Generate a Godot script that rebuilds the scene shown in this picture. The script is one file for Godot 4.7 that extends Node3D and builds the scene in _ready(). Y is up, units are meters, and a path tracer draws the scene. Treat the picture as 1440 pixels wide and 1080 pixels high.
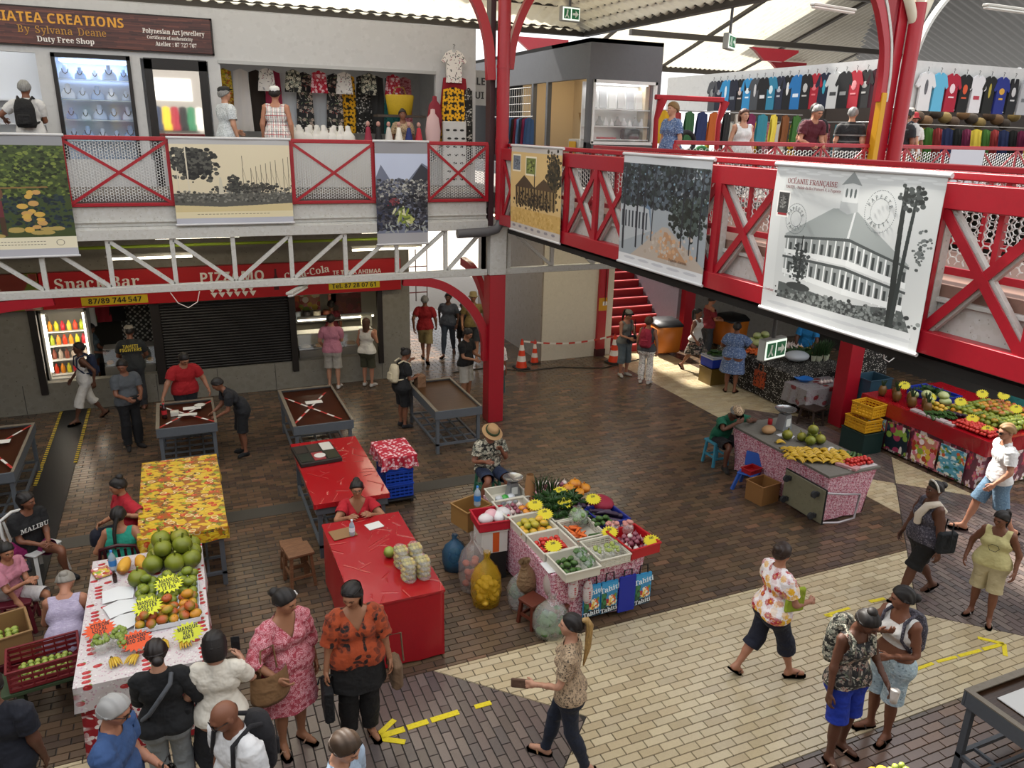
extends Node3D
# An indoor market hall seen from an upper gallery: paved hall floor with fruit stalls,a food kiosk under the
# gallery,upper floor shops behind red railings,a red bridge with printed banners.
const UP:=4.58        # upper floor level
const COLX:=5.62      # main red column
const COLZ:=-13.87
class MB:
	var p:=PackedVector3Array()
	var n:=PackedVector3Array()
	var u:=PackedVector2Array()
	var c:=PackedColorArray()
	var i:=PackedInt32Array()
	var t:=Transform3D()
	var col:=Color.WHITE
	var colored:=false
	func ink(k: Color) -> MB:
		col=k
		colored=true
		return self
	func vt(a: Vector3,nn: Vector3,uv:=Vector2.ZERO) -> int:
		p.push_back(t*a)
		n.push_back((t.basis*nn).normalized())
		u.push_back(uv)
		c.push_back(col)
		return p.size()-1
	func tri(a: int,b: int,d: int) -> void:
		i.push_back(a)
		i.push_back(d)
		i.push_back(b)
	# corners run counter-clockwise seen from outside
	func quad(a: Vector3,b: Vector3,d: Vector3,e: Vector3,uv:=Rect2(0,0,1,1)) -> MB:
		var nn:=(b-a).cross(d-a)
		if nn.length_squared()<1e-14:
			nn=(d-a).cross(e-a)
		nn=nn.normalized()
		var k:=vt(a,nn,Vector2(uv.position.x,uv.end.y))
		vt(b,nn,uv.end)
		vt(d,nn,Vector2(uv.end.x,uv.position.y))
		vt(e,nn,uv.position)
		tri(k,k+1,k+2)
		tri(k,k+2,k+3)
		return self
	func face(a: Vector3,b: Vector3,d: Vector3) -> void:
		var nn:=(b-a).cross(d-a).normalized()
		var k:=vt(a,nn)
		vt(b,nn)
		vt(d,nn)
		tri(k,k+1,k+2)
	func box(o: Vector3,s: Vector3,bev:=0.0) -> MB:
		var h:=s*0.5
		if bev<=0.0:
			for ax in 3:
				for sg in [-1.0,1.0]:
					var nn:=Vector3.ZERO
					nn[ax]=sg
					var a:=Vector3.ZERO
					a[(ax+1) % 3]=h[(ax+1) % 3]
					var b:=Vector3.ZERO
					b[(ax+2) % 3]=h[(ax+2) % 3]*sg
					var m: Vector3=o+nn*h[ax]
					quad(m-a-b,m+a-b,m+a+b,m-a+b)
			return self
		bev=minf(bev,minf(h.x,minf(h.y,h.z))*0.95)
		var id:={}
		for cx in [-1,1]:
			for cy in [-1,1]:
				for cz in [-1,1]:
					for ax in 3:
						var q:=Vector3(cx*(h.x-bev),cy*(h.y-bev),cz*(h.z-bev))
						var nn:=Vector3.ZERO
						nn[ax]=[cx,cy,cz][ax]
						q+=nn*bev
						id[[cx,cy,cz,ax]]=vt(o+q,nn,Vector2(q.x/s.x+0.5,0.5-q.y/s.y) if ax != 0 else Vector2(q.z/s.z+0.5,0.5-q.y/s.y))
					var sgn: int=cx*cy*cz
					if sgn>0:
						tri(id[[cx,cy,cz,0]],id[[cx,cy,cz,1]],id[[cx,cy,cz,2]])
					else:
						tri(id[[cx,cy,cz,0]],id[[cx,cy,cz,2]],id[[cx,cy,cz,1]])
		for ax in 3:
			var a1:=(ax+1) % 3
			var a2:=(ax+2) % 3
			for sg in [-1,1]:
				var ks:=[]
				for e in [[-1,-1],[1,-1],[1,1],[-1,1]]:
					var key:=[0,0,0]
					key[ax]=sg
					key[a1]=e[0]
					key[a2]=e[1]
					ks.append(id[[key[0],key[1],key[2],ax]])
				if sg<0:
					ks.reverse()
				tri(ks[0],ks[1],ks[2])
				tri(ks[0],ks[2],ks[3])
			for e in [[-1,-1],[1,-1],[1,1],[-1,1]]:
				var lo:=[0,0,0]
				lo[a1]=e[0]
				lo[a2]=e[1]
				lo[ax]=-1
				var hi:=lo.duplicate()
				hi[ax]=1
				var q0: int=id[[lo[0],lo[1],lo[2],a1]]
				var q1: int=id[[lo[0],lo[1],lo[2],a2]]
				var q2: int=id[[hi[0],hi[1],hi[2],a2]]
				var q3: int=id[[hi[0],hi[1],hi[2],a1]]
				if e[0]*e[1]>0:
					tri(q0,q1,q2)
					tri(q0,q2,q3)
				else:
					tri(q0,q2,q1)
					tri(q0,q3,q2)
		return self
	func span(a: Vector3,b: Vector3,bev:=0.0) -> MB:
		return box((a+b)*0.5,(b-a).abs(),bev)
	# a bar of square section from a to b
	func bar(a: Vector3,b: Vector3,w: float,d:=-1.0,up:=Vector3.UP) -> MB:
		var z:=(b-a)
		var l:=z.length()
		z=z/l
		if absf(z.dot(up))>0.99:
			up=Vector3.RIGHT
		var x:=up.cross(z).normalized()
		var y:=z.cross(x)
		var keep:=t
		t=t*Transform3D(Basis(x,y,z),(a+b)*0.5)
		box(Vector3.ZERO,Vector3(w,d if d>0.0 else w,l))
		t=keep
		return self
	func tube(pts: Array,r,sides:=8,caps:=true,flat:=1.0) -> MB:
		var x:=Vector3.ZERO
		var rows:=[]
		for k in pts.size():
			var dir: Vector3=(pts[mini(k+1,pts.size()-1)]-pts[maxi(k-1,0)]).normalized()
			if k==0:
				x=dir.cross(Vector3.UP if absf(dir.y)<0.9 else Vector3.FORWARD).normalized()
			x=(x-dir*x.dot(dir)).normalized()
			var y:=dir.cross(x)
			var rr: float=r if r is float else r[k]
			var row:=[]
			for s in sides+1:
				var a:=TAU*s/sides
				var nn:=x*cos(a)*flat+y*sin(a)
				row.append(vt(pts[k]+nn*rr,(x*cos(a)+y*sin(a)*flat),Vector2(float(s)/sides,float(k)/(pts.size()-1))))
			rows.append(row)
			if caps and (k==0 or k==pts.size()-1):
				var cn:=dir*(-1.0 if k==0 else 1.0)
				var o:=vt(pts[k],cn)
				var f:=p.size()
				for s in sides+1:
					var a:=TAU*s/sides
					vt(pts[k]+(x*cos(a)*flat+y*sin(a))*rr,cn)
				for s in sides:
					if k==0:
						tri(o,f+s+1,f+s)
					else:
						tri(o,f+s,f+s+1)
		for k in rows.size()-1:
			for s in sides:
				tri(rows[k][s],rows[k][s+1],rows[k+1][s+1])
				tri(rows[k][s],rows[k+1][s+1],rows[k+1][s])
		return self
	# profile points (radius,height) from bottom to top
	func lathe(o: Vector3,prof: Array,sides:=14,warp:=Vector3.ONE) -> MB:
		var rows:=[]
		for k in prof.size():
			var q: Vector2=prof[k]
			var d: Vector2=prof[mini(k+1,prof.size()-1)]-prof[maxi(k-1,0)]
			var row:=[]
			for s in sides+1:
				var a:=TAU*s/sides
				var pos:=Vector3(cos(a)*q.x,q.y,sin(a)*q.x)*warp
				row.append(vt(o+pos,Vector3(cos(a)*d.y,-d.x,sin(a)*d.y)/warp,Vector2(float(s)/sides,1.0-float(k)/(prof.size()-1))))
			rows.append(row)
		for k in rows.size()-1:
			for s in sides:
				tri(rows[k][s],rows[k+1][s+1],rows[k][s+1])
				tri(rows[k][s],rows[k+1][s],rows[k+1][s+1])
		return self
	func ball(o: Vector3,r: Vector3,seg:=10,ring:=7) -> MB:
		var prof:=[]
		for k in ring+1:
			var a:=PI*k/ring-PI/2
			prof.append(Vector2(maxf(cos(a),0.001),sin(a)))
		return lathe(o,prof,seg,r)
	# an outline in x and y pushed along z
	func prism(poly: PackedVector2Array,z0: float,z1: float) -> MB:
		if Geometry2D.is_polygon_clockwise(poly):
			poly.reverse()
		var ix:=Geometry2D.triangulate_polygon(poly)
		for side in 2:
			var f:=p.size()
			for q in poly:
				vt(Vector3(q.x,q.y,z1 if side else z0),Vector3(0,0,1 if side else -1),q)
			for k in range(0,ix.size(),3):
				var a:=f+ix[k]
				var b:=f+ix[k+1]
				var d:=f+ix[k+2]
				var area:=(poly[ix[k+1]]-poly[ix[k]]).cross(poly[ix[k+2]]-poly[ix[k]])
				if (area>0)==(side==1):
					tri(a,b,d)
				else:
					tri(a,d,b)
		for k in poly.size():
			var a:=poly[k]
			var b:=poly[(k+1) % poly.size()]
			quad(Vector3(a.x,a.y,z0),Vector3(b.x,b.y,z0),Vector3(b.x,b.y,z1),Vector3(a.x,a.y,z1))
		return self
	# a sheet from a grid of points rows[j][k]
	func sheet(rows: Array,uv:=Rect2(0,0,1,1)) -> MB:
		var h:=rows.size()
		var w: int=rows[0].size()
		var f:=p.size()
		for j in h:
			for k in w:
				var dx: Vector3=rows[j][mini(k+1,w-1)]-rows[j][maxi(k-1,0)]
				var dy: Vector3=rows[mini(j+1,h-1)][k]-rows[maxi(j-1,0)][k]
				vt(rows[j][k],dy.cross(dx),Vector2(uv.position.x+uv.size.x*k/(w-1),uv.position.y+uv.size.y*j/(h-1)))
		for j in h-1:
			for k in w-1:
				var a:=f+j*w+k
				tri(a,a+w,a+w+1)
				tri(a,a+w+1,a+1)
		return self
	func mesh() -> ArrayMesh:
		var arr:=[]
		arr.resize(Mesh.ARRAY_MAX)
		arr[Mesh.ARRAY_VERTEX]=p
		arr[Mesh.ARRAY_NORMAL]=n
		arr[Mesh.ARRAY_TEX_UV]=u
		if colored:
			arr[Mesh.ARRAY_COLOR]=c
		arr[Mesh.ARRAY_INDEX]=i
		var m:=ArrayMesh.new()
		m.add_surface_from_arrays(Mesh.PRIMITIVE_TRIANGLES,arr)
		return m
var taken:={}
var mats:={}
var rng:=RandomNumberGenerator.new()
func V(x: float,y: float,z: float) -> Vector3:
	return Vector3(x,y,z)
func XF(pos: Vector3,yaw:=0.0,s:=Vector3.ONE,pitch:=0.0,roll:=0.0) -> Transform3D:
	return Transform3D(Basis.from_euler(Vector3(deg_to_rad(pitch),deg_to_rad(yaw),deg_to_rad(roll)))*Basis.from_scale(s),pos)
func numbered(called: String) -> String:
	var k: int=taken.get(called,0)
	taken[called]=k+1
	return called if k==0 else "%s_%03d" % [called,k]
func thing(called: String,label: String,category: String,pos:=Vector3.ZERO,yaw:=0.0,group:="") -> Node3D:
	var o:=Node3D.new()
	o.name=numbered(called)
	o.set_meta("label",label)
	o.set_meta("category",category)
	if group:
		o.set_meta("group",group)
	o.transform=XF(pos,yaw)
	add_child(o)
	return o
func solo(called: String,label: String,category: String,m,material: Material,xf:=Transform3D(),group:="") -> MeshInstance3D:
	var o:=MeshInstance3D.new()
	o.name=numbered(called)
	o.mesh=m.mesh() if m is MB else m
	o.material_override=material
	o.set_meta("label",label)
	o.set_meta("category",category)
	if group:
		o.set_meta("group",group)
	o.transform=xf
	add_child(o)
	return o
func part(parent: Node3D,called: String,m,material: Material,xf:=Transform3D(),label:="") -> MeshInstance3D:
	var o:=MeshInstance3D.new()
	o.name=called
	o.mesh=m.mesh() if m is MB else m
	o.material_override=material
	o.transform=xf
	if label:
		o.set_meta("label",label)
	parent.add_child(o,true)
	return o
func built(called: String,m,material: Material,label: String,category:="") -> MeshInstance3D:
	var o:=solo(called,label,category if category else called.split("_")[0],m,material)
	o.set_meta("kind","structure")
	return o
func copy(o: Node3D,xf: Transform3D,label:="") -> Node3D:
	var r: Node3D=o.duplicate()
	var base:=String(o.name)
	var tail:=base.right(4)
	if tail.begins_with("_") and tail.substr(1).is_valid_int():
		base=base.left(base.length()-4)
	r.name=numbered(base)
	r.transform=xf
	if label:
		r.set_meta("label",label)
	add_child(r)
	return r
func hexc(h: String) -> Color:
	return Color(h)
func mat(h: String,rough:=0.7,metal:=0.0,o:={}) -> StandardMaterial3D:
	var key:="%s|%s|%s|%s" % [h,rough,metal,o]
	if mats.has(key):
		return mats[key]
	var m:=StandardMaterial3D.new()
	m.albedo_color=Color(h)
	m.roughness=rough
	m.metallic=metal
	if o.has("tex"):
		m.albedo_texture=o.tex
	if o.has("tri"):
		m.uv1_triplanar=true
		m.uv1_scale=Vector3.ONE*float(o.tri)
	elif o.has("uv"):
		m.uv1_scale=Vector3(o.uv.x,o.uv.y,1)
	if o.has("vc"):
		m.vertex_color_use_as_albedo=true
	if o.has("alpha"):
		m.transparency=BaseMaterial3D.TRANSPARENCY_ALPHA
		m.albedo_color.a=o.alpha
	if o.has("glow"):
		m.emission_enabled=true
		m.emission=Color(h)
		m.emission_energy_multiplier=o.glow
	if o.has("rim"):
		m.rim_enabled=true
		m.rim=o.rim
	if o.has("coat"):
		m.clearcoat_enabled=true
		m.clearcoat=o.coat
		m.clearcoat_roughness=o.get("coatr",0.15)
	if o.has("spec"):
		m.metallic_specular=o.spec
	if o.has("back"):
		m.backlight_enabled=true
		m.backlight=Color(o.back)
	if o.has("bump"):
		m.heightmap_enabled=true
		m.heightmap_texture=o.bump
		m.heightmap_scale=o.get("bumps",0.3)
	mats[key]=m
	return m
func vc(rough:=0.6,o:={}) -> StandardMaterial3D:
	var d:=o.duplicate()
	d["vc"]=true
	return mat("ffffff",rough,0.0,d)
func lin(h: String) -> Color:
	return Color(h).srgb_to_linear()
# lettering as a solid a few millimetres thick,facing +z,centred
func text(s: String,size: float,font:="Droid Sans",bold:=false,depth:=0.006,left:=false) -> TextMesh:
	var tm:=TextMesh.new()
	var f:=SystemFont.new()
	f.font_names=PackedStringArray([font])
	f.font_weight=700 if bold else 400
	tm.font=f
	tm.text=s
	tm.font_size=32
	tm.pixel_size=size/32.0
	tm.depth=depth
	tm.curve_step=3.0
	if left:
		tm.horizontal_alignment=HORIZONTAL_ALIGNMENT_LEFT
	return tm
# ------------------------------------------------------------------ painted prints
class Pic:
	var im: Image
	var w: int
	var h: int
	var wrap:=true
	var r:=RandomNumberGenerator.new()
	func _init(ww: int,hh: int,bg: Color,sd:=1) -> void:
		w=ww
		h=hh
		im=Image.create(w,h,false,Image.FORMAT_RGB8)
		im.fill(bg)
		r.seed=sd
	func run(x0: float,x1: float,y: int,k: Color) -> void:
		var a:=int(ceil(x0))
		var n:=int(floor(x1))-a+1
		if n<=0:
			return
		if wrap:
			y=posmod(y,h)
			a=posmod(a,w)
			im.fill_rect(Rect2i(a,y,mini(n,w-a),1),k)
			if a+n>w:
				im.fill_rect(Rect2i(0,y,mini(n-(w-a),w),1),k)
		elif y>=0 and y<h:
			var b:=mini(a+n,w)
			a=maxi(a,0)
			if b>a:
				im.fill_rect(Rect2i(a,y,b-a,1),k)
	func ell(x: float,y: float,rx: float,ry: float,k: Color,ang:=0.0) -> Pic:
		if absf(ang)<0.01:
			for yy in range(int(y-ry),int(y+ry)+1):
				var q:=1.0-pow((yy-y)/ry,2)
				if q>0.0:
					var s:=rx*sqrt(q)
					run(x-s,x+s,yy,k)
		else:
			var pts:=PackedVector2Array()
			for s in 14:
				pts.append(Vector2(x,y)+Vector2(cos(TAU*s/14)*rx,sin(TAU*s/14)*ry).rotated(ang))
			poly(pts,k)
		return self
	func dot(x: float,y: float,rr: float,k: Color) -> Pic:
		return ell(x,y,rr,rr,k)
	func poly(pts: PackedVector2Array,k: Color) -> Pic:
		var lo:=1e9
		var hi:=-1e9
		for q in pts:
			lo=minf(lo,q.y)
			hi=maxf(hi,q.y)
		for y in range(int(floor(lo)),int(ceil(hi))+1):
			var xs:=[]
			for j in pts.size():
				var a:=pts[j]
				var b:=pts[(j+1) % pts.size()]
				if (a.y<=y) != (b.y<=y):
					xs.append(a.x+(y-a.y)/(b.y-a.y)*(b.x-a.x))
			xs.sort()
			for j in range(0,xs.size()-1,2):
				run(xs[j],xs[j+1],y,k)
		return self
	func line(x0: float,y0: float,x1: float,y1: float,ww: float,k: Color) -> Pic:
		var d:=Vector2(x1-x0,y1-y0).normalized().orthogonal()*ww*0.5
		return poly(PackedVector2Array([Vector2(x0,y0)+d,Vector2(x1,y1)+d,Vector2(x1,y1)-d,Vector2(x0,y0)-d]),k)
	func rect(x: float,y: float,ww: float,hh: float,k: Color) -> Pic:
		for yy in range(int(y),int(y+hh)):
			run(x,x+ww-1,yy,k)
		return self
	func flower(x: float,y: float,rr: float,k: Color,mid: Color,petals:=5,a0:=-1.0) -> Pic:
		if a0<0.0:
			a0=r.randf()*TAU
		for s in petals:
			var a:=a0+TAU*s/petals
			ell(x+cos(a)*rr*0.55,y+sin(a)*rr*0.55,rr*0.5,rr*0.32,k,a)
		dot(x,y,rr*0.22,mid)
		return self
	func leaf(x: float,y: float,l: float,k: Color,a:=-1.0) -> Pic:
		if a<0.0:
			a=r.randf()*TAU
		return ell(x,y,l,l*0.3,k,a)
	func specks(n: int,rmin: float,rmax: float,ks: Array,box:=Rect2(0,0,1,1),squash:=1.0) -> Pic:
		for s in n:
			var rr:=r.randf_range(rmin,rmax)
			var k: Color=ks[r.randi() % ks.size()]
			ell((box.position.x+r.randf()*box.size.x)*w,(box.position.y+r.randf()*box.size.y)*h,rr,rr*squash,k)
		return self
	func clump(n: int,rmin: float,rmax: float,ks: Array,box: Rect2) -> Pic:
		for s in n:
			var rr:=r.randf_range(rmin,rmax)
			var q:=box.get_center()+box.size*Vector2(r.randf()+r.randf()+r.randf()-1.5,r.randf()+r.randf()+r.randf()-1.5)*.42
			ell(q.x*w,q.y*h,rr,rr*.75,ks[r.randi() % ks.size()])
		return self
	func tex() -> ImageTexture:
		im.generate_mipmaps()
		return ImageTexture.create_from_image(im)
func cols(a: Array) -> Array:
	var r:=[]
	for s in a:
		r.append(Color(s))
	return r
var prints:={}
func pr(k: String) -> ImageTexture:
	if prints.has(k):
		return prints[k]
	var t: ImageTexture
	if k=="crease":   # soft folds for cloth relief
		var nz:=FastNoiseLite.new()
		nz.seed=4
		nz.frequency=.018
		nz.fractal_octaves=3
		t=ImageTexture.create_from_image(nz.get_seamless_image(256,256))
	else:
		t=make_print(k)
	prints[k]=t
	return t
func make_print(k: String) -> ImageTexture:
	var c: Pic
	match k:
		"grain":
			c=Pic.new(256,256,Color("f4f4f4"),3)
			c.specks(900,1,5,cols(["f1f1f1","f8f8f8","eeeeee","f3f3f3"]))
			c.specks(60,6,14,cols(["f2f2f2","f6f6f6"]))
		"stained":
			c=Pic.new(256,256,Color("f2f1ee"),9)
			c.specks(260,2,9,cols(["edebe6","f7f7f6","e9e7e2"]))
			c.specks(70,.8,1.8,cols(["b8b4aa","ccc8be","a8a49a"]))
		"strands":
			c=Pic.new(128,128,Color("d8d8d8"),3)
			for s in 500:
				c.rect(c.r.randi() % 128,c.r.randi() % 128,1,c.r.randi_range(10,40),cols(["ffffff","a8a8a8","e4e4e4","888888"])[s % 4])
		"rope":
			c=Pic.new(64,64,Color("20201c"),1)
			for s in 4:
				c.poly(PackedVector2Array([Vector2(0,s*16),Vector2(64,s*16+16),Vector2(64,s*16+24),Vector2(0,s*16+8)]),Color("d8b92a"))
		"checker":
			c=Pic.new(128,128,Color("808080"),1)
			for j in 8:
				for s in 8:
					c.ell(s*16+8,j*16+8,6,2.5,Color.WHITE,.8 if (s+j) % 2 else -.8)
		"wood":
			c=Pic.new(512,128,Color("4a2420"),5)
			for s in 420:
				c.rect(c.r.randi() % 512,c.r.randi() % 128,c.r.randi_range(40,180),1,cols(["3b1b19","5a2d26","6a3a2e","321514"])[s % 4])
		"plank":
			c=Pic.new(256,256,Color("6e4a30"),5)
			for s in 420:
				c.rect(c.r.randi() % 256,c.r.randi() % 256,c.r.randi_range(30,120),1,cols(["5a3a24","7d5638","8a6244","4c301e"])[s % 4])
		"fruit":
			c=Pic.new(512,512,Color("b0651c"),7)
			for s in 420:
				var x:=c.r.randf()*512
				var y:=c.r.randf()*512
				match s % 8:
					0,1:
						for b in 4:
							c.ell(x+b*3,y+b*7,26,6,Color("e2b81d") if b % 2 else Color("f4d640"),-.25+b*.1)
					2:
						c.dot(x,y,17,Color("d8481f")).dot(x-4,y-4,6,Color("f08a50"))
					3:
						c.ell(x,y,24,15,Color("8a5a1c"),.3)
						for b in 12:
							c.dot(x+c.r.randf_range(-17,17),y+c.r.randf_range(-9,9),2.5,Color("d9a53a"))
					4:
						c.ell(x,y,19,16,Color("f3e6b8")).ell(x,y,13,10,Color("e59a3f"))
					5:
						for b in 9:
							c.dot(x+c.r.randf_range(-12,12),y+c.r.randf_range(-12,12),5,Color("5a1f3a") if b % 2 else Color("7c9a2d"))
					6:
						c.dot(x,y,12,Color("9db32c"))
					7:
						c.ell(x,y,22,12,Color("f0c832"),c.r.randf())
		"magenta":
			c=Pic.new(256,256,Color("d9b4c0"),11)
			for s in 520:
				c.leaf(c.r.randf()*256,c.r.randf()*256,c.r.randf_range(5,11),cols(["a3123a","8a0f33","c23a63","7c0c2c"])[s % 4])
			for s in 46:
				c.flower(c.r.randf()*256,c.r.randf()*256,9,Color("ecd8de"),Color("b83058"))
		"hibiscus":
			c=Pic.new(256,256,Color("9c1022"),13)
			for s in 16:
				c.flower((s % 4)*64+c.r.randf_range(10,54),(s/4)*64+c.r.randf_range(10,54),27,Color("f0e8e8"),Color("b8283c"))
			for s in 26:
				c.leaf(c.r.randf()*256,c.r.randf()*256,13,Color("f2eaea"))
		"apples":
			c=Pic.new(256,256,Color("cbc4c4"),17)
			c.specks(240,2,5,cols(["b99aa6","ddd8d8","a8909a","c8a4b4"]))
			for s in 7:
				var x:=c.r.randf()*256
				var y:=(s*37+10) % 256
				c.ell(x,y,20,13,Color("a81c28")).ell(x-6,y-4,6,3,Color("d86068"))
				c.leaf(x+14,y-12,9,Color("60803a"),.5)
		"reddots":
			c=Pic.new(128,128,Color("b01430"),19)
			for s in 30:
				c.flower(c.r.randf()*128,c.r.randf()*128,8,Color("f0dce0"),Color("b01430"))
		"blackfloral":
			c=Pic.new(256,256,Color("14120f"),23)
			for s in 62:
				c.flower(c.r.randf()*256,c.r.randf()*256,c.r.randf_range(5,9),Color("d8d4cc"),Color("14120f"))
			c.specks(90,1,2,cols(["8a867c"]))
		"leopard":
			c=Pic.new(128,128,Color("a4441e"),29)
			for s in 30:
				c.ell(c.r.randf()*128,c.r.randf()*128,c.r.randf_range(7,12),c.r.randf_range(4,6),Color("17100e"),c.r.randf()*PI)
		"beigeleo":
			c=Pic.new(128,128,Color("b29a7c"),31)
			for s in 210:
				c.ell(c.r.randf()*128,c.r.randf()*128,c.r.randf_range(2,4.4),c.r.randf_range(1.5,2.6),Color("1d1815"),c.r.randf()*PI)
		"redleaf":
			c=Pic.new(256,256,Color("a03a48"),37)
			for s in 110:
				var x:=c.r.randf()*256
				var y:=c.r.randf()*256
				var a:=c.r.randf()*PI
				c.ell(x,y,20,7,Color("dcaab0"),a)
				c.ell(x,y,15,3.4,Color("b04a58"),a)
		"hawaii":
			c=Pic.new(256,256,Color("1c1c1a"),41)
			for s in 44:
				c.flower(c.r.randf()*256,c.r.randf()*256,c.r.randf_range(14,24),Color("d8d2bc") if s % 3 else Color("8a9080"),Color("50504a"))
			for s in 40:
				c.leaf(c.r.randf()*256,c.r.randf()*256,14,Color("bdb9a4"))
		"flowertee":
			c=Pic.new(256,256,Color("efe9ea"),43)
			for s in 13:
				c.flower((s % 4)*64+c.r.randf_range(8,56),(s/4)*64+c.r.randf_range(8,56),c.r.randf_range(26,36),Color("b01a28") if s % 3 else Color("e8b02a"),Color("e8b83a"),8)
		"bluedress":
			c=Pic.new(128,128,Color("4f6690"),47)
			c.specks(230,1.2,3.4,cols(["a8b8d0","2c3c62","8098bc","c8d2e0"]))
		"darkfloral":
			c=Pic.new(128,128,Color("3a3742"),53)
			c.specks(330,1.2,3,cols(["6a6672","1d1b24","8a8690","54505c"]))
		"tropic":
			c=Pic.new(256,256,Color("1d1d1f"),59)
			for s in 40:
				c.leaf(c.r.randf()*256,c.r.randf()*256,c.r.randf_range(12,20),cols(["9a9a90","6c7a5c","c4beb0","8c4a44"])[s % 4])
			for s in 16:
				c.flower(c.r.randf()*256,c.r.randf()*256,18,Color("b8a898"),Color("803038"))
		"whitefloral":
			c=Pic.new(256,256,Color("e6e2dc"),61)
			for s in 60:
				c.leaf(c.r.randf()*256,c.r.randf()*256,c.r.randf_range(8,18),cols(["3a4a44","6a5a64","2a2a2c","904a5c"])[s % 4])
		"yellowhib":
			c=Pic.new(256,256,Color("1a1508"),67)
			for s in 9:
				c.flower((s % 3)*85+42,(s/3)*85+42,46,Color("e8ac12"),Color("4a2808"))
		"teal":
			c=Pic.new(128,128,Color("1f6a68"),71)
			for s in 40:
				c.leaf(c.r.randf()*128,c.r.randf()*128,8,cols(["12403f","3a9490","0e3232"])[s % 3])
		"stripes":
			c=Pic.new(64,64,Color("17181b"),1)
			c.rect(0,6,64,5,Color("8a8a88")).rect(0,30,64,5,Color("6a6a68"))
		"kente":
			c=Pic.new(128,128,Color("e8e4e0"),73)
			for s in 16:
				c.rect(s*8,0,3,128,cols(["2a2a2e","e8e4e0","a82a30","3a4a6a"])[s % 4])
			for s in 6:
				c.rect(0,s*21,128,4,cols(["a83038","e8e4e0","303038"])[s % 3])
		"denim":
			c=Pic.new(128,128,Color("5f7d96"),79)
			c.specks(300,1,3,cols(["6b8aa4","54708a","7f9ab0"]))
		"palewash":
			c=Pic.new(128,128,Color("a9bfc8"),80)
			c.specks(120,2,6,cols(["bccfd6","94aab6","cfdde2"]))
			c.specks(12,2,4,cols(["3a4450"]))
		"heather":
			c=Pic.new(128,128,Color("a49ab2"),83)
			for s in 260:
				c.rect(c.r.randi() % 128,c.r.randi() % 128,c.r.randi_range(6,22),1,cols(["b8aec4","8f86a0","c4bccc"])[s % 3])
		"dotwall":
			c=Pic.new(64,64,Color("2f302c"),1)
			for s in 4:
				c.dot(16+32*(s % 2),16+32*(s/2),8,Color("b8b8ae"))
			c.dot(0,0,8,Color("b8b8ae")).dot(32,32,8,Color("b8b8ae"))
		"speckshirt":
			c=Pic.new(128,128,Color("c4cace"),89)
			c.specks(420,1,2.2,cols(["5a6870","7f8c92","e4e8ea"]))
		"tote":   # souvenir bag: blue sky,white lettering stroke,fruit
			c=Pic.new(192,256,Color("2f86b8"),91)
			c.wrap=false
			c.rect(0,0,192,60,Color("3a9ad0")).specks(10,6,18,cols(["62b4dc","4aa6d4"]),Rect2(0,.1,1,.3),.4)
			c.specks(70,6,18,cols(["e8c050","d85a28","6a8a2c","b02838","f0e8d0"]),Rect2(.1,.45,.8,.3))
			c.rect(0,205,192,51,Color("14202a"))
			c.specks(50,8,22,cols(["2a5a3a","16402c","3a7a4a"]),Rect2(0,.38,.25,.4))
		"poster":   # tropical oilcloth hung round a stall
			c=Pic.new(512,256,Color("6a3a48"),97)
			for s in 60:
				c.flower(c.r.randf()*512,c.r.randf()*256,c.r.randf_range(16,30),cols(["f0d8dc","d8788c","f4ecec","b83a54"])[s % 4],Color("d8b04a"))
			for s in 26:
				c.leaf(c.r.randf()*512,c.r.randf()*256,20,Color("3a5a34"))
		"postersea":
			c=Pic.new(128,128,Color("4f9ab4"),101)
			c.specks(70,5,14,cols(["a8d0dc","3a7a9a","e0e4d8","2a6a54"]),Rect2(0,0,1,1),.5)
			c.flower(64,40,22,Color("e8c8b8"),Color("b84838"))
			c.specks(16,5,9,cols(["d8b040","c85a30","7c9a34"]),Rect2(.2,.6,.6,.3))
		"posterfruit":
			c=Pic.new(128,128,Color("c07a6a"),103)
			c.specks(60,7,16,cols(["d8b840","a83a28","8aa83a","e8dcc0","d87a90","f0e4e4"]))
		"posterdark":
			c=Pic.new(128,128,Color("1c2a34"),107)
			c.specks(16,9,22,cols(["c8a83a","a83a5c","8cae4a","2a4a5a"]),Rect2(0,.45,1,.5))
			c.ell(30,60,9,30,Color("e4e0d8"))
		"foil":
			c=Pic.new(256,256,Color("808080"),109)
			for s in 70:
				var x:=c.r.randf()*256
				var y:=c.r.randf()*256
				var a:=c.r.randf()*PI
				var l:=c.r.randf_range(12,50)
				c.line(x,y,x+cos(a)*l,y+sin(a)*l,2.0,Color("c8c8c8") if s % 2 else Color("484848"))
		_:
			c=banner_print(k)
	return c.tex()
func foliage(c: Pic,n: int,box: Rect2,ks: Array,r0:=2.0,r1:=7.0) -> void:
	if box.size.x>.9:
		c.specks(n,r0,r1,cols(ks),box,.75)
	else:
		c.clump(n,r0,r1,cols(ks),box)
func palm(c: Pic,x: float,y0: float,y1: float,lean: float,k: Color,w:=9.0,fr:=46.0) -> void:
	c.poly(PackedVector2Array([Vector2(x-w,y0),Vector2(x+w,y0),Vector2(x+lean+w*.6,y1),Vector2(x+lean-w*.6,y1)]),k)
	if fr>0.0:
		for s in 11:
			var a:=lerpf(-.3,PI+.3,s/10.0)
			c.ell(x+lean+cos(a)*fr*.6,y1+absf(cos(a))*fr*.25-sin(a)*fr*.3,fr*.65,fr*.09,k,-atan2(sin(a)*.5-absf(cos(a))*.4,cos(a)))
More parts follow.
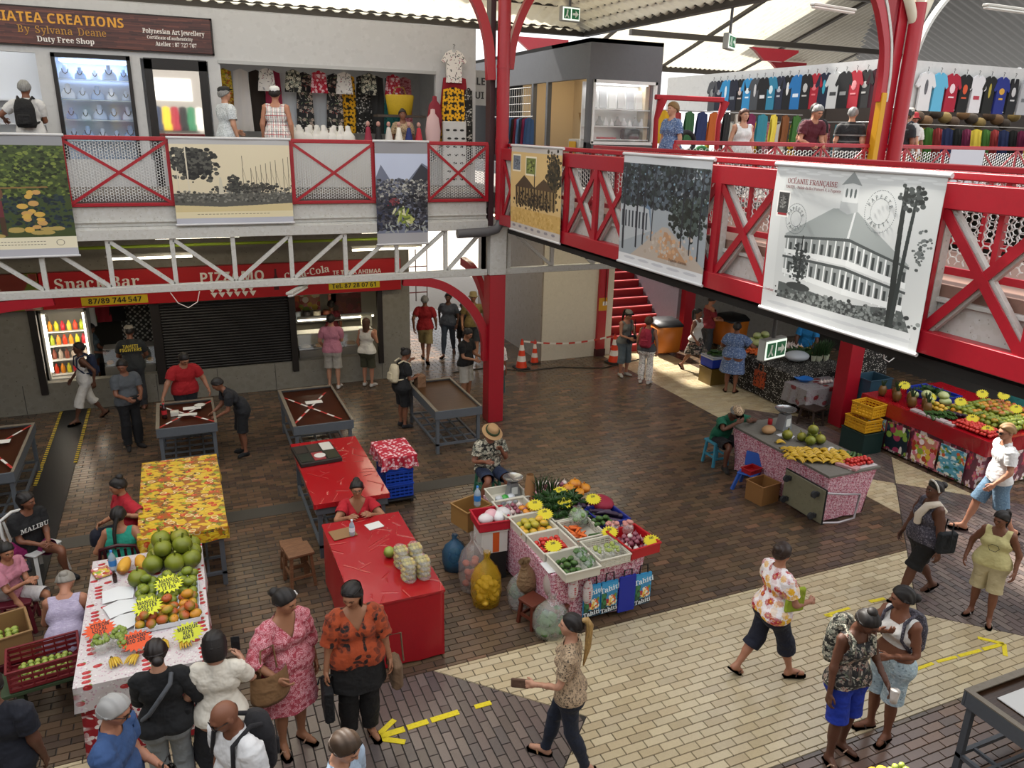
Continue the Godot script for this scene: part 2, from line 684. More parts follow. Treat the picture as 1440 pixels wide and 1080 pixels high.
func banner_print(k: String) -> Pic:
	var c: Pic
	match k:
		"ban_fruit":
			c=Pic.new(400,440,Color("3d4a24"),3)
			c.wrap=false
			foliage(c,1100,Rect2(0,.08,1,.42),["5a6a2c","2c3818","76843c","46562a","1e2812"],3,8)
			foliage(c,700,Rect2(0,.48,1,.3),["1f2e3a","2c3c3c","17222a","3a4a2c"],3,8)
			c.line(60,190,340,183,5,Color("8a6a3c"))
			for s in 34:
				var left:=s % 2==0
				c.ell((75 if left else 290)+c.r.randf_range(-28,34),c.r.randf_range(200,345),c.r.randf_range(9,16),c.r.randf_range(7,11),cols(["b88a3e","d0a850","96702e","c89c5c"])[s % 4])
			c.dot(190,172,16,Color("d8d0c0")).ell(190,205,26,30,Color("6a4a34")).rect(172,232,38,62,Color("6a2f34")).rect(172,292,15,70,Color("4a3424")).rect(196,292,15,70,Color("4a3424"))
			for s in 9:
				c.ell(c.r.randf_range(10,390),c.r.randf_range(335,362),22,8,Color("b09a58"))
			c.rect(0,0,400,34,Color("8f9094"))
			c.rect(0,368,400,44,Color("e6dfc4")).rect(0,412,400,28,Color("b4b4bc"))
			for s in 2:
				for j in 26:
					c.rect(80+j*9,384+s*11,6,2,Color("5a5448"))
			c.ell(352,390,12,12,Color("7a7464")).ell(352,390,10,10,Color("e6dfc4"))
		"ban_harbour":
			c=Pic.new(512,372,Color("d8cdb0"),5)
			c.wrap=false
			c.rect(0,0,512,22,Color("b4b4b4"))
			foliage(c,900,Rect2(.0,.12,.36,.34),["2c2c2a","3c3c38","1c1c1c","55554e"],4,12)
			foliage(c,260,Rect2(.3,.5,.7,.16),["3a3a36","55544e","2a2a28"],3,9)
			foliage(c,120,Rect2(.46,.42,.1,.2),["2c2c2a","44443e"],3,8)
			for s in 9:
				var x:=300+s*24+(s*37) % 13
				c.line(x,70+(s*53) % 60,x-2,240,2,Color("3a3630"))
				c.line(x,120+s*7 % 30,x+22,235,1,Color("6a6252"))
			c.line(62,28,66,240,6,Color("d4ccb6")).line(20,120,24,240,4,Color("cfc8b4"))
			c.rect(0,236,512,60,Color("565650"))
			foliage(c,260,Rect2(0,.6,1,.14),["3c3c38","6c6a62","808078"],2,7)
			c.poly(PackedVector2Array([Vector2(196,165),Vector2(204,165),Vector2(212,240),Vector2(188,240)]),Color("c8c2ae"))
			c.poly(PackedVector2Array([Vector2(0,286),Vector2(200,296),Vector2(512,282),Vector2(512,340),Vector2(0,340)]),Color("cfbf90"))
			c.rect(0,318,512,30,Color("ddd2ae")).rect(0,346,512,26,Color("b4b6c0"))
			for j in 20:
				c.rect(90+j*16,328,11,2,Color("5a5448"))
		"ban_mountain":
			c=Pic.new(300,560,Color("bcc6dc"),7)
			c.wrap=false
			c.rect(0,0,300,60,Color("8c8c90"))
			c.poly(PackedVector2Array([Vector2(0,190),Vector2(30,120),Vector2(90,215),Vector2(130,190),Vector2(180,210),Vector2(265,110),Vector2(300,130),Vector2(300,560),Vector2(0,560)]),Color("6d7488"))
			c.poly(PackedVector2Array([Vector2(160,260),Vector2(262,118),Vector2(300,145),Vector2(300,420)]),Color("33363f"))
			c.poly(PackedVector2Array([Vector2(0,230),Vector2(70,215),Vector2(120,330),Vector2(110,480),Vector2(0,480)]),Color("343a52"))
			foliage(c,420,Rect2(.0,.36,1,.22),["8a8a88","4a4e58","b4b4ac","2a2c34","6a6a66"],3,10)
			foliage(c,520,Rect2(0,.52,1,.34),["1c1e26","2a2e3a","3a3a44","5a5a60","14161c"],4,12)
			for s in 26:
				c.leaf(150+c.r.randf_range(-50,60),400+c.r.randf_range(-40,50),22,cols(["8a9a3c","b8bc70","5c6c34","d0d0a4"])[s % 4])
			foliage(c,40,Rect2(.2,.53,.25,.09),["6a2a34","8a4048"],3,6)
			for s in 24:
				c.leaf(c.r.randf_range(10,290),c.r.randf_range(440,495),14,Color("9aa09c"))
			c.rect(0,500,300,60,Color("a6a6aa"))
		"ban_market":
			c=Pic.new(420,300,Color("d2b47c"),11)
			c.wrap=false
			c.rect(0,0,420,18,Color("bdb8b4"))
			foliage(c,420,Rect2(.72,.05,.28,.5),["3a3424","1e1c14","5a4c30","2a281c"],4,9)
			c.rect(16,26,74,60,Color("e6ddc8")).rect(21,31,64,50,Color("6a7280"))
			foliage(c,60,Rect2(.06,.12,.13,.14),["3c4450","8a929c"],2,4)
			c.rect(130,30,90,66,Color("e6ddc8")).rect(136,36,78,54,Color("6e7a3e"))
			foliage(c,80,Rect2(.34,.14,.16,.14),["3c4420","9aa458"],2,5)
			c.poly(PackedVector2Array([Vector2(40,140),Vector2(120,96),Vector2(220,140)]),Color("4a3a2a"))
			c.poly(PackedVector2Array([Vector2(200,140),Vector2(290,100),Vector2(380,148)]),Color("54422e"))
			c.rect(46,140,334,62,Color("8a744c"))
			for s in 13:
				c.rect(50+s*26,140,9,66,Color("2e2418"))
			foliage(c,220,Rect2(.1,.5,.8,.22),["2c2418","4a3c28","1a1610","6a583a"],3,8)
			c.rect(205,90,8,130,Color("2a2016"))
			c.rect(0,216,420,84,Color("c8a460"))
			foliage(c,140,Rect2(0,.72,1,.2),["bd9850","d2b06c"],3,9)
			c.rect(0,272,420,28,Color("bfb8b4"))
			for s in 7:
				c.ell(30+s*56,282,14,5,Color("8a848c"))
		"ban_avenue":
			c=Pic.new(420,300,Color("9aa2a8"),13)
			c.wrap=false
			c.poly(PackedVector2Array([Vector2(0,20),Vector2(150,90),Vector2(165,190),Vector2(0,240)]),Color("6a8098"))
			c.poly(PackedVector2Array([Vector2(0,110),Vector2(150,140),Vector2(165,195),Vector2(0,245)]),Color("aeb4b8"))
			for s in 8:
				c.rect(10+s*18,150,8,46,Color("3a4048"))
			foliage(c,1500,Rect2(0,.04,1,.40),["23282e","3a4448","161a20","55606a","2c3634"],4,11)
			foliage(c,70,Rect2(0,.04,1,.34),["7a98ac","8aa4b0","5c7488"],1,4)
			foliage(c,300,Rect2(.58,.3,.42,.36),["2a302c","1c221e","485450"],4,9)
			c.poly(PackedVector2Array([Vector2(225,178),Vector2(252,178),Vector2(420,262),Vector2(420,276),Vector2(60,276)]),Color("b0a498"))
			c.poly(PackedVector2Array([Vector2(236,190),Vector2(250,190),Vector2(350,262),Vector2(210,262)]),Color("b08866"))
			foliage(c,110,Rect2(.3,.62,.6,.26),["bcb2a8","a89a8c","c49c78"],3,8)
			for q in [[22,262,10],[92,250,8],[128,238,7],[172,222,5],[318,222,5],[356,236,5],[392,246,6]]:
				c.line(q[0],24,q[0]-4,q[1],q[2],Color("2a2c34"))
			c.rect(0,0,420,20,Color("c8ccd0")).rect(0,274,420,26,Color("d6d8da"))
			for s in 5:
				c.ell(60+s*76,283,30,4,Color("bcbec4"))
		"ban_palace":
			c=Pic.new(720,520,Color("ccd0cf"),17)
			c.wrap=false
			c.rect(0,0,720,36,Color("c4c8c8"))
			for s in 14:
				c.ell(30+s*52,12+(s*7) % 14,34,4,Color("d2d6d6"))
			var P:=func_free()
			# ground
			c.poly(PackedVector2Array([Vector2(80,408),Vector2(420,428),Vector2(640,400),Vector2(690,480),Vector2(690,486),Vector2(80,486)]),P[2])
			foliage(c,700,Rect2(.11,.8,.85,.13),["4a4e4e","6c7270","343838","8a908e"],3,9)
			# roof and tower
			c.poly(PackedVector2Array([Vector2(90,232),Vector2(300,124),Vector2(396,118),Vector2(640,262),Vector2(640,276),Vector2(392,218),Vector2(90,246)]),P[0])
			c.poly(PackedVector2Array([Vector2(396,118),Vector2(404,116),Vector2(390,216),Vector2(380,214)]),Color("d8dcdc"))
			c.poly(PackedVector2Array([Vector2(328,126),Vector2(328,98),Vector2(404,98),Vector2(408,126),Vector2(366,138)]),Color("b4b9b9"))
			c.rect(334,44,66,56,Color("d4d8d7"))
			c.poly(PackedVector2Array([Vector2(322,46),Vector2(366,2),Vector2(410,44),Vector2(368,38)]),Color("8a9090"))
			for s in 3:
				c.ell(348+s*19,70,5,15,Color("5c6464"))
			# two storeys of verandas
			for st in 2:
				var o:=st*96
				c.poly(PackedVector2Array([Vector2(96,246+o*.72),Vector2(392,222+o),Vector2(392,300+o),Vector2(96,300+o*.8)]),Color("8d9392"))
				c.poly(PackedVector2Array([Vector2(392,222+o),Vector2(636,276+o*.8),Vector2(632,332+o*.72),Vector2(392,300+o)]),Color("9aa09f"))
				for s in 8:
					var x:=104+s*38
					var y0:=lerpf(244,224,s/7.6)+o*lerpf(.72,1,s/7.6)
					c.rect(x+12,y0+16,12,44,Color("3c4242"))
					c.rect(x,y0,6,74,Color("e6eae9"))
					var x2:=398+s*31
					var y2:=lerpf(226,274,s/7.6)+o*lerpf(1,.8,s/7.6)
					c.rect(x2+10,y2+16,11,40,Color("3c4242"))
					c.rect(x2,y2,6,70,Color("eef2f1"))
				c.poly(PackedVector2Array([Vector2(92,286+o*.74),Vector2(392,284+o),Vector2(392,304+o),Vector2(92,300+o*.78)]),Color("dfe3e2"))
				c.poly(PackedVector2Array([Vector2(392,284+o),Vector2(640,318+o*.74),Vector2(640,336+o*.74),Vector2(392,304+o)]),Color("e6eae9"))
				c.poly(PackedVector2Array([Vector2(86,240+o*.72),Vector2(392,214+o),Vector2(644,268+o*.8),Vector2(644,276+o*.8),Vector2(392,224+o),Vector2(86,248+o*.72)]),Color("4c5252"))
			foliage(c,130,Rect2(.18,.5,.12,.28),["2c3232","444a4a"],3,9)
			c.rect(176,230,6,190,Color("2c3030"))
			c.ell(180,412,60,14,Color("3a3e3e"))
			palm(c,600,470,36,-14,Color("2c3130"),13,0)
			palm(c,606,470,36,26,Color("343a39"),9,0)
			foliage(c,60,Rect2(.78,.05,.16,.16),["2c3130","4a504f"],4,11)
			foliage(c,50,Rect2(.9,.3,.08,.22),["4a504f","6c7271"],3,7)
			c.rect(0,36,54,430,Color("d4d8d7"))
			c.rect(26,84,66,92,Color("e8e8e4")).rect(32,90,54,72,Color("3c3c3c")).rect(36,162,46,8,Color("9a2a30"))
			foliage(c,70,Rect2(.05,.18,.06,.1),["6c6c6a","222222","8c8c88"],2,5)
			for q in [[132,176,50],[500,116,62]]:
				for rr in [[0,1.6],[-24,1.2]]:
					for s in 60:
						var a:=TAU*s/60
						c.dot(q[0]+cos(a)*(q[2]+rr[0]),q[1]+sin(a)*(q[2]+rr[0])*1.05,rr[1],Color("5e6668"))
			c.rect(0,466,690,54,Color("d2d6d6"))
			for s in 6:
				c.ell(90+s*110,492,60,6,Color("c4c8ca"))
		_:
			c=Pic.new(8,8,Color.MAGENTA)
	return c
func func_free() -> Array:
	return [Color("9ba2a1"),Color("c0c5c4"),Color("565c5b")]
# ------------------------------------------------------------------ people
# One resting figure (height 1.70,facing +z,arms 45 degrees down) is meshed once from a distance field at two
# grid sizes; every person is that figure with its own build,pose,clothes and hair.
const BONES:=[ # pivot,segment end,radius
	[Vector3(0,.95,0),Vector3(0,.90,0),.14],         # 0 pelvis
	[Vector3(0,1.04,0),Vector3(0,1.38,0),.15],       # 1 chest
	[Vector3(0,1.49,0),Vector3(0,1.66,0),.09],       # 2 head
	[Vector3(.185,1.375,0),Vector3(.383,1.177,0),.05],
	[Vector3(.383,1.177,0),Vector3(.56,1.0,0),.04],
	[Vector3(.56,1.0,0),Vector3(.67,.89,0),.03],
	[Vector3(.09,.90,0),Vector3(.10,.49,0),.08],
	[Vector3(.10,.49,0),Vector3(.10,.09,0),.05],
	[Vector3(.10,.08,-.01),Vector3(.11,.035,.14),.035],
]
const ARM:=Vector3(.7071,-.7071,0)
var figures:=[]   # per level of detail: {p,w (bone ids and weights),t (triangles),hd (head vertex flags)}
func cap(q: Vector3,a: Vector3,b: Vector3,ra: float,rb: float) -> float:
	var ab:=b-a
	var h:=clampf((q-a).dot(ab)/ab.length_squared(),0.0,1.0)
	return (q-a-ab*h).length()-lerpf(ra,rb,h)
func smin(a: float,b: float,k: float) -> float:
	var h:=maxf(k-absf(a-b),0.0)/k
	return minf(a,b)-h*h*k*0.25
func body_field(q: Vector3) -> float:
	q.x=absf(q.x)
	var d:=9.0
	if q.y>0.76 and q.x<0.40:
		var s:=Vector3(q.x,q.y,q.z*1.32+0.006)
		d=cap(s,V(0,.915,-.01),V(.062,.915,-.01),.122,.118)
		d=smin(d,cap(s,V(0,1.05,0),V(.05,1.05,0),.10,.098),.09)
		d=smin(d,cap(s,V(0,1.265,0),V(.08,1.265,0),.118,.112),.09)
		d=smin(d,cap(s,V(0,1.375,0),V(.145,1.375,0),.075,.058),.06)
		d=smin(d,cap(q,V(0,1.40,-.015),V(0,1.56,.008),.056,.05),.05)
	if q.x>0.10 and q.y>0.85:
		d=smin(d,cap(q,V(.17,1.378,-.005),V(.383,1.177,0),.056,.04),.045)
		d=smin(d,cap(q,V(.383,1.177,0),V(.575,.985,0),.042,.026),.03)
	if q.y<1.05 and q.x<0.30:
		d=smin(d,cap(q,V(.088,.90,-.01),V(.10,.49,.0),.088,.054),.05)
		d=smin(d,cap(q,V(.085,.88,-.05),V(.085,.87,-.05),.085,.085),.06)
		d=smin(d,cap(q,V(.10,.49,0),V(.10,.08,-.01),.052,.034),.03)
		d=smin(d,cap(q,V(.10,.40,-.014),V(.10,.28,-.018),.05,.042),.03)
		if q.y<0.2:
			d=smin(d,cap(q,V(.10,.06,-.02),V(.112,.032,.135),.04,.03),.025)
			d=smin(d,cap(q,V(.10,.035,-.045),V(.10,.03,-.03),.036,.036),.02)
			d=maxf(d,0.004-q.y)
	return d
func head_field(q: Vector3) -> float:
	q.x=absf(q.x)
	var s:=(q-V(0,1.617,-.008))/V(.078,.095,.097)
	var d:=(s.length()-1.0)*0.078
	d=smin(d,cap(q,V(0,1.578,.032),V(0,1.517,.062),.06,.026),.035)
	d=smin(d,cap(q,V(.034,1.578,.056),V(.02,1.53,.058),.026,.02),.025)
	d=smin(d,cap(q,V(0,1.632,.083),V(.03,1.63,.076),.014,.012),.02)
	d=maxf(d,0.016-(q-V(.031,1.606,.1)).length())
	d=smin(d,cap(q,V(0,1.617,.09),V(0,1.58,.109),.008,.0115),.012)
	d=smin(d,cap(q,V(0,1.576,.10),V(.013,1.576,.096),.009,.007),.008)
	d=smin(d,cap(q,V(0,1.551,.093),V(.019,1.549,.085),.0075,.005),.007)
	d=smin(d,cap(q,V(0,1.540,.092),V(.016,1.541,.085),.0075,.005),.006)
	d=minf(d,(q-V(.031,1.606,.079)).length()-.0125)
	var e:=(q-V(.08,1.597,-.006))/V(.012,.031,.019)
	d=smin(d,(e.length()-1.0)*.012,.008)
	d=smin(d,cap(q,V(0,1.43,-.014),V(0,1.56,.0),.054,.05),.03)
	return d
var fingers:=[]
func hand_field(q: Vector3) -> float:
	var o:=q-V(.56,1.0,0)
	var s:=V(o.dot(ARM),o.dot(V(-.7071,-.7071,0)),o.z)   # along,towards the palm,towards the thumb
	var d:=cap(s,V(-.03,0,0),V(.02,0,0),.026,.024)
	var flat:=V(s.x,s.y*1.7,s.z)
	d=smin(d,cap(flat,V(.03,0,.012),V(.08,.0,.022),.022,.02),.02)
	d=smin(d,cap(flat,V(.03,0,-.012),V(.078,0,-.022),.022,.019),.02)
	for f in fingers:
		for k in 3:
			d=smin(d,cap(s,f[k],f[k+1],f[4]-.0006*k,f[4]-.0006*(k+1)),.005)
	return d
func nets(field: int,lo: Vector3,hi: Vector3,cell: float,mirror: bool) -> Array:
	var nx:=int(ceil((hi.x-lo.x)/cell))+1
	var ny:=int(ceil((hi.y-lo.y)/cell))+1
	var nz:=int(ceil((hi.z-lo.z)/cell))+1
	if mirror:
		nx+=nx % 2
		lo.x=-(nx-1)*cell*0.5
	var val:=PackedFloat32Array()
	val.resize(nx*ny*nz)
	for iz in nz:
		for iy in ny:
			var row:=(iz*ny+iy)*nx
			var ix:=nx/2 if mirror else 0
			while ix<nx:
				var q:=lo+V(ix,iy,iz)*cell
				var d:=body_field(q) if field==0 else (head_field(q) if field==1 else hand_field(q))
				val[row+ix]=d
				if mirror:
					val[row+nx-1-ix]=d
				ix+=1
				# far from the surface: skip samples that cannot be near it
				var jump:=int((absf(d)-2.5*cell)/cell*0.7)
				while jump>0 and ix<nx:
					val[row+ix]=d
					if mirror:
						val[row+nx-1-ix]=d
					ix+=1
					jump-=1
	var at:={}
	var p:=PackedVector3Array()
	var st:=[1,nx,nx*ny]
	var offs:=[0,1,nx,nx+1,nx*ny,nx*ny+1,nx*ny+nx,nx*ny+nx+1]
	for iz in nz-1:
		for iy in ny-1:
			for ix in nx-1:
				var b:=(iz*ny+iy)*nx+ix
				var m:=0
				for k in 8:
					if val[b+offs[k]]<0.0:
						m |= 1 << k
				if m==0 or m==255:
					continue
				var sum:=Vector3.ZERO
				var cnt:=0
				for e in [[0,1],[2,3],[4,5],[6,7],[0,2],[1,3],[4,6],[5,7],[0,4],[1,5],[2,6],[3,7]]:
					var a: float=val[b+offs[e[0]]]
					var c: float=val[b+offs[e[1]]]
					if (a<0.0) != (c<0.0):
						var s:=a/(a-c)
						var pa:=V(e[0] & 1,(e[0] >> 1) & 1,e[0] >> 2)
						var pc:=V(e[1] & 1,(e[1] >> 1) & 1,e[1] >> 2)
						sum+=pa.lerp(pc,s)
						cnt+=1
				at[b]=p.size()
				p.push_back(lo+(V(ix,iy,iz)+sum/cnt)*cell)
	var t:=PackedInt32Array()
	for b in at:
		for ax in 3:
			var o: int=b+st[ax]
			if o>=val.size() or (val[b]<0.0)==(val[o]<0.0):
				continue
			var s1: int=st[(ax+1) % 3]
			var s2: int=st[(ax+2) % 3]
			if not (at.has(b-s1) and at.has(b-s2) and at.has(b-s1-s2)):
				continue
			var q:=[at[b],at[b-s1],at[b-s1-s2],at[b-s2]]
			if val[b]<0.0:
				q=[q[0],q[3],q[2],q[1]]
			# q runs clockwise seen from outside
			t.append_array([q[0],q[1],q[2],q[0],q[2],q[3]])
	return [p,t]
func make_figure(cb: float,ch: float,cf: float) -> Dictionary:
	fingers=[]
	var spec:=[[.026,.078,6,[.036,.024,.02],.0092],[.009,.084,3,[.04,.027,.021],.0094],[-.009,.08,-1,[.037,.025,.02],.009],[-.027,.071,-6,[.029,.019,.017],.0082]]
	for f in spec:
		var q:=V(f[1],0,f[0])
		var chain:=[q]
		var ang:=.35
		for k in 3:
			q+=V(cos(ang),sin(ang),sin(deg_to_rad(f[2]))*.8)*f[3][k]
			chain.append(q)
			ang+=.42
		fingers.append(chain+[f[4]])
	fingers.append([V(.012,.004,.02),V(.038,.012,.042),V(.062,.02,.05),V(.084,.028,.05),.0108])
	var P:=PackedVector3Array()
	var T:=PackedInt32Array()
	var part_of:=PackedByteArray()
	for job in [[0,V(-.62,0,-.17),V(.62,1.5,.2),cb,true,0],[1,V(-.105,1.42,-.12),V(.105,1.72,.13),ch,true,1],[2,V(.52,.82,-.06),V(.72,1.06,.08),cf,false,2]]:
		var r:=nets(job[0],job[1],job[2],job[3],job[4])
		for side in (2 if job[5]==2 else 1):
			var f:=P.size()
			for q in r[0]:
				P.push_back(q if side==0 else V(-q.x,q.y,q.z))
				part_of.push_back(job[5])
			for k in range(0,r[1].size(),3):
				if side==0:
					T.append_array([f+r[1][k],f+r[1][k+1],f+r[1][k+2]])
				else:
					T.append_array([f+r[1][k],f+r[1][k+2],f+r[1][k+1]])
	# weights: up to three bones a vertex
	var B:=PackedInt32Array()
	var W:=PackedFloat32Array()
	for v in P.size():
		var q:=P[v]
		var side:=6 if q.x<0.0 else 0
		q.x=absf(q.x)
		var ds:=[]
		for k in 9:
			var d:=cap(q,BONES[k][0],BONES[k][1],BONES[k][2],BONES[k][2])
			if part_of[v]==1:
				d=0.0 if k==2 else (0.5*maxf(0.0,q.y-1.45) if k==1 else 9.0)
			elif part_of[v]==2:
				d=0.0 if k==5 else (0.7*maxf(0.0,(q-V(.545,1.015,0)).dot(ARM)) if k==4 else 9.0)
			ds.append([d,k if k<3 else k+side])
		ds.sort()
		var tot:=0.0
		var w3:=[0.0,0.0,0.0]
		for k in 3:
			w3[k]=exp(-(ds[k][0]-ds[0][0])/0.018)
			tot+=w3[k]
		for k in 3:
			B.push_back(ds[k][1])
			W.push_back(w3[k]/tot)
	return {p=P,t=T,part=part_of,b=B,w=W,n=normals_of(P,T)}
func normals_of(P: PackedVector3Array,T: PackedInt32Array) -> PackedVector3Array:
	var N:=PackedVector3Array()
	N.resize(P.size())
	for k in range(0,T.size(),3):
		var a:=T[k]
		var b:=T[k+1]
		var c:=T[k+2]
		var nn:=(P[c]-P[a]).cross(P[b]-P[a])
		N[a]+=nn
		N[b]+=nn
		N[c]+=nn
	for k in N.size():
		N[k]=N[k].normalized()
	return N
func raw_mesh(P: PackedVector3Array,N: PackedVector3Array,T: PackedInt32Array,C:=PackedColorArray()) -> ArrayMesh:
	var arr:=[]
	arr.resize(Mesh.ARRAY_MAX)
	arr[Mesh.ARRAY_VERTEX]=P
	arr[Mesh.ARRAY_NORMAL]=N
	if C.size():
		arr[Mesh.ARRAY_COLOR]=C
	arr[Mesh.ARRAY_INDEX]=T
	var m:=ArrayMesh.new()
	m.add_surface_from_arrays(Mesh.PRIMITIVE_TRIANGLES,arr)
	return m
func joint(q: Quaternion,piv: Vector3,at: Vector3) -> Transform3D:
	return Transform3D(Basis(q),at-q*piv)
func arc(a: Vector3,b: Vector3) -> Quaternion:
	return Quaternion(a.normalized(),b.normalized())
func knee(a: Vector3,target: Vector3,l1: float,l2: float,hint: Vector3) -> Array:
	var d:=target-a
	var l:=clampf(d.length(),0.12,(l1+l2)*0.999)
	d=d.normalized()
	var x:=(l1*l1-l2*l2+l*l)/(2.0*l)
	var y:=sqrt(maxf(0.0,l1*l1-x*x))
	var hh:=(hint-d*hint.dot(d)).normalized()
	var mid:=a+d*x+hh*y
	return [mid,a+d*l]
# pose keys: pel (pelvis position),yawp,lean,side,twist,head [yaw,pitch,roll],hl/hr wrists,el/er elbow hints,
# fl/fr ankles,kl/kr knee hints,tl/tr foot [yaw,pitch]
func solve(po: Dictionary) -> Array:
	var xf:=[]
	xf.resize(15)
	var qp:=Quaternion.from_euler(V(deg_to_rad(po.get("tiltp",0.0)),deg_to_rad(po.get("yawp",0.0)),0))
	var pel: Vector3=po.get("pel",V(0,.95,0))
	xf[0]=joint(qp,V(0,.95,0),pel)
	var qc:=qp*Quaternion.from_euler(V(deg_to_rad(po.get("lean",0.0)),deg_to_rad(po.get("twist",0.0)),deg_to_rad(po.get("side",0.0))))
	xf[1]=joint(qc,V(0,1.04,0),xf[0]*V(0,1.04,0))
	var h: Array=po.get("head",[0,0,0])
	var qh:=qc*Quaternion.from_euler(V(deg_to_rad(h[1]),deg_to_rad(h[0]),deg_to_rad(h[2] if h.size()>2 else 0.0)))
	xf[2]=joint(qh,V(0,1.47,-.01),xf[1]*V(0,1.47,-.01))
	for s in 2:
		var sg:=1.0 if s==0 else -1.0
		var o:=3+6*s
		var sh:=V(.185*sg,1.375,0)
		var at: Vector3=xf[1]*sh
		var wrist: Vector3=po.get("hl" if s==0 else "hr",V(.25*sg,.86,.05))
		var hint: Vector3=po.get("el" if s==0 else "er",V(.5*sg,-.3,-1))
		var r:=knee(at,wrist,.28,.25,hint)
		var rest:=V(ARM.x*sg,ARM.y,0)
		var q1:=arc(rest,r[0]-at)
		var q2:=arc(rest,r[1]-r[0])
		xf[o]=joint(q1,sh,at)
		xf[o+1]=joint(q2,V(.383*sg,1.177,0),r[0])
		var qd:=q2
		if po.has("pl" if s==0 else "pr"):   # direction the hand points
			qd=arc(rest,po["pl" if s==0 else "pr"])
		xf[o+2]=joint(qd,V(.56*sg,1.0,0),r[1])
		var hip:=V(.09*sg,.90,0)
		at=xf[0]*hip
		var ank: Vector3=po.get("fl" if s==0 else "fr",V(.10*sg,.085,0))
		hint=po.get("kl" if s==0 else "kr",V(.15*sg,0,1))
		r=knee(at,ank,.41,.405,hint)
		var down:=V(.01*sg,-.41,0)
		xf[o+3]=joint(arc(down,r[0]-at),hip,at)
		xf[o+4]=joint(arc(Vector3.DOWN,r[1]-r[0]),V(.10*sg,.49,0),r[0])
		var ft: Array=po.get("tl" if s==0 else "tr",[12.0*sg,0.0])
		xf[o+5]=joint(Quaternion.from_euler(V(deg_to_rad(ft[1]),deg_to_rad(ft[0]),0)),V(.10*sg,.085,-.01),r[1])
	return xf
func gauss(d: float,s: float) -> float:
	return exp(-d*d/(s*s))
# o: at,yaw,h (height),sex ("f"/"m"),fat,skin,pose,wear [[name,kind,material,{..}],..],hair {..},lod
var last_xf:=[]
func person(label: String,o: Dictionary) -> Node3D:
	var F: Dictionary=figures[o.get("lod",1)]
	var root:=thing("person",label,"person",o.at,o.get("yaw",0.0))
	var sc: float=o.get("h",1.68)/1.70
	root.scale=Vector3.ONE*sc
	var xf:=solve(o.get("pose",{}))
	last_xf=xf
	var fat: float=o.get("fat",0.0)
	var fem: bool=o.get("sex","m")=="f"
	var RP: PackedVector3Array=F.p.duplicate()
	var RN: PackedVector3Array=F.n
	var nv:=RP.size()
	var PO:=PackedVector3Array()
	PO.resize(nv)
	var NO:=PackedVector3Array()
	NO.resize(nv)
	var C:=PackedColorArray()
	C.resize(nv)
	var skin:=lin(o.get("skin","8d5a3f"))
	var lips:=skin.lerp(lin("7a2b2a"),.45)
	var brow:=lin(o.get("brow","1a1310"))
	var B: PackedInt32Array=F.b
	var W: PackedFloat32Array=F.w
	var PT: PackedByteArray=F.part
	for v in nv:
		var q:=RP[v]
		var nn:=RN[v]
		var ax:=absf(q.x)
		C[v]=skin
		if PT[v]==0:
			if ax<.30 and q.y>.55:
				var d:=fat*(.042*gauss(q.y-1.05,.15)*(1.25 if nn.z>0 else .7)+.026*gauss(q.y-.88,.2)+.024*gauss(q.y-1.28,.14))
				if fem:
					d+=.022*gauss(q.y-.88,.10)*(1.0 if absf(nn.x)>.3 or nn.z<0 else .4)-.014*gauss(q.y-1.10,.07)*absf(nn.x)
					d+=.042*gauss(Vector2(ax-.075,q.y-1.265).length(),.058)*maxf(nn.z,0.0)
					d-=.016*gauss(q.y-1.37,.06)*smoothstep(.10,.2,ax)
				RP[v]=q+nn*d
			elif q.y<.55:
				RP[v]=q+nn*fat*.010*smoothstep(.1,.35,q.y)
			else:
				RP[v]=q+nn*(fat*.016-(.006 if fem else 0.0))*smoothstep(.66,.3,ax)
		elif PT[v]==1:
			if fat>.6 and q.y<1.58:
				RP[v]=q+nn*(fat-.6)*.012
			if (q-V(signf(q.x)*.031,1.606,.09)).length()<.0105:
				C[v]=lin("d8cfc6") if absf(ax-.031)>.0065 else lin("120c0a")
			elif q.z>.07 and absf(q.y-(1.628-.12*absf(ax-.03)))<.0048 and ax>.012 and ax<.05:
				C[v]=brow
			elif q.z>.075 and absf(q.y-1.5455)<.0095 and ax<.021:
				C[v]=lips
			elif q.y>1.60 and q.z<.05 and o.get("buzz",false):
				C[v]=brow
	for v in nv:
		var q:=RP[v]
		var nn:=RN[v]
		var a:=Vector3.ZERO
		var b:=Vector3.ZERO
		for k in 3:
			var w:=W[v*3+k]
			if w>.01:
				var x: Transform3D=xf[B[v*3+k]]
				a+=(x*q)*w
				b+=(x.basis*nn)*w
		PO[v]=a
		NO[v]=b.normalized()
	part(root,"body",raw_mesh(PO,NO,F.t,C),vc(.55))
	for g in o.get("wear",[]):
		wear(root,F,RP,xf,g)
	if o.has("hair"):
		hair(root,F,RP,xf,o.hair)
	return root
func arm_s(q: Vector3) -> float:
	return (absf(q.x)-.185)*.7071+(1.375-q.y)*.7071
func arm_off(q: Vector3) -> float:
	var a:=V(absf(q.x),q.y,q.z)
	return cap(a,V(.185,1.375,0),V(.67,.89,0),.0,.0)
